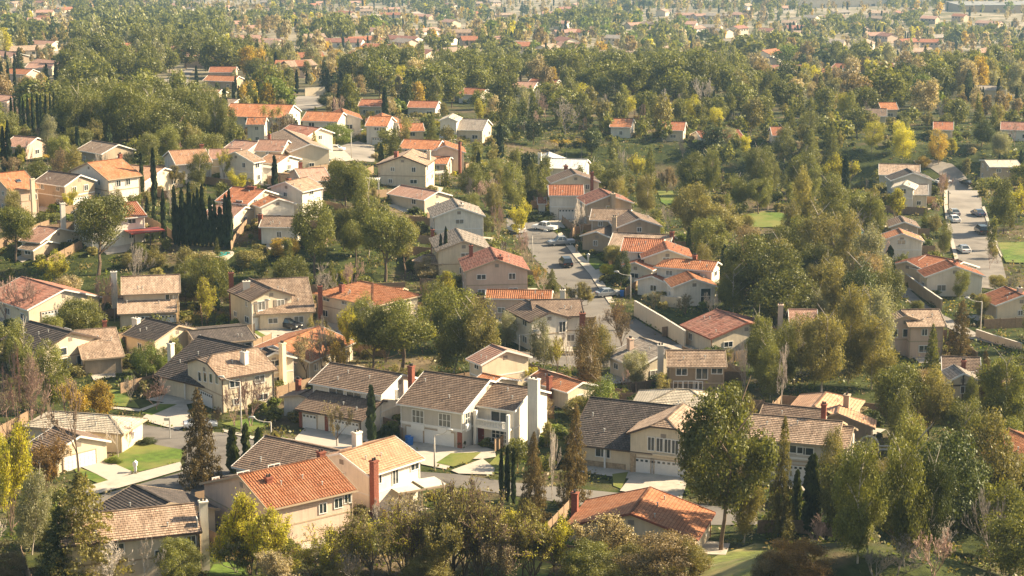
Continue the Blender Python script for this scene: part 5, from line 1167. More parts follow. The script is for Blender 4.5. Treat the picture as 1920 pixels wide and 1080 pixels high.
# hand placed: (kind, x, y base, y top, width px, leaf, bark)
HT = [
 ('sparsebud', 575, 712, 625, 80, 'tan'), ('bud', 625, 700, 610, 60, 'tan'), ('poplar', 1768, 365, 325, 26, 'brown'), ('tall', 1858, 470, 405, 30, 'mid'), ('tall', 1812, 330, 296, 26, 'olive'), ('round', 1730, 318, 290, 34, 'gold'), ('tall', 1800, 560, 505, 40, 'mid'), ('round', 1868, 548, 512, 40, 'olive'), ('tall', 1838, 600, 545, 36, 'olive'), ('round', 1720, 596, 560, 34, 'mid'),
 ('conifer', 378, 912, 722, 86, 'redcon'), ('cypress', 437, 888, 800, 26, 'dark'), ('cypress', 462, 884, 792, 22, 'dark'), ('cypress', 487, 892, 800, 24, 'dark'), ('cypress', 518, 895, 808, 34, 'olive'),
 ('cypress', 697, 838, 720, 19, 'cypress'), ('sparsebud', 632, 838, 752, 56, 'tan'), ('conifer', 1074, 950, 752, 74, 'redcon'), ('conifer', 1000, 985, 806, 66, 'redcon'), ('bare', 1035, 935, 800, 34, None, 'bark_pale'),
 ('cypress', 940, 938, 840, 11, 'cypress'), ('cypress', 951, 942, 835, 12, 'cypress'), ('cypress', 963, 945, 838, 11, 'cypress'), ('bigpine', 1352, 1032, 716, 225, 'green'), ('tall', 1395, 1020, 880, 70, 'olive'),
 ('conifer', 1460, 1000, 768, 62, 'olive'), ('cypress', 1520, 1000, 850, 38, 'dark'), ('cypress', 1492, 990, 880, 22, 'dark'), ('tall', 1612, 1015, 835, 120, 'mid'), ('tall', 1560, 935, 810, 70, 'olive'), ('tall', 1650, 980, 860, 80, 'olive'), ('tall', 1705, 1000, 790, 130, 'mid'),
 ('round', 1770, 1030, 800, 190, 'dark'), ('round', 1855, 1000, 780, 150, 'olive'), ('round', 1900, 1090, 935, 170, 'mid'), ('pine', 1680, 850, 680, 130, 'green'), ('pine', 1800, 850, 745, 100, 'mid'),
 ('pine', 1745, 850, 690, 95, 'olive'), ('tall', 1885, 840, 660, 110, 'green'), ('conifer', 1850, 790, 655, 55, 'redcon'),
 ('bare', 1680, 1085, 1000, 120, None, 'bark_grey'), ('bare', 1750, 1085, 985, 130, None, 'bark_pink'), ('bare', 1640, 1092, 1030, 90, None, 'bark_grey'), ('shrub', 1495, 1085, 1003, 150, 'orange'), ('shrub', 1445, 1095, 1020, 90, 'brown'), ('shrub', 1240, 1098, 985, 170, 'brown'), ('shrub', 1180, 1100, 1010, 120, 'olive'), ('shrub', 1290, 1085, 1000, 90, 'olive'),
 ('bud', 470, 1078, 925, 130, 'yellow'), ('bud', 520, 1085, 950, 110, 'yellow'), ('sparsebud', 620, 1090, 975, 130, 'yellow'), ('sparsebud', 700, 1092, 950, 150, 'olive'), ('sparsebud', 760, 1090, 935, 130, 'yellow'), ('sparsebud', 850, 1080, 905, 150, 'olive'), ('sparsebud', 900, 1090, 890, 150, 'olive'),
 ('bare', 870, 1085, 930, 120, None, 'bark'), ('bare', 780, 1088, 960, 120, None, 'bark'), ('bud', 980, 1085, 940, 120, 'olive'), ('bud', 1040, 1080, 960, 110, 'yellow'), ('shrub', 1100, 1095, 1000, 120, 'mid'), ('sparsebud', 935, 1095, 985, 130, 'tan'), ('shrub', 640, 1095, 1040, 110, 'olive'), ('shrub', 800, 1098, 1030, 120, 'olive'),
 ('conifer', 158, 1088, 880, 200, 'olive'), ('conifer', 120, 1095, 950, 110, 'dark'), ('bud', 20, 1005, 790, 110, 'yellow'), ('poplar', -5, 940, 800, 90, 'yellow'), ('tall', 60, 1040, 885, 90, 'grey'), ('bud', 90, 935, 812, 90, 'orange'), ('bare', 205, 1100, 1015, 90, None, 'bark_pale'), ('bare', 270, 1100, 1010, 110, None, 'bark_pale'),
 ('shrub', 335, 1092, 1000, 110, 'mid'), ('shrub', 15, 1090, 1030, 90, 'brown'), ('bare', 148, 886, 700, 150, None, 'bark'), ('bud', 150, 800, 712, 110, 'gold'), ('bud', 190, 800, 715, 90, 'gold'), ('bare', 222, 858, 780, 50, None, 'bark_pale'), ('bare', 240, 842, 790, 44, None, 'bark_pink'),
 ('bare', 35, 835, 640, 80, None, 'bark_pink'), ('bare', 60, 830, 660, 70, None, 'bark_pink'), ('bare', 15, 830, 690, 60, None, 'bark_pink'), ('tall', 95, 770, 640, 85, 'mid'), ('tall', 45, 720, 600, 90, 'mid'), ('tall', 25, 700, 620, 60, 'olive'), ('sparsebud', 60, 790, 660, 80, 'brown'),
 ('bare', 295, 770, 700, 60, None, 'bark_pink'), ('bare', 245, 755, 705, 40, None, 'bark_grey'), ('bare', 470, 800, 705, 100, None, 'bark_pink'), ('bare', 440, 800, 720, 60, None, 'bark_pink'), ('poplar', 275, 710, 640, 75, 'hedge'), ('round', 262, 700, 650, 40, 'dark'), ('poplar', 300, 705, 648, 40, 'hedge'),
 ('round', 145, 622, 553, 78, 'grey'), ('bare', 45, 605, 520, 90, None, 'bark_pink'), ('bare', 10, 600, 520, 70, None, 'bark_pink'), ('shrub', 130, 562, 507, 62, 'tan'), ('bare', 190, 600, 512, 60, None, 'bark_pink'), ('bare', 215, 606, 540, 40, None, 'bark_pale'), ('bud', 388, 612, 518, 62, 'yellow'), ('bare', 345, 650, 600, 60, None, 'bark_pale'), ('sparsebud', 325, 660, 610, 50, 'gold'),
 ('bare', 605, 705, 585, 90, None, 'bark_grey'), ('bud', 655, 680, 565, 62, 'yellow'), ('bud', 640, 715, 640, 50, 'gold'), ('pine', 748, 702, 556, 160, 'green'), ('pine', 700, 700, 575, 90, 'green'), ('round', 850, 655, 535, 120, 'green'), ('tall', 893, 702, 560, 100, 'olive'), ('tall', 850, 700, 590, 90, 'green'), ('tall', 905, 700, 640, 60, 'olive'), ('poplar', 810, 600, 525, 70, 'green'),
 ('pine', 185, 515, 360, 138, 'green'), ('pine', 30, 492, 384, 100, 'green'), ('pine', 590, 524, 372, 105, 'green'), ('pine', 722, 528, 392, 125, 'green'), ('pine', 760, 520, 412, 80, 'olive'), ('pine', 655, 420, 297, 95, 'green'), ('tall', 690, 480, 335, 75, 'mid'), ('pine', 665, 500, 410, 60, 'green'), ('round', 645, 470, 380, 60, 'green'),
 ('palm', 497, 300, 198, 26, 'olive'), ('palm', 512, 302, 205, 26, 'olive'), ('palm', 525, 298, 200, 26, 'olive'), ('palm', 868, 312, 262, 28, 'olive'), ('palm', 628, 385, 322, 26, 'olive'), ('palm', 1040, 298, 262, 26, 'gold'), ('palm', 1062, 298, 262, 26, 'gold'), ('palm', 1090, 298, 260, 28, 'gold'), ('palm', 1010, 350, 308, 34, 'olive'), ('palm', 1648, 385, 345, 26, 'olive'), ('palm', 1697, 378, 362, 16, 'olive'), ('palm', 1870, 330, 280, 26, 'olive'), ('palm', 1880, 210, 160, 20, 'olive'), ('palm', 1680, 200, 162, 22, 'olive'), ('palm', 1250, 205, 190, 16, 'olive'), ('palm', 1205, 365, 330, 24, 'olive'),
 ('cypress', 267, 372, 283, 11, 'cypress'), ('cypress', 290, 386, 276, 14, 'cypress'), ('cypress', 308, 452, 352, 12, 'cypress'), ('cypress', 329, 458, 346, 13, 'cypress'), ('cypress', 343, 458, 352, 13, 'cypress'), ('cypress', 357, 460, 340, 14, 'cypress'), ('cypress', 366, 460, 362, 13, 'cypress'), ('cypress', 373, 460, 350, 13, 'cypress'), ('cypress', 381, 462, 344, 14, 'cypress'), ('cypress', 387, 462, 390, 12, 'cypress'), ('cypress', 396, 462, 366, 13, 'cypress'), ('cypress', 404, 462, 376, 12, 'cypress'), ('cypress', 414, 463, 386, 16, 'cypress'), ('cypress', 425, 464, 364, 16, 'cypress'), ('cypress', 432, 464, 354, 14, 'cypress'), ('cypress', 349, 462, 378, 14, 'cypress'), ('cypress', 335, 460, 385, 13, 'cypress'), ('cypress', 289, 425, 385, 11, 'cypress'), ('cypress', 276, 400, 370, 10, 'cypress'),
 ('cypress', 937, 300, 232, 19, 'cypress'), ('cypress', 827, 516, 438, 10, 'cypress'), ('cypress', 836, 516, 424, 10, 'cypress'), ('cypress', 526, 270, 232, 9, 'cypress'), ('cypress', 18, 322, 225, 14, 'cypress'), ('cypress', 8, 322, 235, 12, 'cypress'), ('cypress', 33, 320, 278, 11, 'cypress'), ('cypress', 5, 176, 113, 8, 'cypress'), ('cypress', 17, 176, 115, 8, 'cypress'), ('cypress', 29, 176, 113, 8, 'cypress'), ('cypress', 131, 180, 130, 7, 'cypress'),
 ('cypress', 369, 170, 122, 8, 'cypress'), ('cypress', 438, 192, 152, 7, 'cypress'), ('cypress', 448, 192, 160, 7, 'cypress'), ('cypress', 456, 193, 158, 7, 'cypress'), ('cypress', 465, 193, 155, 7, 'cypress'), ('round', 408, 172, 153, 13, 'dark'),
 ('cypress', 1357, 520, 458, 16, 'cypress'), ('cypress', 1290, 498, 425, 12, 'dark'), ('cypress', 1232, 492, 462, 12, 'dark'), ('cypress', 1263, 490, 460, 12, 'dark'), ('cypress', 1325, 488, 455, 12, 'dark'), ('round', 1163, 540, 462, 42, 'dark'), ('cypress', 715, 310, 268, 14, 'dark'), ('cypress', 747, 300, 255, 15, 'dark'), ('cypress', 735, 298, 262, 12, 'dark'),
 ('cypress', 1871, 350, 288, 9, 'cypress'), ('cypress', 1863, 350, 298, 8, 'cypress'), ('cypress', 1034, 185, 160, 5, 'cypress'), ('cypress', 1040, 185, 158, 5, 'cypress'), ('cypress', 1046, 185, 160, 5, 'cypress'), ('cypress', 1338, 205, 168, 7, 'cypress'), ('cypress', 1329, 205, 175, 6, 'cypress'),
 ('bud', 1196, 348, 284, 54, 'yellow'), ('bare', 1164, 345, 275, 34, None, 'bark_pale'), ('bud', 1250, 362, 313, 34, 'brown'), ('poplar', 1635, 285, 226, 62, 'yellow'), ('poplar', 1690, 312, 234, 54, 'yellow'), ('poplar', 1686, 290, 226, 40, 'yellow'), ('poplar', 1585, 222, 170, 46, 'yellow'), ('poplar', 1302, 236, 175, 46, 'yellow'), ('poplar', 1343, 240, 200, 42, 'yellow'), ('poplar', 1092, 202, 155, 54, 'yellow'), ('poplar', 1183, 215, 178, 38, 'yellow'), ('poplar', 1145, 225, 190, 30, 'yellow'), ('poplar', 630, 125, 90, 40, 'gold'), ('poplar', 742, 122, 88, 22, 'yellow'), ('poplar', 752, 165, 122, 40, 'yellow'), ('poplar', 1760, 308, 240, 55, 'gold'), ('poplar', 1370, 275, 235, 36, 'grey'), ('poplar', 1397, 292, 252, 32, 'yellow'), ('poplar', 10, 80, 38, 26, 'yellow'), ('poplar', 32, 80, 46, 26, 'yellow'), ('poplar', 1262, 108, 80, 26, 'yellow'), ('poplar', 215, 260, 200, 26, 'yellow'), ('poplar', 222, 140, 105, 24, 'yellow'),
 ('pine', 1298, 475, 343, 92, 'olive'), ('pine', 1355, 482, 376, 100, 'olive'), ('pine', 1422, 402, 334, 56, 'green'), ('pine', 1395, 470, 400, 50, 'olive'), ('tall', 1510, 470, 320, 60, 'olive'), ('tall', 1480, 480, 380, 50, 'olive'), ('round', 1475, 560, 480, 90, 'green'), ('round', 1430, 540, 480, 70, 'mid'), ('round', 1240, 560, 545, 25, 'green'), ('round', 1355, 560, 525, 70, 'green'), ('round', 1880, 440, 338, 58, 'green'), ('round', 1840, 275, 225, 50, 'dark'), ('round', 1875, 305, 240, 40, 'grey'),
 ('conifer', 1560, 330, 225, 52, 'mid'), ('conifer', 1520, 310, 240, 55, 'mid'), ('tall', 1470, 305, 235, 60, 'mid'), ('conifer', 1797, 672, 560, 62, 'redcon'), ('conifer', 1748, 690, 605, 32, 'green'), ('conifer', 1735, 135, 85, 32, 'dark'), ('bare', 1465, 770, 640, 70, None, 'bark_pale'), ('bare', 1395, 740, 640, 60, None, 'bark_pale'), ('tall', 1420, 720, 580, 60, 'mid'), ('tall', 1540, 740, 575, 110, 'olive'), ('tall', 1590, 720, 545, 80, 'olive'), ('tall', 1620, 640, 480, 120, 'dark'), ('tall', 1560, 600, 490, 90, 'olive'), ('tall', 1500, 700, 590, 80, 'olive'), ('tall', 1635, 730, 600, 90, 'olive'), ('round', 1660, 610, 500, 80, 'green'), ('tall', 1475, 720, 600, 60, 'mid'), ('tall', 1525, 560, 500, 60, 'olive'),
 ('tall', 1110, 745, 600, 75, 'redcon'), ('tall', 1125, 700, 610, 60, 'olive'), ('tall', 1020, 690, 600, 64, 'grey'), ('sparsebud', 1045, 700, 625, 40, 'yellow'), ('bare', 1068, 712, 640, 50, None, 'bark_pale'), ('sparsebud', 1155, 620, 565, 60, 'orange'), ('sparsebud', 1165, 650, 580, 50, 'brown'), ('round', 1190, 730, 655, 58, 'grey'), ('bud', 1240, 755, 698, 56, 'olive'), ('bare', 1180, 740, 690, 36, None, 'bark_pink'), ('bud', 985, 725, 678, 56, 'yellow'), ('sparsebud', 1325, 645, 612, 50, 'gold'), ('bud', 1085, 578, 527, 60, 'olive'), ('conifer', 1033, 545, 503, 34, 'green'), ('sparsebud', 1010, 540, 497, 36, 'gold'), ('poplar', 1125, 790, 702, 90, 'hedge'), ('shrub', 1085, 780, 738, 60, 'olive'), ('poplar', 1372, 760, 728, 110, 'olive'), ('tall', 947, 650, 585, 50, 'grey'),
 ('bare', 1090, 452, 372, 34, None, 'bark_pale'), ('bare', 1078, 445, 380, 26, None, 'bark_pale'), ('round', 1148, 500, 455, 48, 'olive'), ('bare', 975, 505, 420, 44, None, 'bark_pink'), ('bare', 990, 490, 430, 30, None, 'bark_pink'), ('bare', 935, 450, 380, 40, None, 'bark_pink'), ('round', 912, 442, 402, 36, 'green'), ('bare', 880, 385, 330, 60, None, 'bark_grey'), ('bare', 910, 390, 335, 60, None, 'bark_pink'), ('poplar', 930, 330, 296, 44, 'mid'), ('round', 630, 275, 230, 64, 'hedge'), ('conifer', 590, 305, 244, 26, 'olive'), ('bare', 740, 345, 300, 24, None, 'bark_pink'), ('sparsebud', 420, 345, 278, 40, 'yellow'), ('bud', 330, 355, 310, 46, 'olive'), ('tall', 375, 350, 285, 56, 'mid'), ('tall', 512, 310, 262, 34, 'olive'), ('round', 112, 388, 343, 38, 'dark'), ('conifer', 168, 360, 318, 18, 'green'), ('conifer', 200, 372, 328, 20, 'green'), ('shrub', 95, 415, 395, 50, 'green'), ('palm', 90, 315, 290, 26, 'gold'), ('round', 145, 300, 232, 60, 'mid'), ('tall', 88, 300, 220, 52, 'grey'), ('sparsebud', 240, 320, 285, 34, 'hedge'), ('bare', 290, 290, 248, 28, None, 'bark_grey'), ('bare', 50, 330, 262, 30, None, 'bark_pink'), ('round', 118, 200, 140, 50, 'green'), ('round', 60, 195, 140, 50, 'brown'), ('round', 400, 230, 180, 80, 'green'), ('round', 485, 150, 105, 70, 'green'), ('round', 540, 110, 90, 24, 'dark'), ('round', 620, 205, 172, 56, 'dark'), ('tall', 1860, 485, 455, 30, 'olive'), ('tall', 1770, 480, 415, 36, 'mid'), ('round', 1750, 440, 400, 34, 'olive'), ('bare', 1855, 505, 470, 34, None, 'bark_pink'), ('bare', 1765, 370, 320, 40, None, 'bark_pink'), ('round', 1672, 345, 315, 34, 'olive'),
 ('shrub', 1100, 560, 548, 30, 'olive'), ('sparsebud', 1225, 585, 545, 40, 'grey'), ('sparsebud', 1285, 590, 548, 40, 'grey'), ('shrub', 212, 868, 857, 36, 'hedge'), ('shrub', 275, 832, 822, 42, 'dark'), ('shrub', 515, 760, 742, 26, 'hedge'), ('shrub', 545, 778, 765, 18, 'hedge'), ('shrub', 562, 780, 768, 16, 'hedge'), ('shrub', 725, 825, 795, 26, 'dark'), ('shrub', 865, 840, 820, 18, 'dark'), ('shrub', 1010, 412, 395, 70, 'dark'),
 ('shrub', 245, 500, 470, 40, 'olive'), ('shrub', 290, 500, 458, 50, 'olive'), ('shrub', 355, 505, 460, 56, 'olive'), ('shrub', 390, 500, 466, 40, 'tan'), ('shrub', 260, 480, 450, 40, 'green'), ('shrub', 535, 480, 440, 60, 'gold'), ('shrub', 800, 520, 480, 60, 'tan'), ('shrub', 845, 535, 505, 40, 'hedge'), ('shrub', 870, 540, 510, 50, 'green'), ('shrub', 470, 500, 460, 60, 'olive')]
for t in HT: TP(*t)
for i in range(22):
    x = 440 + i * 33 + trng.uniform(-12, 12)
    if 1030 < x < 1110: continue
    TP(trng.choice(('bud', 'sparsebud', 'bud', 'bare')), x, 1092 + trng.uniform(-30, 20), (1005 if x < 690 else 950) + trng.uniform(-35, 35), trng.uniform(100, 160), trng.choice(('olive', 'yellow', 'yellow', 'tan', 'mid')), trng.choice(('bark', 'bark_grey')))
for i in range(9): TP(trng.choice(('tall', 'round')), 1560 + i * 45 + trng.uniform(-14, 14), 1000 + trng.uniform(-40, 60), 865 + trng.uniform(-50, 50), trng.uniform(90, 130), trng.choice(('mid', 'olive', 'green', 'dark')))
# rows of thin cypresses, upper left
for i in range(15): TP('cypress', 22 + i * 8.3 + trng.uniform(-1.5, 1.5), 252 - i * .6, 176 + trng.uniform(-5, 8), 7.5, 'cypress')
for i in range(8): TP('cypress', 237 + i * 6.2, 150 - i * 3, 108 - i * 2 + trng.uniform(-4, 6), 6.5, 'cypress')
for i in range(7): TP('cypress', 318 + i * 6.5, 252, 190 + trng.uniform(-2, 26), 8, 'cypress')
for i in range(9): TP('cypress', 318 + i * 5.0, 106, 82 + trng.uniform(-3, 4), 5.5, 'cypress')
for i in range(12): TP('cypress', 1828 - 140 + i * 4.6, 75, 56 + trng.uniform(-2, 3), 4, 'cypress')
for i in range(8): TP('cypress', 1810 + i * 4.6, 192, 160 + trng.uniform(-2, 4), 5.5, 'cypress')
# hedges along the retaining wall
for i in range(12):
    x0, y0 = 1212 + i * 6.6, 589 + i * 4.3; TP('shrub', x0, y0, y0 - 9, 15, 'hedge' if i % 2 else 'brown')

# ------------------------------------------------------------------ automatic fill of yards, groves and the far wood
frng = random.Random(5)
GRID = {}
for pl in GPOLY + HFOOT:
    xs = [p[0] for p in pl]; ys = [p[1] for p in pl]
    for a in range(int(min(xs) // 20), int(max(xs) // 20) + 1):
        for b in range(int(min(ys) // 20), int(max(ys) // 20) + 1): GRID.setdefault((a, b), []).append(pl)
def blocked(x, y): return any(inpoly(x, y, pl) for pl in GRID.get((int(x // 20), int(y // 20)), ()))
KP = np.array(KEEP)
def hides(loc, w, h):
    sx, sy = proj(loc); tx, ty = proj(loc + Vector((0, 0, h))); wp = w * pxm(loc) * .36
    m = (np.abs(KP[:, 0] - sx) < wp) & (KP[:, 1] > ty + .12 * (sy - ty)) & (KP[:, 1] < sy) & (KP[:, 2] > loc.y + 1) & (KP[:, 2] < loc.y + 90)
    return m.any()
placed = [(t[5].x, t[5].y, t[6] * .4) for t in TREES]
PG = {}
for p in placed: PG.setdefault((int(p[0] // 8), int(p[1] // 8)), []).append(p)
def near_tree(x, y, r):
    a, b = int(x // 8), int(y // 8)
    for i in (-1, 0, 1):
        for j in (-1, 0, 1):
            for q in PG.get((a + i, b + j), ()):
                if (q[0] - x) ** 2 + (q[1] - y) ** 2 < (r + q[2]) ** 2: return True
    return False
def pick(ws):
    t = frng.uniform(0, sum(w for w, _ in ws))
    for w, v in ws:
        t -= w
        if t <= 0: return v
    return ws[-1][1]
YARD = [(14, ('round', 'green')), (12, ('round', 'mid')), (10, ('tall', 'olive')), (11, ('bud', 'yellow')), (14, ('bare', None)), (9, ('sparsebud', 'brown')), (7, ('bud', 'olive')), (6, ('poplar', 'mid')), (6, ('conifer', 'green')), (4, ('cypress', 'cypress')), (12, ('shrub', 'olive')), (8, ('shrub', 'hedge')), (5, ('shrub', 'tan'))]
GROVE = [(30, ('tall', 'olive')), (20, ('tall', 'mid')), (20, ('round', 'green')), (14, ('pine', 'green')), (8, ('tall', 'grey')), (6, ('conifer', 'green')), (6, ('bare', None)), (5, ('poplar', 'brown'))]
DARKG = [(40, ('round', 'green')), (22, ('pine', 'green')), (22, ('tall', 'mid')), (10, ('conifer', 'green')), (4, ('tall', 'grey'))]
FARW = [(9, ('round', 'green')), (7, ('round', 'dark')), (11, ('tall', 'mid')), (8, ('tall', 'grey')), (13, ('cypress', 'cypress')), (7, ('poplar', 'yellow')), (11, ('poplar', 'tan')), (12, ('poplar', 'brown')), (4, ('poplar', 'gold')), (10, ('conifer', 'dark')), (7, ('tall', 'olive')), (5, ('round', 'hedge'))]
SPARSE = [(20, ('poplar', 'tan')), (20, ('poplar', 'brown')), (10, ('poplar', 'grey')), (8, ('poplar', 'olive')), (6, ('cypress', 'cypress')), (10, ('shrub', 'olive')), (5, ('poplar', 'gold'))]
RAV = [(20, ('tall', 'mid')), (20, ('round', 'green')), (10, ('conifer', 'green')), (14, ('shrub', 'olive')), (16, ('shrub', 'green')), (8, ('poplar', 'mid')), (5, ('bare', None)), (5, ('poplar', 'olive'))]
def zone(px, py):
    if 1370 < px and 430 < py < 760 and not (px > 1660 and py < 560): return GROVE, .8, (8, 15)
    if px > 1560 and py >= 760: return GROVE, .8, (6, 11)
    if 140 < px < 420 and 25 < py < 290 and py < 300 - (px - 140) * .05: return DARKG, .75, (10, 17)
    if 1040 < px < 1380 and 125 < py < 200: return DARKG, .8, (9, 16)
    if 800 < px < 1000 and 100 < py < 225: return DARKG, .6, (8, 14)
    if 940 < px < 1340 and 258 < py < 352: return [(20, ('shrub', 'green')), (10, ('shrub', 'olive')), (14, ('round', 'dark')), (10, ('round', 'green')), (8, ('tall', 'mid')), (4, ('bare', None))], .55, (3, 8.5)
    if 940 < px < 1560 and 200 < py < 400: return RAV, .9, (4, 12)
    if px < 900 and 445 < py < 540: return RAV, .62, (2.5, 6)
    if py > 1000: return YARD, .75, (2.5, 5.5)
    if py > 700: return YARD, .38, (2.0, 5.5)
    if py > 230: return YARD, .66, (3.0, 10)
    m_ = math.sin(px / 61 + 1.1 * math.sin(py / 9.0)) * math.sin(py / 13.0 + px / 210 + 2)
    if m_ > .62: return DARKG, .9, (9, 17)
    if m_ < -.05: return SPARSE, .55, (4, 9)
    return FARW, .8, (6, 15)
def px_free(s): return (940 < s[0] < 1560 and 195 < s[1] < 262) or (1300 < s[0] < 1700 and 150 < s[1] < 300)
far_items = []; fill_items = []
y = 200.0
while y < 2950:
    step = 6.2 if y < 600 else (8.2 if y < 1000 else (14 if y < 1700 else 19))
    w = y * .262 + 14; n = int(2 * w / step)
    for i in range(n):
        x = -w + (i + frng.random()) * 2 * w / n; yy = y + frng.uniform(-.5, .5) * step
        z = g(x, yy); s = proj((x, yy, z))
        if not (-60 < s[0] < 1980 and -25 < s[1] < 1130): continue
        ws, prob, (h0, h1) = zone(*s)
        if frng.random() > (prob if yy < 1000 else max(prob, .5)): continue
        if blocked(x, yy): continue
        kind, leaf = pick(ws); h = frng.uniform(h0, h1)
        if kind == 'shrub': h = frng.uniform(1.2, 2.6)
        asp = {'round': 1.0, 'pine': .95, 'tall': .6, 'poplar': .72, 'shrub': 1.3, 'conifer': .5, 'cypress': .17, 'bare': .75, 'bud': .8, 'sparsebud': .85}[kind]
        if kind == 'cypress': h = min(h, 10)
        tw = h * asp * frng.uniform(.8, 1.2)
        if near_tree(x, yy, tw * .24): continue
        loc = Vector((x, yy, z))
        if not (px_free(s)) and hides(loc, tw, h): continue
        PG.setdefault((int(x // 8), int(yy // 8)), []).append((x, yy, tw * .3))
        item = (kind, leaf, loc, tw, h, h * pxm(loc))
        (fill_items if yy < 1000 else far_items).append(item)
    y += step
for pl in HFOOT:
    cx = sum(p[0] for p in pl) / 4; cy = sum(p[1] for p in pl) / 4
    if cy > 700: continue
    for e in range(4):
        a, b = pl[e], pl[(e + 1) % 4]; n = max(1, int(math.hypot(a[0] - b[0], a[1] - b[1]) / 2.6))
        for k in range(n):
            if frng.random() < .35: continue
            t = (k + frng.random()) / n; x = a[0] + (b[0] - a[0]) * t; yy = a[1] + (b[1] - a[1]) * t; o_ = frng.uniform(.3, 2.2)
            dd = math.hypot(x - cx, yy - cy); x += (x - cx) / dd * o_; yy += (yy - cy) / dd * o_
            if blocked(x, yy) or near_tree(x, yy, .5): continue
            h = frng.uniform(.8, 2.4); loc = Vector((x, yy, g(x, yy)))
            fill_items.append(('shrub', pick([(5, 'hedge'), (5, 'green'), (5, 'olive'), (3, 'dark'), (1, 'tan'), (1, 'yellow')]), loc, h * frng.uniform(1.0, 1.8), h, h * pxm(loc)))
# the largest become things of their own, the rest the distant wood
fill_items.sort(key=lambda t: -t[5])
budget = {}; 
for t in TREES: budget[CATS[t[1]][1]] = budget.get(CATS[t[1]][1], 0) + 1
rest = []; under = []
for it in fill_items:
    c = CATS[it[0]][1]
    if budget.get(c, 0) < 285:
        budget[c] = budget.get(c, 0) + 1
        big = it[5] * min(1, it[3] / it[4] * 2) > 62 and it[2].y < 560
        tree(it[0], it[2], it[3], it[4], it[1] or 'green', None if it[0] != 'bare' else frng.choice(('bark_grey', 'bark_pink', 'bark_pale')), mid=not big)
    elif it[0] == 'shrub' or it[2].y < 520: under.append(it)
    else: rest.append(it)
print('COUNTS', budget, 'fill', len(fill_items), 'rest', len(rest), 'far', len(far_items))
def mass(name, items, lodlevel, label):
    pal = ['green', 'mid', 'olive', 'grey', 'yellow', 'gold', 'brown', 'tan', 'cypress', 'dark', 'orange', 'hedge']
    VV = []; MI = []; r = rs(3)
    for kind, leaf, loc, w, h, _ in items:
        if kind in ('bare', 'sparsebud', 'bud'): kind = 'poplar'; leaf = leaf or 'brown'
        lv = lodlevel if lodlevel is not None else (0 if loc.y < 1250 else 1)
        if lv == 2 and kind not in ('shrub', 'round', 'tall', 'poplar', 'pine'): lv = 0
        T_ = LOD[kind][r.randint(3)][lv]; a = r.uniform(0, 6.28); c, s = math.cos(a), math.sin(a)
        X = T_ * np.array([w, w, h]); X = np.stack([X[:, 0] * c - X[:, 1] * s + loc.x, X[:, 0] * s + X[:, 1] * c + loc.y, X[:, 2] + loc.z], 1)
        VV.append(X); MI.append(np.full(len(X) // 4, pal.index(leaf or 'brown')))
    if not VV: return
    V = np.concatenate(VV); mi = np.concatenate(MI).astype(np.int32)
    me = bpy.data.meshes.new(name); me.vertices.add(len(V)); me.vertices.foreach_set('co', V.astype(np.float32).ravel())
    me.loops.add(len(V)); me.loops.foreach_set('vertex_index', np.arange(len(V), dtype=np.int32)); me.polygons.add(len(V) // 4)
    me.polygons.foreach_set('loop_start', np.arange(0, len(V), 4, dtype=np.int32)); me.polygons.foreach_set('material_index', mi); me.update()
    for p in pal: me.materials.append(M['leaf_' + p])
    o = link(bpy.data.objects.new(name, me)); tag(o, label, None, kind='stuff')
mass('undergrowth', under, 2, 'tangled bushes and undergrowth filling the yards between houses and trees')
mass('distant_woodland', rest + far_items, None, 'distant mass of trees fading into haze at the top of the photo')
# low brush and tufts covering the banks, yards and slopes
def brush():
    r = rs(21); P_ = []; mi = []
    fr = random.Random(9)
    for _ in range(42000):
        y = 175 + 440 * fr.random() ** .8; x = fr.uniform(-1, 1) * (y * .262 + 10); sc_ = .45 + .55 * math.sin(x * .13 + 1.7 * math.sin(y * .05)) * math.sin(y * .11 + x * .03)
        if fr.random() > .4 + .6 * max(0, sc_): continue
        if blocked(x, y): continue
        k = fr.randint(5, 12); z = g(x, y); R_ = fr.uniform(.25, .7)
        c = fr.choice((0, 0, 1, 2, 2, 3, 4))
        for i in range(k): P_.append((x + fr.gauss(0, R_), y + fr.gauss(0, R_), z + fr.uniform(0, R_ * 1.1))); mi.append(c)
    P_ = np.array(P_); V = leafquads(P_, r.normal(0, 1, P_.shape) + np.array([0, 0, .6]), .2, r)
    me = bpy.data.meshes.new('ground_brush'); me.vertices.add(len(V)); me.vertices.foreach_set('co', V.astype(np.float32).ravel())
    me.loops.add(len(V)); me.loops.foreach_set('vertex_index', np.arange(len(V), dtype=np.int32)); me.polygons.add(len(V) // 4)
    me.polygons.foreach_set('loop_start', np.arange(0, len(V), 4, dtype=np.int32)); me.polygons.foreach_set('material_index', np.array(mi, dtype=np.int32)); me.update()
    for p in ('green', 'olive', 'hedge', 'tan', 'brown'): me.materials.append(M['leaf_' + p])
    tag(link(bpy.data.objects.new('ground_brush', me)), 'low brush and tufts covering the banks and yards', None, kind='stuff')
brush()
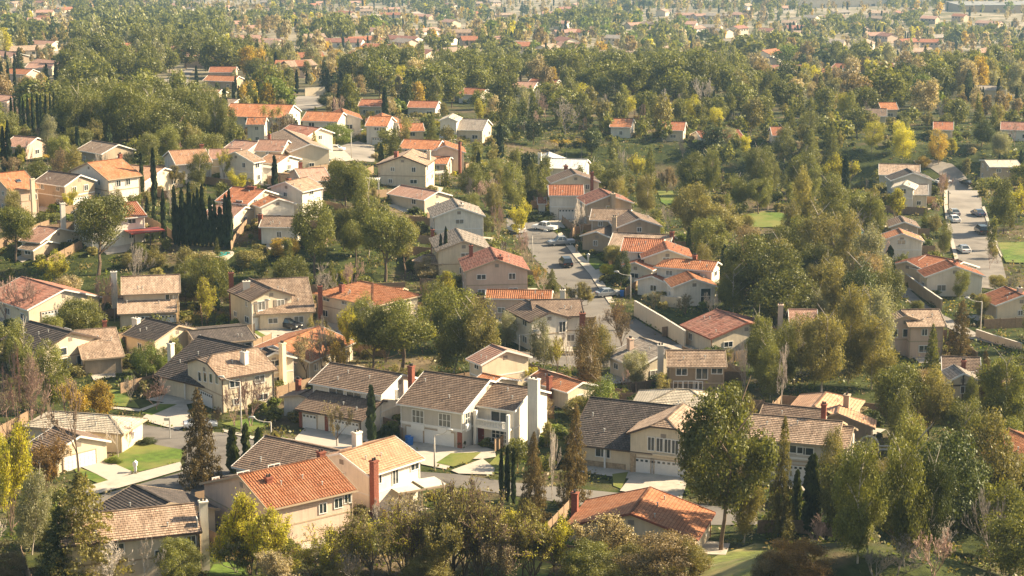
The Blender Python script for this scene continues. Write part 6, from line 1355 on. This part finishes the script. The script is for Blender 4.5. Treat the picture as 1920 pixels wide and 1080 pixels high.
# warehouses at the top right
def warehouse(x, y, L, d, h, mat, label):
    loc = P(x, y); o = empty('warehouse', loc, 0.08); tag(o, label, 'warehouse')
    mb = MB(); mb.box(-L/2, L/2, -d/2, d/2, -4, h); mb.build('wall', M[mat], o); mb = MB(); mb.box(-L/2 - .4, L/2 + .4, -d/2 - .4, d/2 + .4, h, h + .7); mb.build('roof', M['roof_white'], o)
    mb = MB()
    for i in range(int(L // 14)): mb.box(-L/2 + 6 + i * 14, -L/2 + 10 + i * 14, -d/2 - .1, -d/2, 0, 4.2)
    mb.build('loading_door', M['glass'], o)
warehouse(1480, 6, 110, 40, 9, 'wall_white', 'long pale warehouse at the top edge, right of centre')
warehouse(1600, 12, 150, 40, 9, 'wall_cream', 'longest pale warehouse at the top edge, between two others')
warehouse(1745, 8, 70, 40, 9, 'wall_white', 'short pale warehouse near the top right')
warehouse(1868, 22, 90, 50, 8, 'wall_tan', 'pale flat warehouse above the bright strip at the right edge')

# ------------------------------------------------------------------ retaining walls, fences
def wall_line(name, label, cat, pix, h, t, mat, cap=True, base=.8):
    pts = [P(*p) for p in pix]; c = pts[len(pts) // 2].copy(); root = empty(name, c); tag(root, label, cat)
    mb = MB(); cb = MB()
    for a, b in zip(pts[:-1], pts[1:]):
        n = max(1, int((b - a).length // 3))
        for i in range(n):
            p = a.lerp(b, i / n); q = a.lerp(b, (i + 1) / n); p.z = g(p.x, p.y); q.z = g(q.x, q.y)
            z = max(p.z, q.z)
            d = (q - p); d.z = 0; d.normalize(); s = Vector((-d.y, d.x, 0)) * t / 2
            for B, z0, z1, k in ((mb, min(p.z, q.z) - base, z + h, 1.0), (cb, z + h, z + h + .1, 1.25)):
                v = [p - s * k, q - s * k, q + s * k, p + s * k]; nn = len(B.V)
                B.V += [(e.x, e.y, z0) for e in v] + [(e.x, e.y, z1) for e in v]
                for f in ((0, 3, 2, 1), (4, 5, 6, 7), (0, 1, 5, 4), (1, 2, 6, 5), (2, 3, 7, 6), (3, 0, 4, 7)): B.F.append(tuple(nn + i_ for i_ in f)); B.UV += [(0, 0)] * 4; B.MI.append(0)
    T = lambda v_: v_ - c
    mb.build('wall_panel', M[mat], root, T)
    if cap: cb.build('coping', M['kerb'], root, T)
    return root
wall_line('retaining_wall', 'long cream retaining wall stepping down beside the shaded side street', 'wall', [(1190, 592), (1215, 607), (1245, 625), (1284, 650)], 2.6, .3, 'wall_cream')
wall_line('garden_wall', 'pale garden wall in front of the house with dark corner glass', 'wall', [(1238, 574), (1277, 577)], 1.8, .25, 'wall_cream')
wall_line('garden_wall', 'tan garden wall following the small lane on the right', 'wall', [(1690, 528), (1735, 562), (1765, 583)], 2.0, .25, 'wall_tan')
wall_line('garden_wall', 'pale wall beside the upper street bend left of centre', 'wall', [(572, 181), (609, 179)], 3.0, .3, 'wall_cream')
wall_line('wood_fence', 'brown wooden fence between the lean-to house and the balcony house', 'fence', [(716, 805), (742, 812), (755, 828)], 1.8, .12, 'wood', cap=False)
wall_line('wood_fence', 'brown wooden fence left of the maroon-gabled house drive', 'fence', [(236, 640), (262, 652), (300, 640)], 1.7, .12, 'wood', cap=False)
wall_line('wood_fence', 'tan wooden fence behind the slender dark conifers at the lower right', 'fence', [(1420, 1000), (1500, 1000), (1560, 1006)], 1.6, .1, 'wood', cap=False)
wall_line('wood_fence', 'weathered fence at the foot of the green bank behind the second row', 'fence', [(640, 560), (690, 548), (760, 545)], 1.6, .1, 'wood', cap=False)
wall_line('garden_wall', 'pale wall along the small lane at the far right', 'wall', [(1830, 632), (1870, 645), (1915, 658)], 1.2, .25, 'wall_cream')

def yard_fence(a, b, label):
    A, B = Vector((a[0], a[1], 0)), Vector((b[0], b[1], 0)); n = max(2, int((B - A).length / 2.4)); c = (A + B) / 2; c.z = g(c.x, c.y)
    root = empty('wood_fence', c); tag(root, label, 'fence'); bm_ = MB()
    for i in range(n):
        p = A.lerp(B, i / n); q_ = A.lerp(B, (i + 1) / n)
        if blocked((p.x + q_.x) / 2, (p.y + q_.y) / 2):
            if bm_.V: break
            continue
        z0, z1 = g(p.x, p.y), g(q_.x, q_.y); bm_.bar((p.x, p.y, z0 + .85), (q_.x, q_.y, z1 + .85), .05, 1.7); pm_ = MB(); pm_.bar((p.x, p.y, z0 - .4), (p.x + .001, p.y, z0 + 1.85), .12, .12); pm_.build('post', M['wood'], root, lambda v_: v_ - c)
    if not bm_.V:
        bpy.data.objects.remove(root); return
    T = lambda v_: v_ - c
    bm_.build('boards', M['wood'], root, T)
for a, b, lab, ref in FENCES: yard_fence(a, b, 'brown board yard fence ' + lab + ' ' + ref)
# ------------------------------------------------------------------ pools, patio cover, pergola, arch
def pool(x, y, rx, ry, label, mat='pool', n=18):
    c = P(x, y); s = 1 / pxm(c); a = rx * s; b = ry * s / .2; root = empty('swimming_pool', c); tag(root, label, 'pool')
    ring = [(math.cos(2*math.pi*i/n) * a * (1 + .12*math.sin(2*6.28*i/n)), math.sin(2*math.pi*i/n) * b) for i in range(n)]
    mb = MB(); mb.poly([(p[0], p[1], .3) for p in ring]); mb.build('water', M[mat], root)
    cb = MB()
    for i in range(n):
        p, q = ring[i], ring[(i+1) % n]; k = 1.0 + .6 / a
        cb.poly([(p[0], p[1], .36), (p[0]*k, p[1]*k, .36), (q[0]*k, q[1]*k, .36), (q[0], q[1], .36)]); cb.poly([(p[0]*k, p[1]*k, .36), (p[0]*k, p[1]*k, -.6), (q[0]*k, q[1]*k, -.6), (q[0]*k, q[1]*k, .36)]); cb.poly([(p[0], p[1], .28), (p[0], p[1], .36), (q[0], q[1], .36), (q[0], q[1], .28)])
    cb.build('coping', M['concrete'], root)
pool(414, 479, 17, 5, 'turquoise swimming pool at the foot of the cypress row'); pool(1610, 438, 20, 4, 'pale turquoise pool left of the brown-roofed terrace'); pool(548, 722, 7, 6, 'small turquoise pool glimpsed between two white houses')
pool(1693, 384, 12, 4, 'bright blue covered pool below the pale gable house', 'tarp')
def pergola(x, y, L, d, h, label, mat='white', rz=0.0, nb=14):
    c = P(x, y); root = empty('pergola', c, rz); tag(root, label, 'pergola')
    mb = MB()
    for i in range(nb): u = -L/2 + L*i/(nb-1); mb.box(u-.06, u+.06, -d/2, d/2, h+.12, h+.28)
    mb.build('slats', M[mat], root)
    mb = MB()
    for v_ in (-d/2 + .3, d/2 - .3): mb.box(-L/2, L/2, v_-.07, v_+.07, h-.12, h+.115)
    mb.build('beam', M[mat], root)
    for u in (-L/2+.2, 0, L/2-.2):
        for v_ in (-d/2+.3, d/2-.3):
            mb = MB(); mb.box(u-.08, u+.08, v_-.08, v_+.08, -.8, h-.12); mb.build('post', M[mat], root)
def patio(x, y, L, d, h, rz, label):
    c = P(x, y); root = empty('patio_cover', c, rz); tag(root, label, 'patio cover')
    for a, b, dz in ((-L/2, -.2, 0), (.2, L/2, .12)):
        mb = MB(); mb.box(a, b, -d/2, d/2, h+dz, h+dz+.1); mb.build('roof_panel', M['kerb'], root)
    mb = MB(); mb.box(-L/2, L/2, -d/2-.08, -d/2, h-.1, h+.14); mb.box(-L/2, L/2, d/2, d/2+.08, h-.1, h+.14); mb.build('beam', M['tan_trim'], root)
    for u in (-L/2+.2, 0, L/2-.2):
        for v_ in (-d/2+.3, d/2-.3): mb = MB(); mb.box(u-.08, u+.08, v_-.08, v_+.08, -.8, h); mb.build('post', M['tan_trim'], root)
patio(782, 948, 6.4, 3.4, 2.5, .5, 'flat grey-white patio cover in front of the peach-roofed house')
pergola(470, 322, 6, 4, 2.6, 'small pale pergola beside the white house left of the palms')
pergola(690, 335 + 22, 0.1 + 5, 3, 2.4, 'white slatted pergola behind the big pine in the centre')
pergola(820, 345, 5, 3.4, 2.5, 'white pergola against the tall brick chimney house', rz=.5)
ar = P(1628, 852); root = empty('garden_arch', ar); tag(root, 'white round-topped garden arch above the trees on the right', 'arch')
hz = (CAMZ + ar.y * ray(1628, 818).z / ray(1628, 818).y) - ar.z; mb = MB()
mb.tube([(-1.3, 0, -.5), (-1.3, 0, hz - 1.3)] + [(-1.3 * math.cos(a), 0, hz - 1.3 + 1.3 * math.sin(a)) for a in np.linspace(0, math.pi, 12)] + [(1.3, 0, -.5)], .12, 8); mb.build('arch_frame', M['white'], root)
mb = MB(); mb.box(1.2, 6.5, -.06, .06, hz - 1.9, hz - 1.7); mb.box(1.2, 6.5, -.06, .06, hz - 1.4, hz - 1.25); mb.box(6.4, 6.55, -.08, .08, -.5, hz - 1.2); mb.build('rail', M['white'], root)

# ------------------------------------------------------------------ cars
def car_meshes(kind):
    L, Wd, H, hood, roofz = {'sedan': (4.6, 1.8, 1.42, .88, 1.42), 'suv': (4.8, 1.95, 1.8, 1.08, 1.8), 'pickup': (5.4, 1.95, 1.8, 1.05, 1.8)}[kind]
    z0 = .32; prof = {'sedan': [(-2.3, z0), (-2.3, .78), (-2.2, .9), (-1.55, .93), (-1.5, .95), (1.0, .93), (1.2, .9), (2.1, .78), (2.3, .62), (2.3, z0)],
        'suv': [(-2.4, z0), (-2.4, 1.0), (-2.3, 1.1), (-1.5, 1.1), (1.0, 1.1), (1.25, 1.06), (2.2, .95), (2.4, .75), (2.4, z0)], 'pickup': [(-2.7, z0 + .1), (-2.7, 1.05), (-.9, 1.05), (.9, 1.08), (1.3, 1.05), (2.5, .95), (2.7, .75), (2.7, z0 + .1)]}[kind]
    mb = MB(); n = len(prof)
    secs = [(-Wd/2, .9), (-Wd/2 + .08, 1.0), (Wd/2 - .08, 1.0), (Wd/2, .9)]
    for (y, s) in secs:
        for (x, z) in prof: mb.V.append((x * (.985 if s < 1 else 1), y, z0 + (z - z0) * s))
    for k in range(3):
        for i in range(n): a = k*n + i; b = k*n + (i+1) % n; mb.F.append((a, b, b + n, a + n)); mb.UV += [(0, 0)]*4; mb.MI.append(0)
    mb.F.append(tuple(range(n))[::-1]); mb.UV += [(0, 0)]*n; mb.MI.append(0); mb.F.append(tuple(3*n + i for i in range(n))); mb.UV += [(0, 0)]*n; mb.MI.append(0)
    cab = {'sedan': (-1.75, -1.0, .45, 1.15, .92, roofz), 'suv': (-2.3, -2.0, .5, 1.2, 1.08, roofz), 'pickup': (-.95, -.75, .6, 1.2, 1.06, roofz)}[kind]
    xa, xb, xc, xd, za, zb = cab; w0, w1 = Wd/2 - .06, Wd/2 - .26
    mb.box(xb, xc, -w1, w1, zb - .06, zb)
    for (p, q) in (((xa, za), (xb, zb - .03)), ((xd, za), (xc, zb - .03))):
        for s in (-1, 1): mb.bar((p[0], s * w0, p[1]), (q[0], s * w1, q[1]), .1, .08)
    xm = (xb + xc) / 2
    for s in (-1, 1): mb.bar((xm, s * (w0 + .005), za), (xm, s * (w1 + .005), zb - .03), .08, .06)
    for s in (-1, 1): mb.box(xd - .25, xd - .05, s * (Wd/2 + .06) - .08, s * (Wd/2 + .06) + .08, za, za + .14)
    body = mesh_from('body', mb.V, mb.F, [M['car_white']])
    gm = MB(); a = [(xa + .03, -w0, za), (xd - .03, -w0, za), (xd - .03, w0, za), (xa + .03, w0, za), (xb, -w1, zb - .05), (xc, -w1, zb - .05), (xc, w1, zb - .05), (xb, w1, zb - .05)]
    gm.V = a
    for f in ((4, 5, 6, 7), (0, 1, 5, 4), (1, 2, 6, 5), (2, 3, 7, 6), (3, 0, 4, 7)): gm.F.append(f)
    glass = mesh_from('windows', gm.V, gm.F, [M['glass']])
    wm = MB(); wm.tube([(0, -.11, 0), (0, .11, 0)], .33, 16); tyre = mesh_from('wheel', wm.V, wm.F, [M['tyre']])
    rm = MB(); rm.tube([(0, -.12, 0), (0, .12, 0)], .19, 12); rim = mesh_from('rim', rm.V, rm.F, [M['metal']])
    lm = MB(); lm.box(-.04, .04, -.2, .2, -.08, .08); light = mesh_from('light', lm.V, lm.F, [M['lamp_lens']])
    return body, glass, tyre, rim, light, L, Wd, prof
CARM = {k: car_meshes(k) for k in ('sedan', 'suv', 'pickup')}
def car(kind, px, py, heading, mat, label):
    body, glass, tyre, rim, light, L, Wd, prof = CARM[kind]; loc = P(px, py) + Vector((0, 0, .1)); o = empty('parked_car', loc, R(heading)); tag(o, label, 'car')
    child('body', body, o, mat); child('windows', glass, o, 'glass')
    for x in (-L*.31, L*.31):
        for y in (-Wd/2 + .12, Wd/2 - .12):
            w = child('wheel', tyre, o, 'tyre'); w.location = (x, y, .33); child('rim', rim, w, 'metal')
    for y in (-Wd/2 + .32, Wd/2 - .32):
        l = child('headlight', light, o, 'lamp_lens'); l.location = (L/2 - .01, y, .68); l2 = child('tail_light', light, o, 'red_paint'); l2.location = (-L/2 + .01, y, .78)
car('suv', 1061, 499, 100, 'car_black', 'dark sport utility car parked mid street beside its shadow on the curved street')
car('pickup', 1052, 460, 195, 'car_grey', 'silver car crossing the kerb beside the white bare tree')
car('pickup', 1021, 432, 150, 'car_white', 'white pickup parked at the top of the curved street')
car('suv', 968, 436, 120, 'car_white', 'white car half hidden by pink bare trees at the left of the curved street')
car('sedan', 1140, 556, 20, 'car_grey', 'grey car by the mailbox where the curved street meets a driveway')
car('suv', 541, 616, -35, 'car_black', 'black car on the sunlit driveway of the shuttered gable house')
car('sedan', 376, 803, 12, 'car_white', 'white car mostly behind the brown conifer in front of the clipped gable')
car('sedan', 630, 283, -15, 'car_white', 'white sedan parked by the round green tree')
car('sedan', 598, 308, -20, 'car_white', 'white sedan on the driveway below the slim conifer')
car('sedan', 612, 309, -20, 'car_white', 'second white car on the driveway, right of the first one')
car('suv', 729, 272, 60, 'car_blue', 'dark car in front of the twin orange gables')
car('sedan', 852, 272, 10, 'car_white', 'white car in front of the upper-centre white gable house')
car('sedan', 1788, 404, 95, 'car_grey', 'dark grey car parked on the left kerb of the right-hand street, farther of two')
car('sedan', 1788, 416, 95, 'car_white', 'white car parked on the left kerb of the right-hand street, nearer of two')
car('sedan', 1806, 473, 95, 'car_white', 'white car alone at the bottom of the right-hand street')
car('suv', 1840, 438, 92, 'car_black', 'black truck on the right kerb of the right-hand street in tree shade')
car('sedan', 1834, 405, 100, 'car_blue', 'blue-grey car on the right kerb above the black truck')
car('sedan', 1812, 347, 120, 'car_black', 'dark car at the upper bend of the right-hand street')
car('sedan', 1768, 344, 20, 'car_white', 'white car by the pink bare tree at the upper bend')
car('sedan', 308, 168, 80, 'car_blue', 'dark car on the left kerb of the upper left street')
car('sedan', 333, 160, 80, 'car_red', 'reddish car on the right side of the upper left street')
car('sedan', 336, 146, 80, 'car_black', 'dark car farthest up the upper left street')
for i, (x, y) in enumerate(((345, 163), (347, 170), (350, 177), (352, 184))):
    car('sedan', x, y, 10, 'car_white', ('pale', 'second pale', 'third pale', 'nearest pale')[i] + ' car in the kerbside row of the upper left street')

# ------------------------------------------------------------------ street lamps, poles, mailbox, bins
def lamp(x, yb, yt, side, label, arm=2.2):
    loc = P(x, yb); h = (CAMZ + loc.y * ray(x, yt).z / ray(x, yt).y) - loc.z; o = empty('street_lamp', loc); tag(o, label, 'street lamp')
    mb = MB(); mb.tube([(0, 0, -.5), (0, 0, h * .5), (0, 0, h - .7)], [.13, .1, .075], 10); mb.build('pole', M['pole'], o, smooth_=True)
    pts = [(side * arm * math.sin(a), 0, h - .7 + .7 * (1 - math.cos(a)) / 1.0) for a in np.linspace(0, math.pi / 2, 9)]
    mb = MB(); mb.tube(pts, .055, 8); mb.build('arm', M['pole'], o, smooth_=True)
    mb = MB(); x1 = side * arm; mb.tube([(x1 - side * .1, 0, h), (x1 + side * .15, 0, h + .02), (x1 + side * .6, 0, h), (x1 + side * .8, 0, h - .03)], [.05, .14, .15, .05], 10); hd = mb.build('lamp_head', M['metal'], o, smooth_=True)
    mb = MB(); mb.box(x1 + side * .2 - .2, x1 + side * .2 + .35, -.09, .09, h - .17, h - .1); mb.build('lens', M['lamp_lens'], hd)
lamp(815, 882, 806, 1, 'concrete street lamp in front of the balcony house driveway', 1.6)
lamp(453, 815, 706, -1, 'tall street lamp before the clipped tan gable house'); lamp(509, 832, 782, -1, 'lower street lamp right of the three dark cypresses')
lamp(1182, 562, 509, -1, 'street lamp beside the blue bin near the curved street'); lamp(1314, 742, 674, -1, 'street lamp in front of the tan-grey two storey house')
lamp(974, 690, 620, 1, 'street lamp beside the white dark-trimmed house'); lamp(998, 491, 432, 1, 'thin street lamp on the left kerb of the curved street')
lamp(1838, 628, 558, -1, 'street lamp by the small lane on the far right'); lamp(659, 298, 243, 1, 'street lamp on the short street in front of the long orange roof'); lamp(552, 318, 275, -1, 'street lamp left of the short street near the white cars'); lamp(474, 640, 562, 1, 'street lamp in front of the shuttered gable house')
lamp(1548, 935, 872, 1, 'slim street lamp between the dark conifers lower right', 1.2)
def mailbox(x, y, label, mat='white', h=1.5):
    o = empty('mailbox', P(x, y)); tag(o, label, 'mailbox'); mb = MB(); mb.box(-.16, .16, -.16, .16, -.3, h * .68); mb.build('post', M[mat], o)
    mb = MB(); mb.box(-.24, .24, -.3, .3, h * .68, h * .95); mb.poly([(-.3, -.35, h * .95), (.3, -.35, h * .95), (0, -.35, h * 1.12)]); mb.poly([(-.3, .35, h * .95), (0, .35, h * 1.12), (.3, .35, h * .95)])
    mb.poly([(-.3, -.35, h * .95), (0, -.35, h * 1.12), (0, .35, h * 1.12), (-.3, .35, h * .95)]); mb.poly([(.3, -.35, h * .95), (.3, .35, h * .95), (0, .35, h * 1.12), (0, -.35, h * 1.12)]); mb.build('box', M[mat], o)
mailbox(254, 887, 'white pillar mailbox at the corner of the bright front lawn', h=1.45); mailbox(1103, 492, 'pale mailbox pillar beside the curved street', h=1.6); mailbox(1081, 474, 'stone-coloured mailbox post at the kerb near the silver car', 'stone', 1.5)
def bin_(x, y, mat, label):
    o = empty('wheelie_bin', P(x, y)); tag(o, label, 'bin'); mb = MB(); mb.V = [(-.3, -.35, .08), (.3, -.35, .08), (.3, .35, .08), (-.3, .35, .08), (-.36, -.42, 1.0), (.36, -.42, 1.0), (.36, .42, 1.0), (-.36, .42, 1.0)]
    mb.F = [(0, 3, 2, 1), (4, 5, 6, 7), (0, 1, 5, 4), (1, 2, 6, 5), (2, 3, 7, 6), (3, 0, 4, 7)]; mb.UV = [(0, 0)] * 24; mb.MI = [0] * 6; mb.build('body', M[mat], o)
    mb = MB(); mb.box(-.38, .38, -.48, .44, 1.0, 1.08); mb.build('lid', M[mat], o)
    for s in (-1, 1): mb = MB(); mb.tube([(s * .34, .36, .14), (s * .28, .36, .14)], .14, 10); mb.build('wheel', M['tyre'], o)
bin_(765, 832, 'tarp', 'blue wheeled bin left of the balcony house garage'); bin_(770, 835, 'tarp', 'blue wheeled bin closest to the balcony house garage door'); bin_(1166, 556, 'tarp', 'blue bin at the kerb beside the street lamp near the curved street')
o = empty('street_sign', P(319, 822)); tag(o, 'pale street sign post at the corner of the shaded driveway', 'street sign')
mb = MB(); mb.tube([(0, 0, -.3), (0, 0, 2.9)], .07, 8); mb.build('post', M['metal'], o); mb = MB(); mb.box(-.75, .05, -.03, .03, 2.5, 2.85); mb.build('sign_plate', M['metal'], o)

# ------------------------------------------------------------------ haze: even air round the whole scene
hz_m, nt, out = newmat('air_haze')
pv = nt.nodes.new('ShaderNodeVolumePrincipled'); pv.inputs['Color'].default_value = (0.46, 0.72, 1.0, 1); pv.inputs['Density'].default_value = HAZE_D
pv.inputs['Anisotropy'].default_value = 0.3; nt.links.new(pv.outputs[0], out.inputs['Volume'])
mb = MB(); mb.box(-8000, 8000, -400, 9600, -190, 130); hz = mb.build('haze', hz_m); tag(hz, 'thin bluish haze filling the air over the valley', None, kind='stuff')

# ------------------------------------------------------------------ labels of trees and far houses
COLN = {'dark': 'dark green', 'green': 'deep green', 'olive': 'olive green', 'grey': 'grey-green', 'mid': 'mid-green', 'yellow': 'yellow-green', 'gold': 'golden', 'orange': 'orange-leaved', 'brown': 'brownish', 'tan': 'straw-coloured',
        'redcon': 'reddish-green', 'cypress': 'dark', 'hedge': 'fresh green', 'pale': 'white-barked', 'pink': 'pinkish', 'bark': 'brown'}
KN = {'bush': 'big bush', 'bigpine': 'large rounded pine', 'pine': 'rounded pine', 'round': 'broad evergreen', 'tall': 'uneven tall tree', 'poplar': 'leafy tree', 'shrub': 'shrub', 'conifer': 'pointed conifer', 'cypress': 'slender cypress', 'bare': 'bare tree', 'bud': 'budding tree', 'sparsebud': 'sparse twiggy tree', 'palm': 'palm'}
ORD = ['first', 'second', 'third', 'fourth', 'fifth', 'sixth', 'seventh', 'eighth', 'ninth', 'tenth', 'eleventh', 'twelfth', 'thirteenth', 'fourteenth', 'fifteenth', 'sixteenth', 'seventeenth', 'eighteenth', 'nineteenth', 'twentieth']
def ordn(i): return ORD[i] if i < 20 else f'{i + 1}th'
COLS_ = ['at the left edge', 'left', 'left of centre', 'in the centre', 'right of centre', 'right', 'at the right edge']
ROWS_ = ['along the top edge', 'just below the top edge', 'in the upper woodland', 'in the upper part', 'mid height']
groups = {}
for t in TREES:
    root, kind, leaf, s, h, loc, w = t
    best = None
    for (ref, lx, ly, ll) in LANDMARKS:
        d = math.hypot(lx - s[0], (ly - s[1]) * 1.6) / pxm(loc)
        if best is None or d < best[0]: best = (d, ref, lx, ly, ll)
    if best[0] < 34:
        d, ref, lx, ly, ll = best; dx = (s[0] - lx) / pxm(loc)
        rel = 'left of' if dx < -7 else ('right of' if dx > 7 else ('before' if loc.y < ll.y else 'behind')); where = rel + ' ' + ref.replace('the ', '', 1)
    else:
        ri = 0 if s[1] < 35 else 1 if s[1] < 75 else 2 if s[1] < 130 else 3 if s[1] < 230 else 4; where = ROWS_[ri] + ', ' + COLS_[min(6, max(0, int(s[0] / 1920 * 7)))]
    groups.setdefault((COLN.get(leaf, leaf) + ' ' + KN[kind], where), []).append(t)
for (desc, where), L_ in groups.items():
    L_.sort(key=lambda t: t[3][0])
    for i, t in enumerate(L_):
        pre = desc if len(L_) == 1 else f'{ordn(i)} {desc} from left,'
        t[0]['label'] = f'{pre} {where}'; t[0]['group'] = KN[t[1]] + 's of the neighbourhood'
RC = {'roof_red': 'red', 'roof_orange': 'orange', 'roof_pink': 'pinkish', 'roof_tan': 'tan', 'roof_grey': 'grey', 'roof_white': 'whitish', 'roof_maroon': 'maroon'}
groups = {}
for f in FARH:
    s = f[3]; ri = 0 if s[1] < 35 else 1 if s[1] < 75 else 2
    groups.setdefault((RC[f[1]], ROWS_[ri] + ', ' + COLS_[min(6, max(0, int(s[0] / 1920 * 7)))]), []).append(f)
for (c, where), L_ in groups.items():
    L_.sort(key=lambda t: t[3][0])
    for i, f in enumerate(L_): f[0]['label'] = f'tiny {c}-roofed far house {where}' if len(L_) == 1 else f'{ordn(i)} tiny {c}-roofed house from left, {where}'
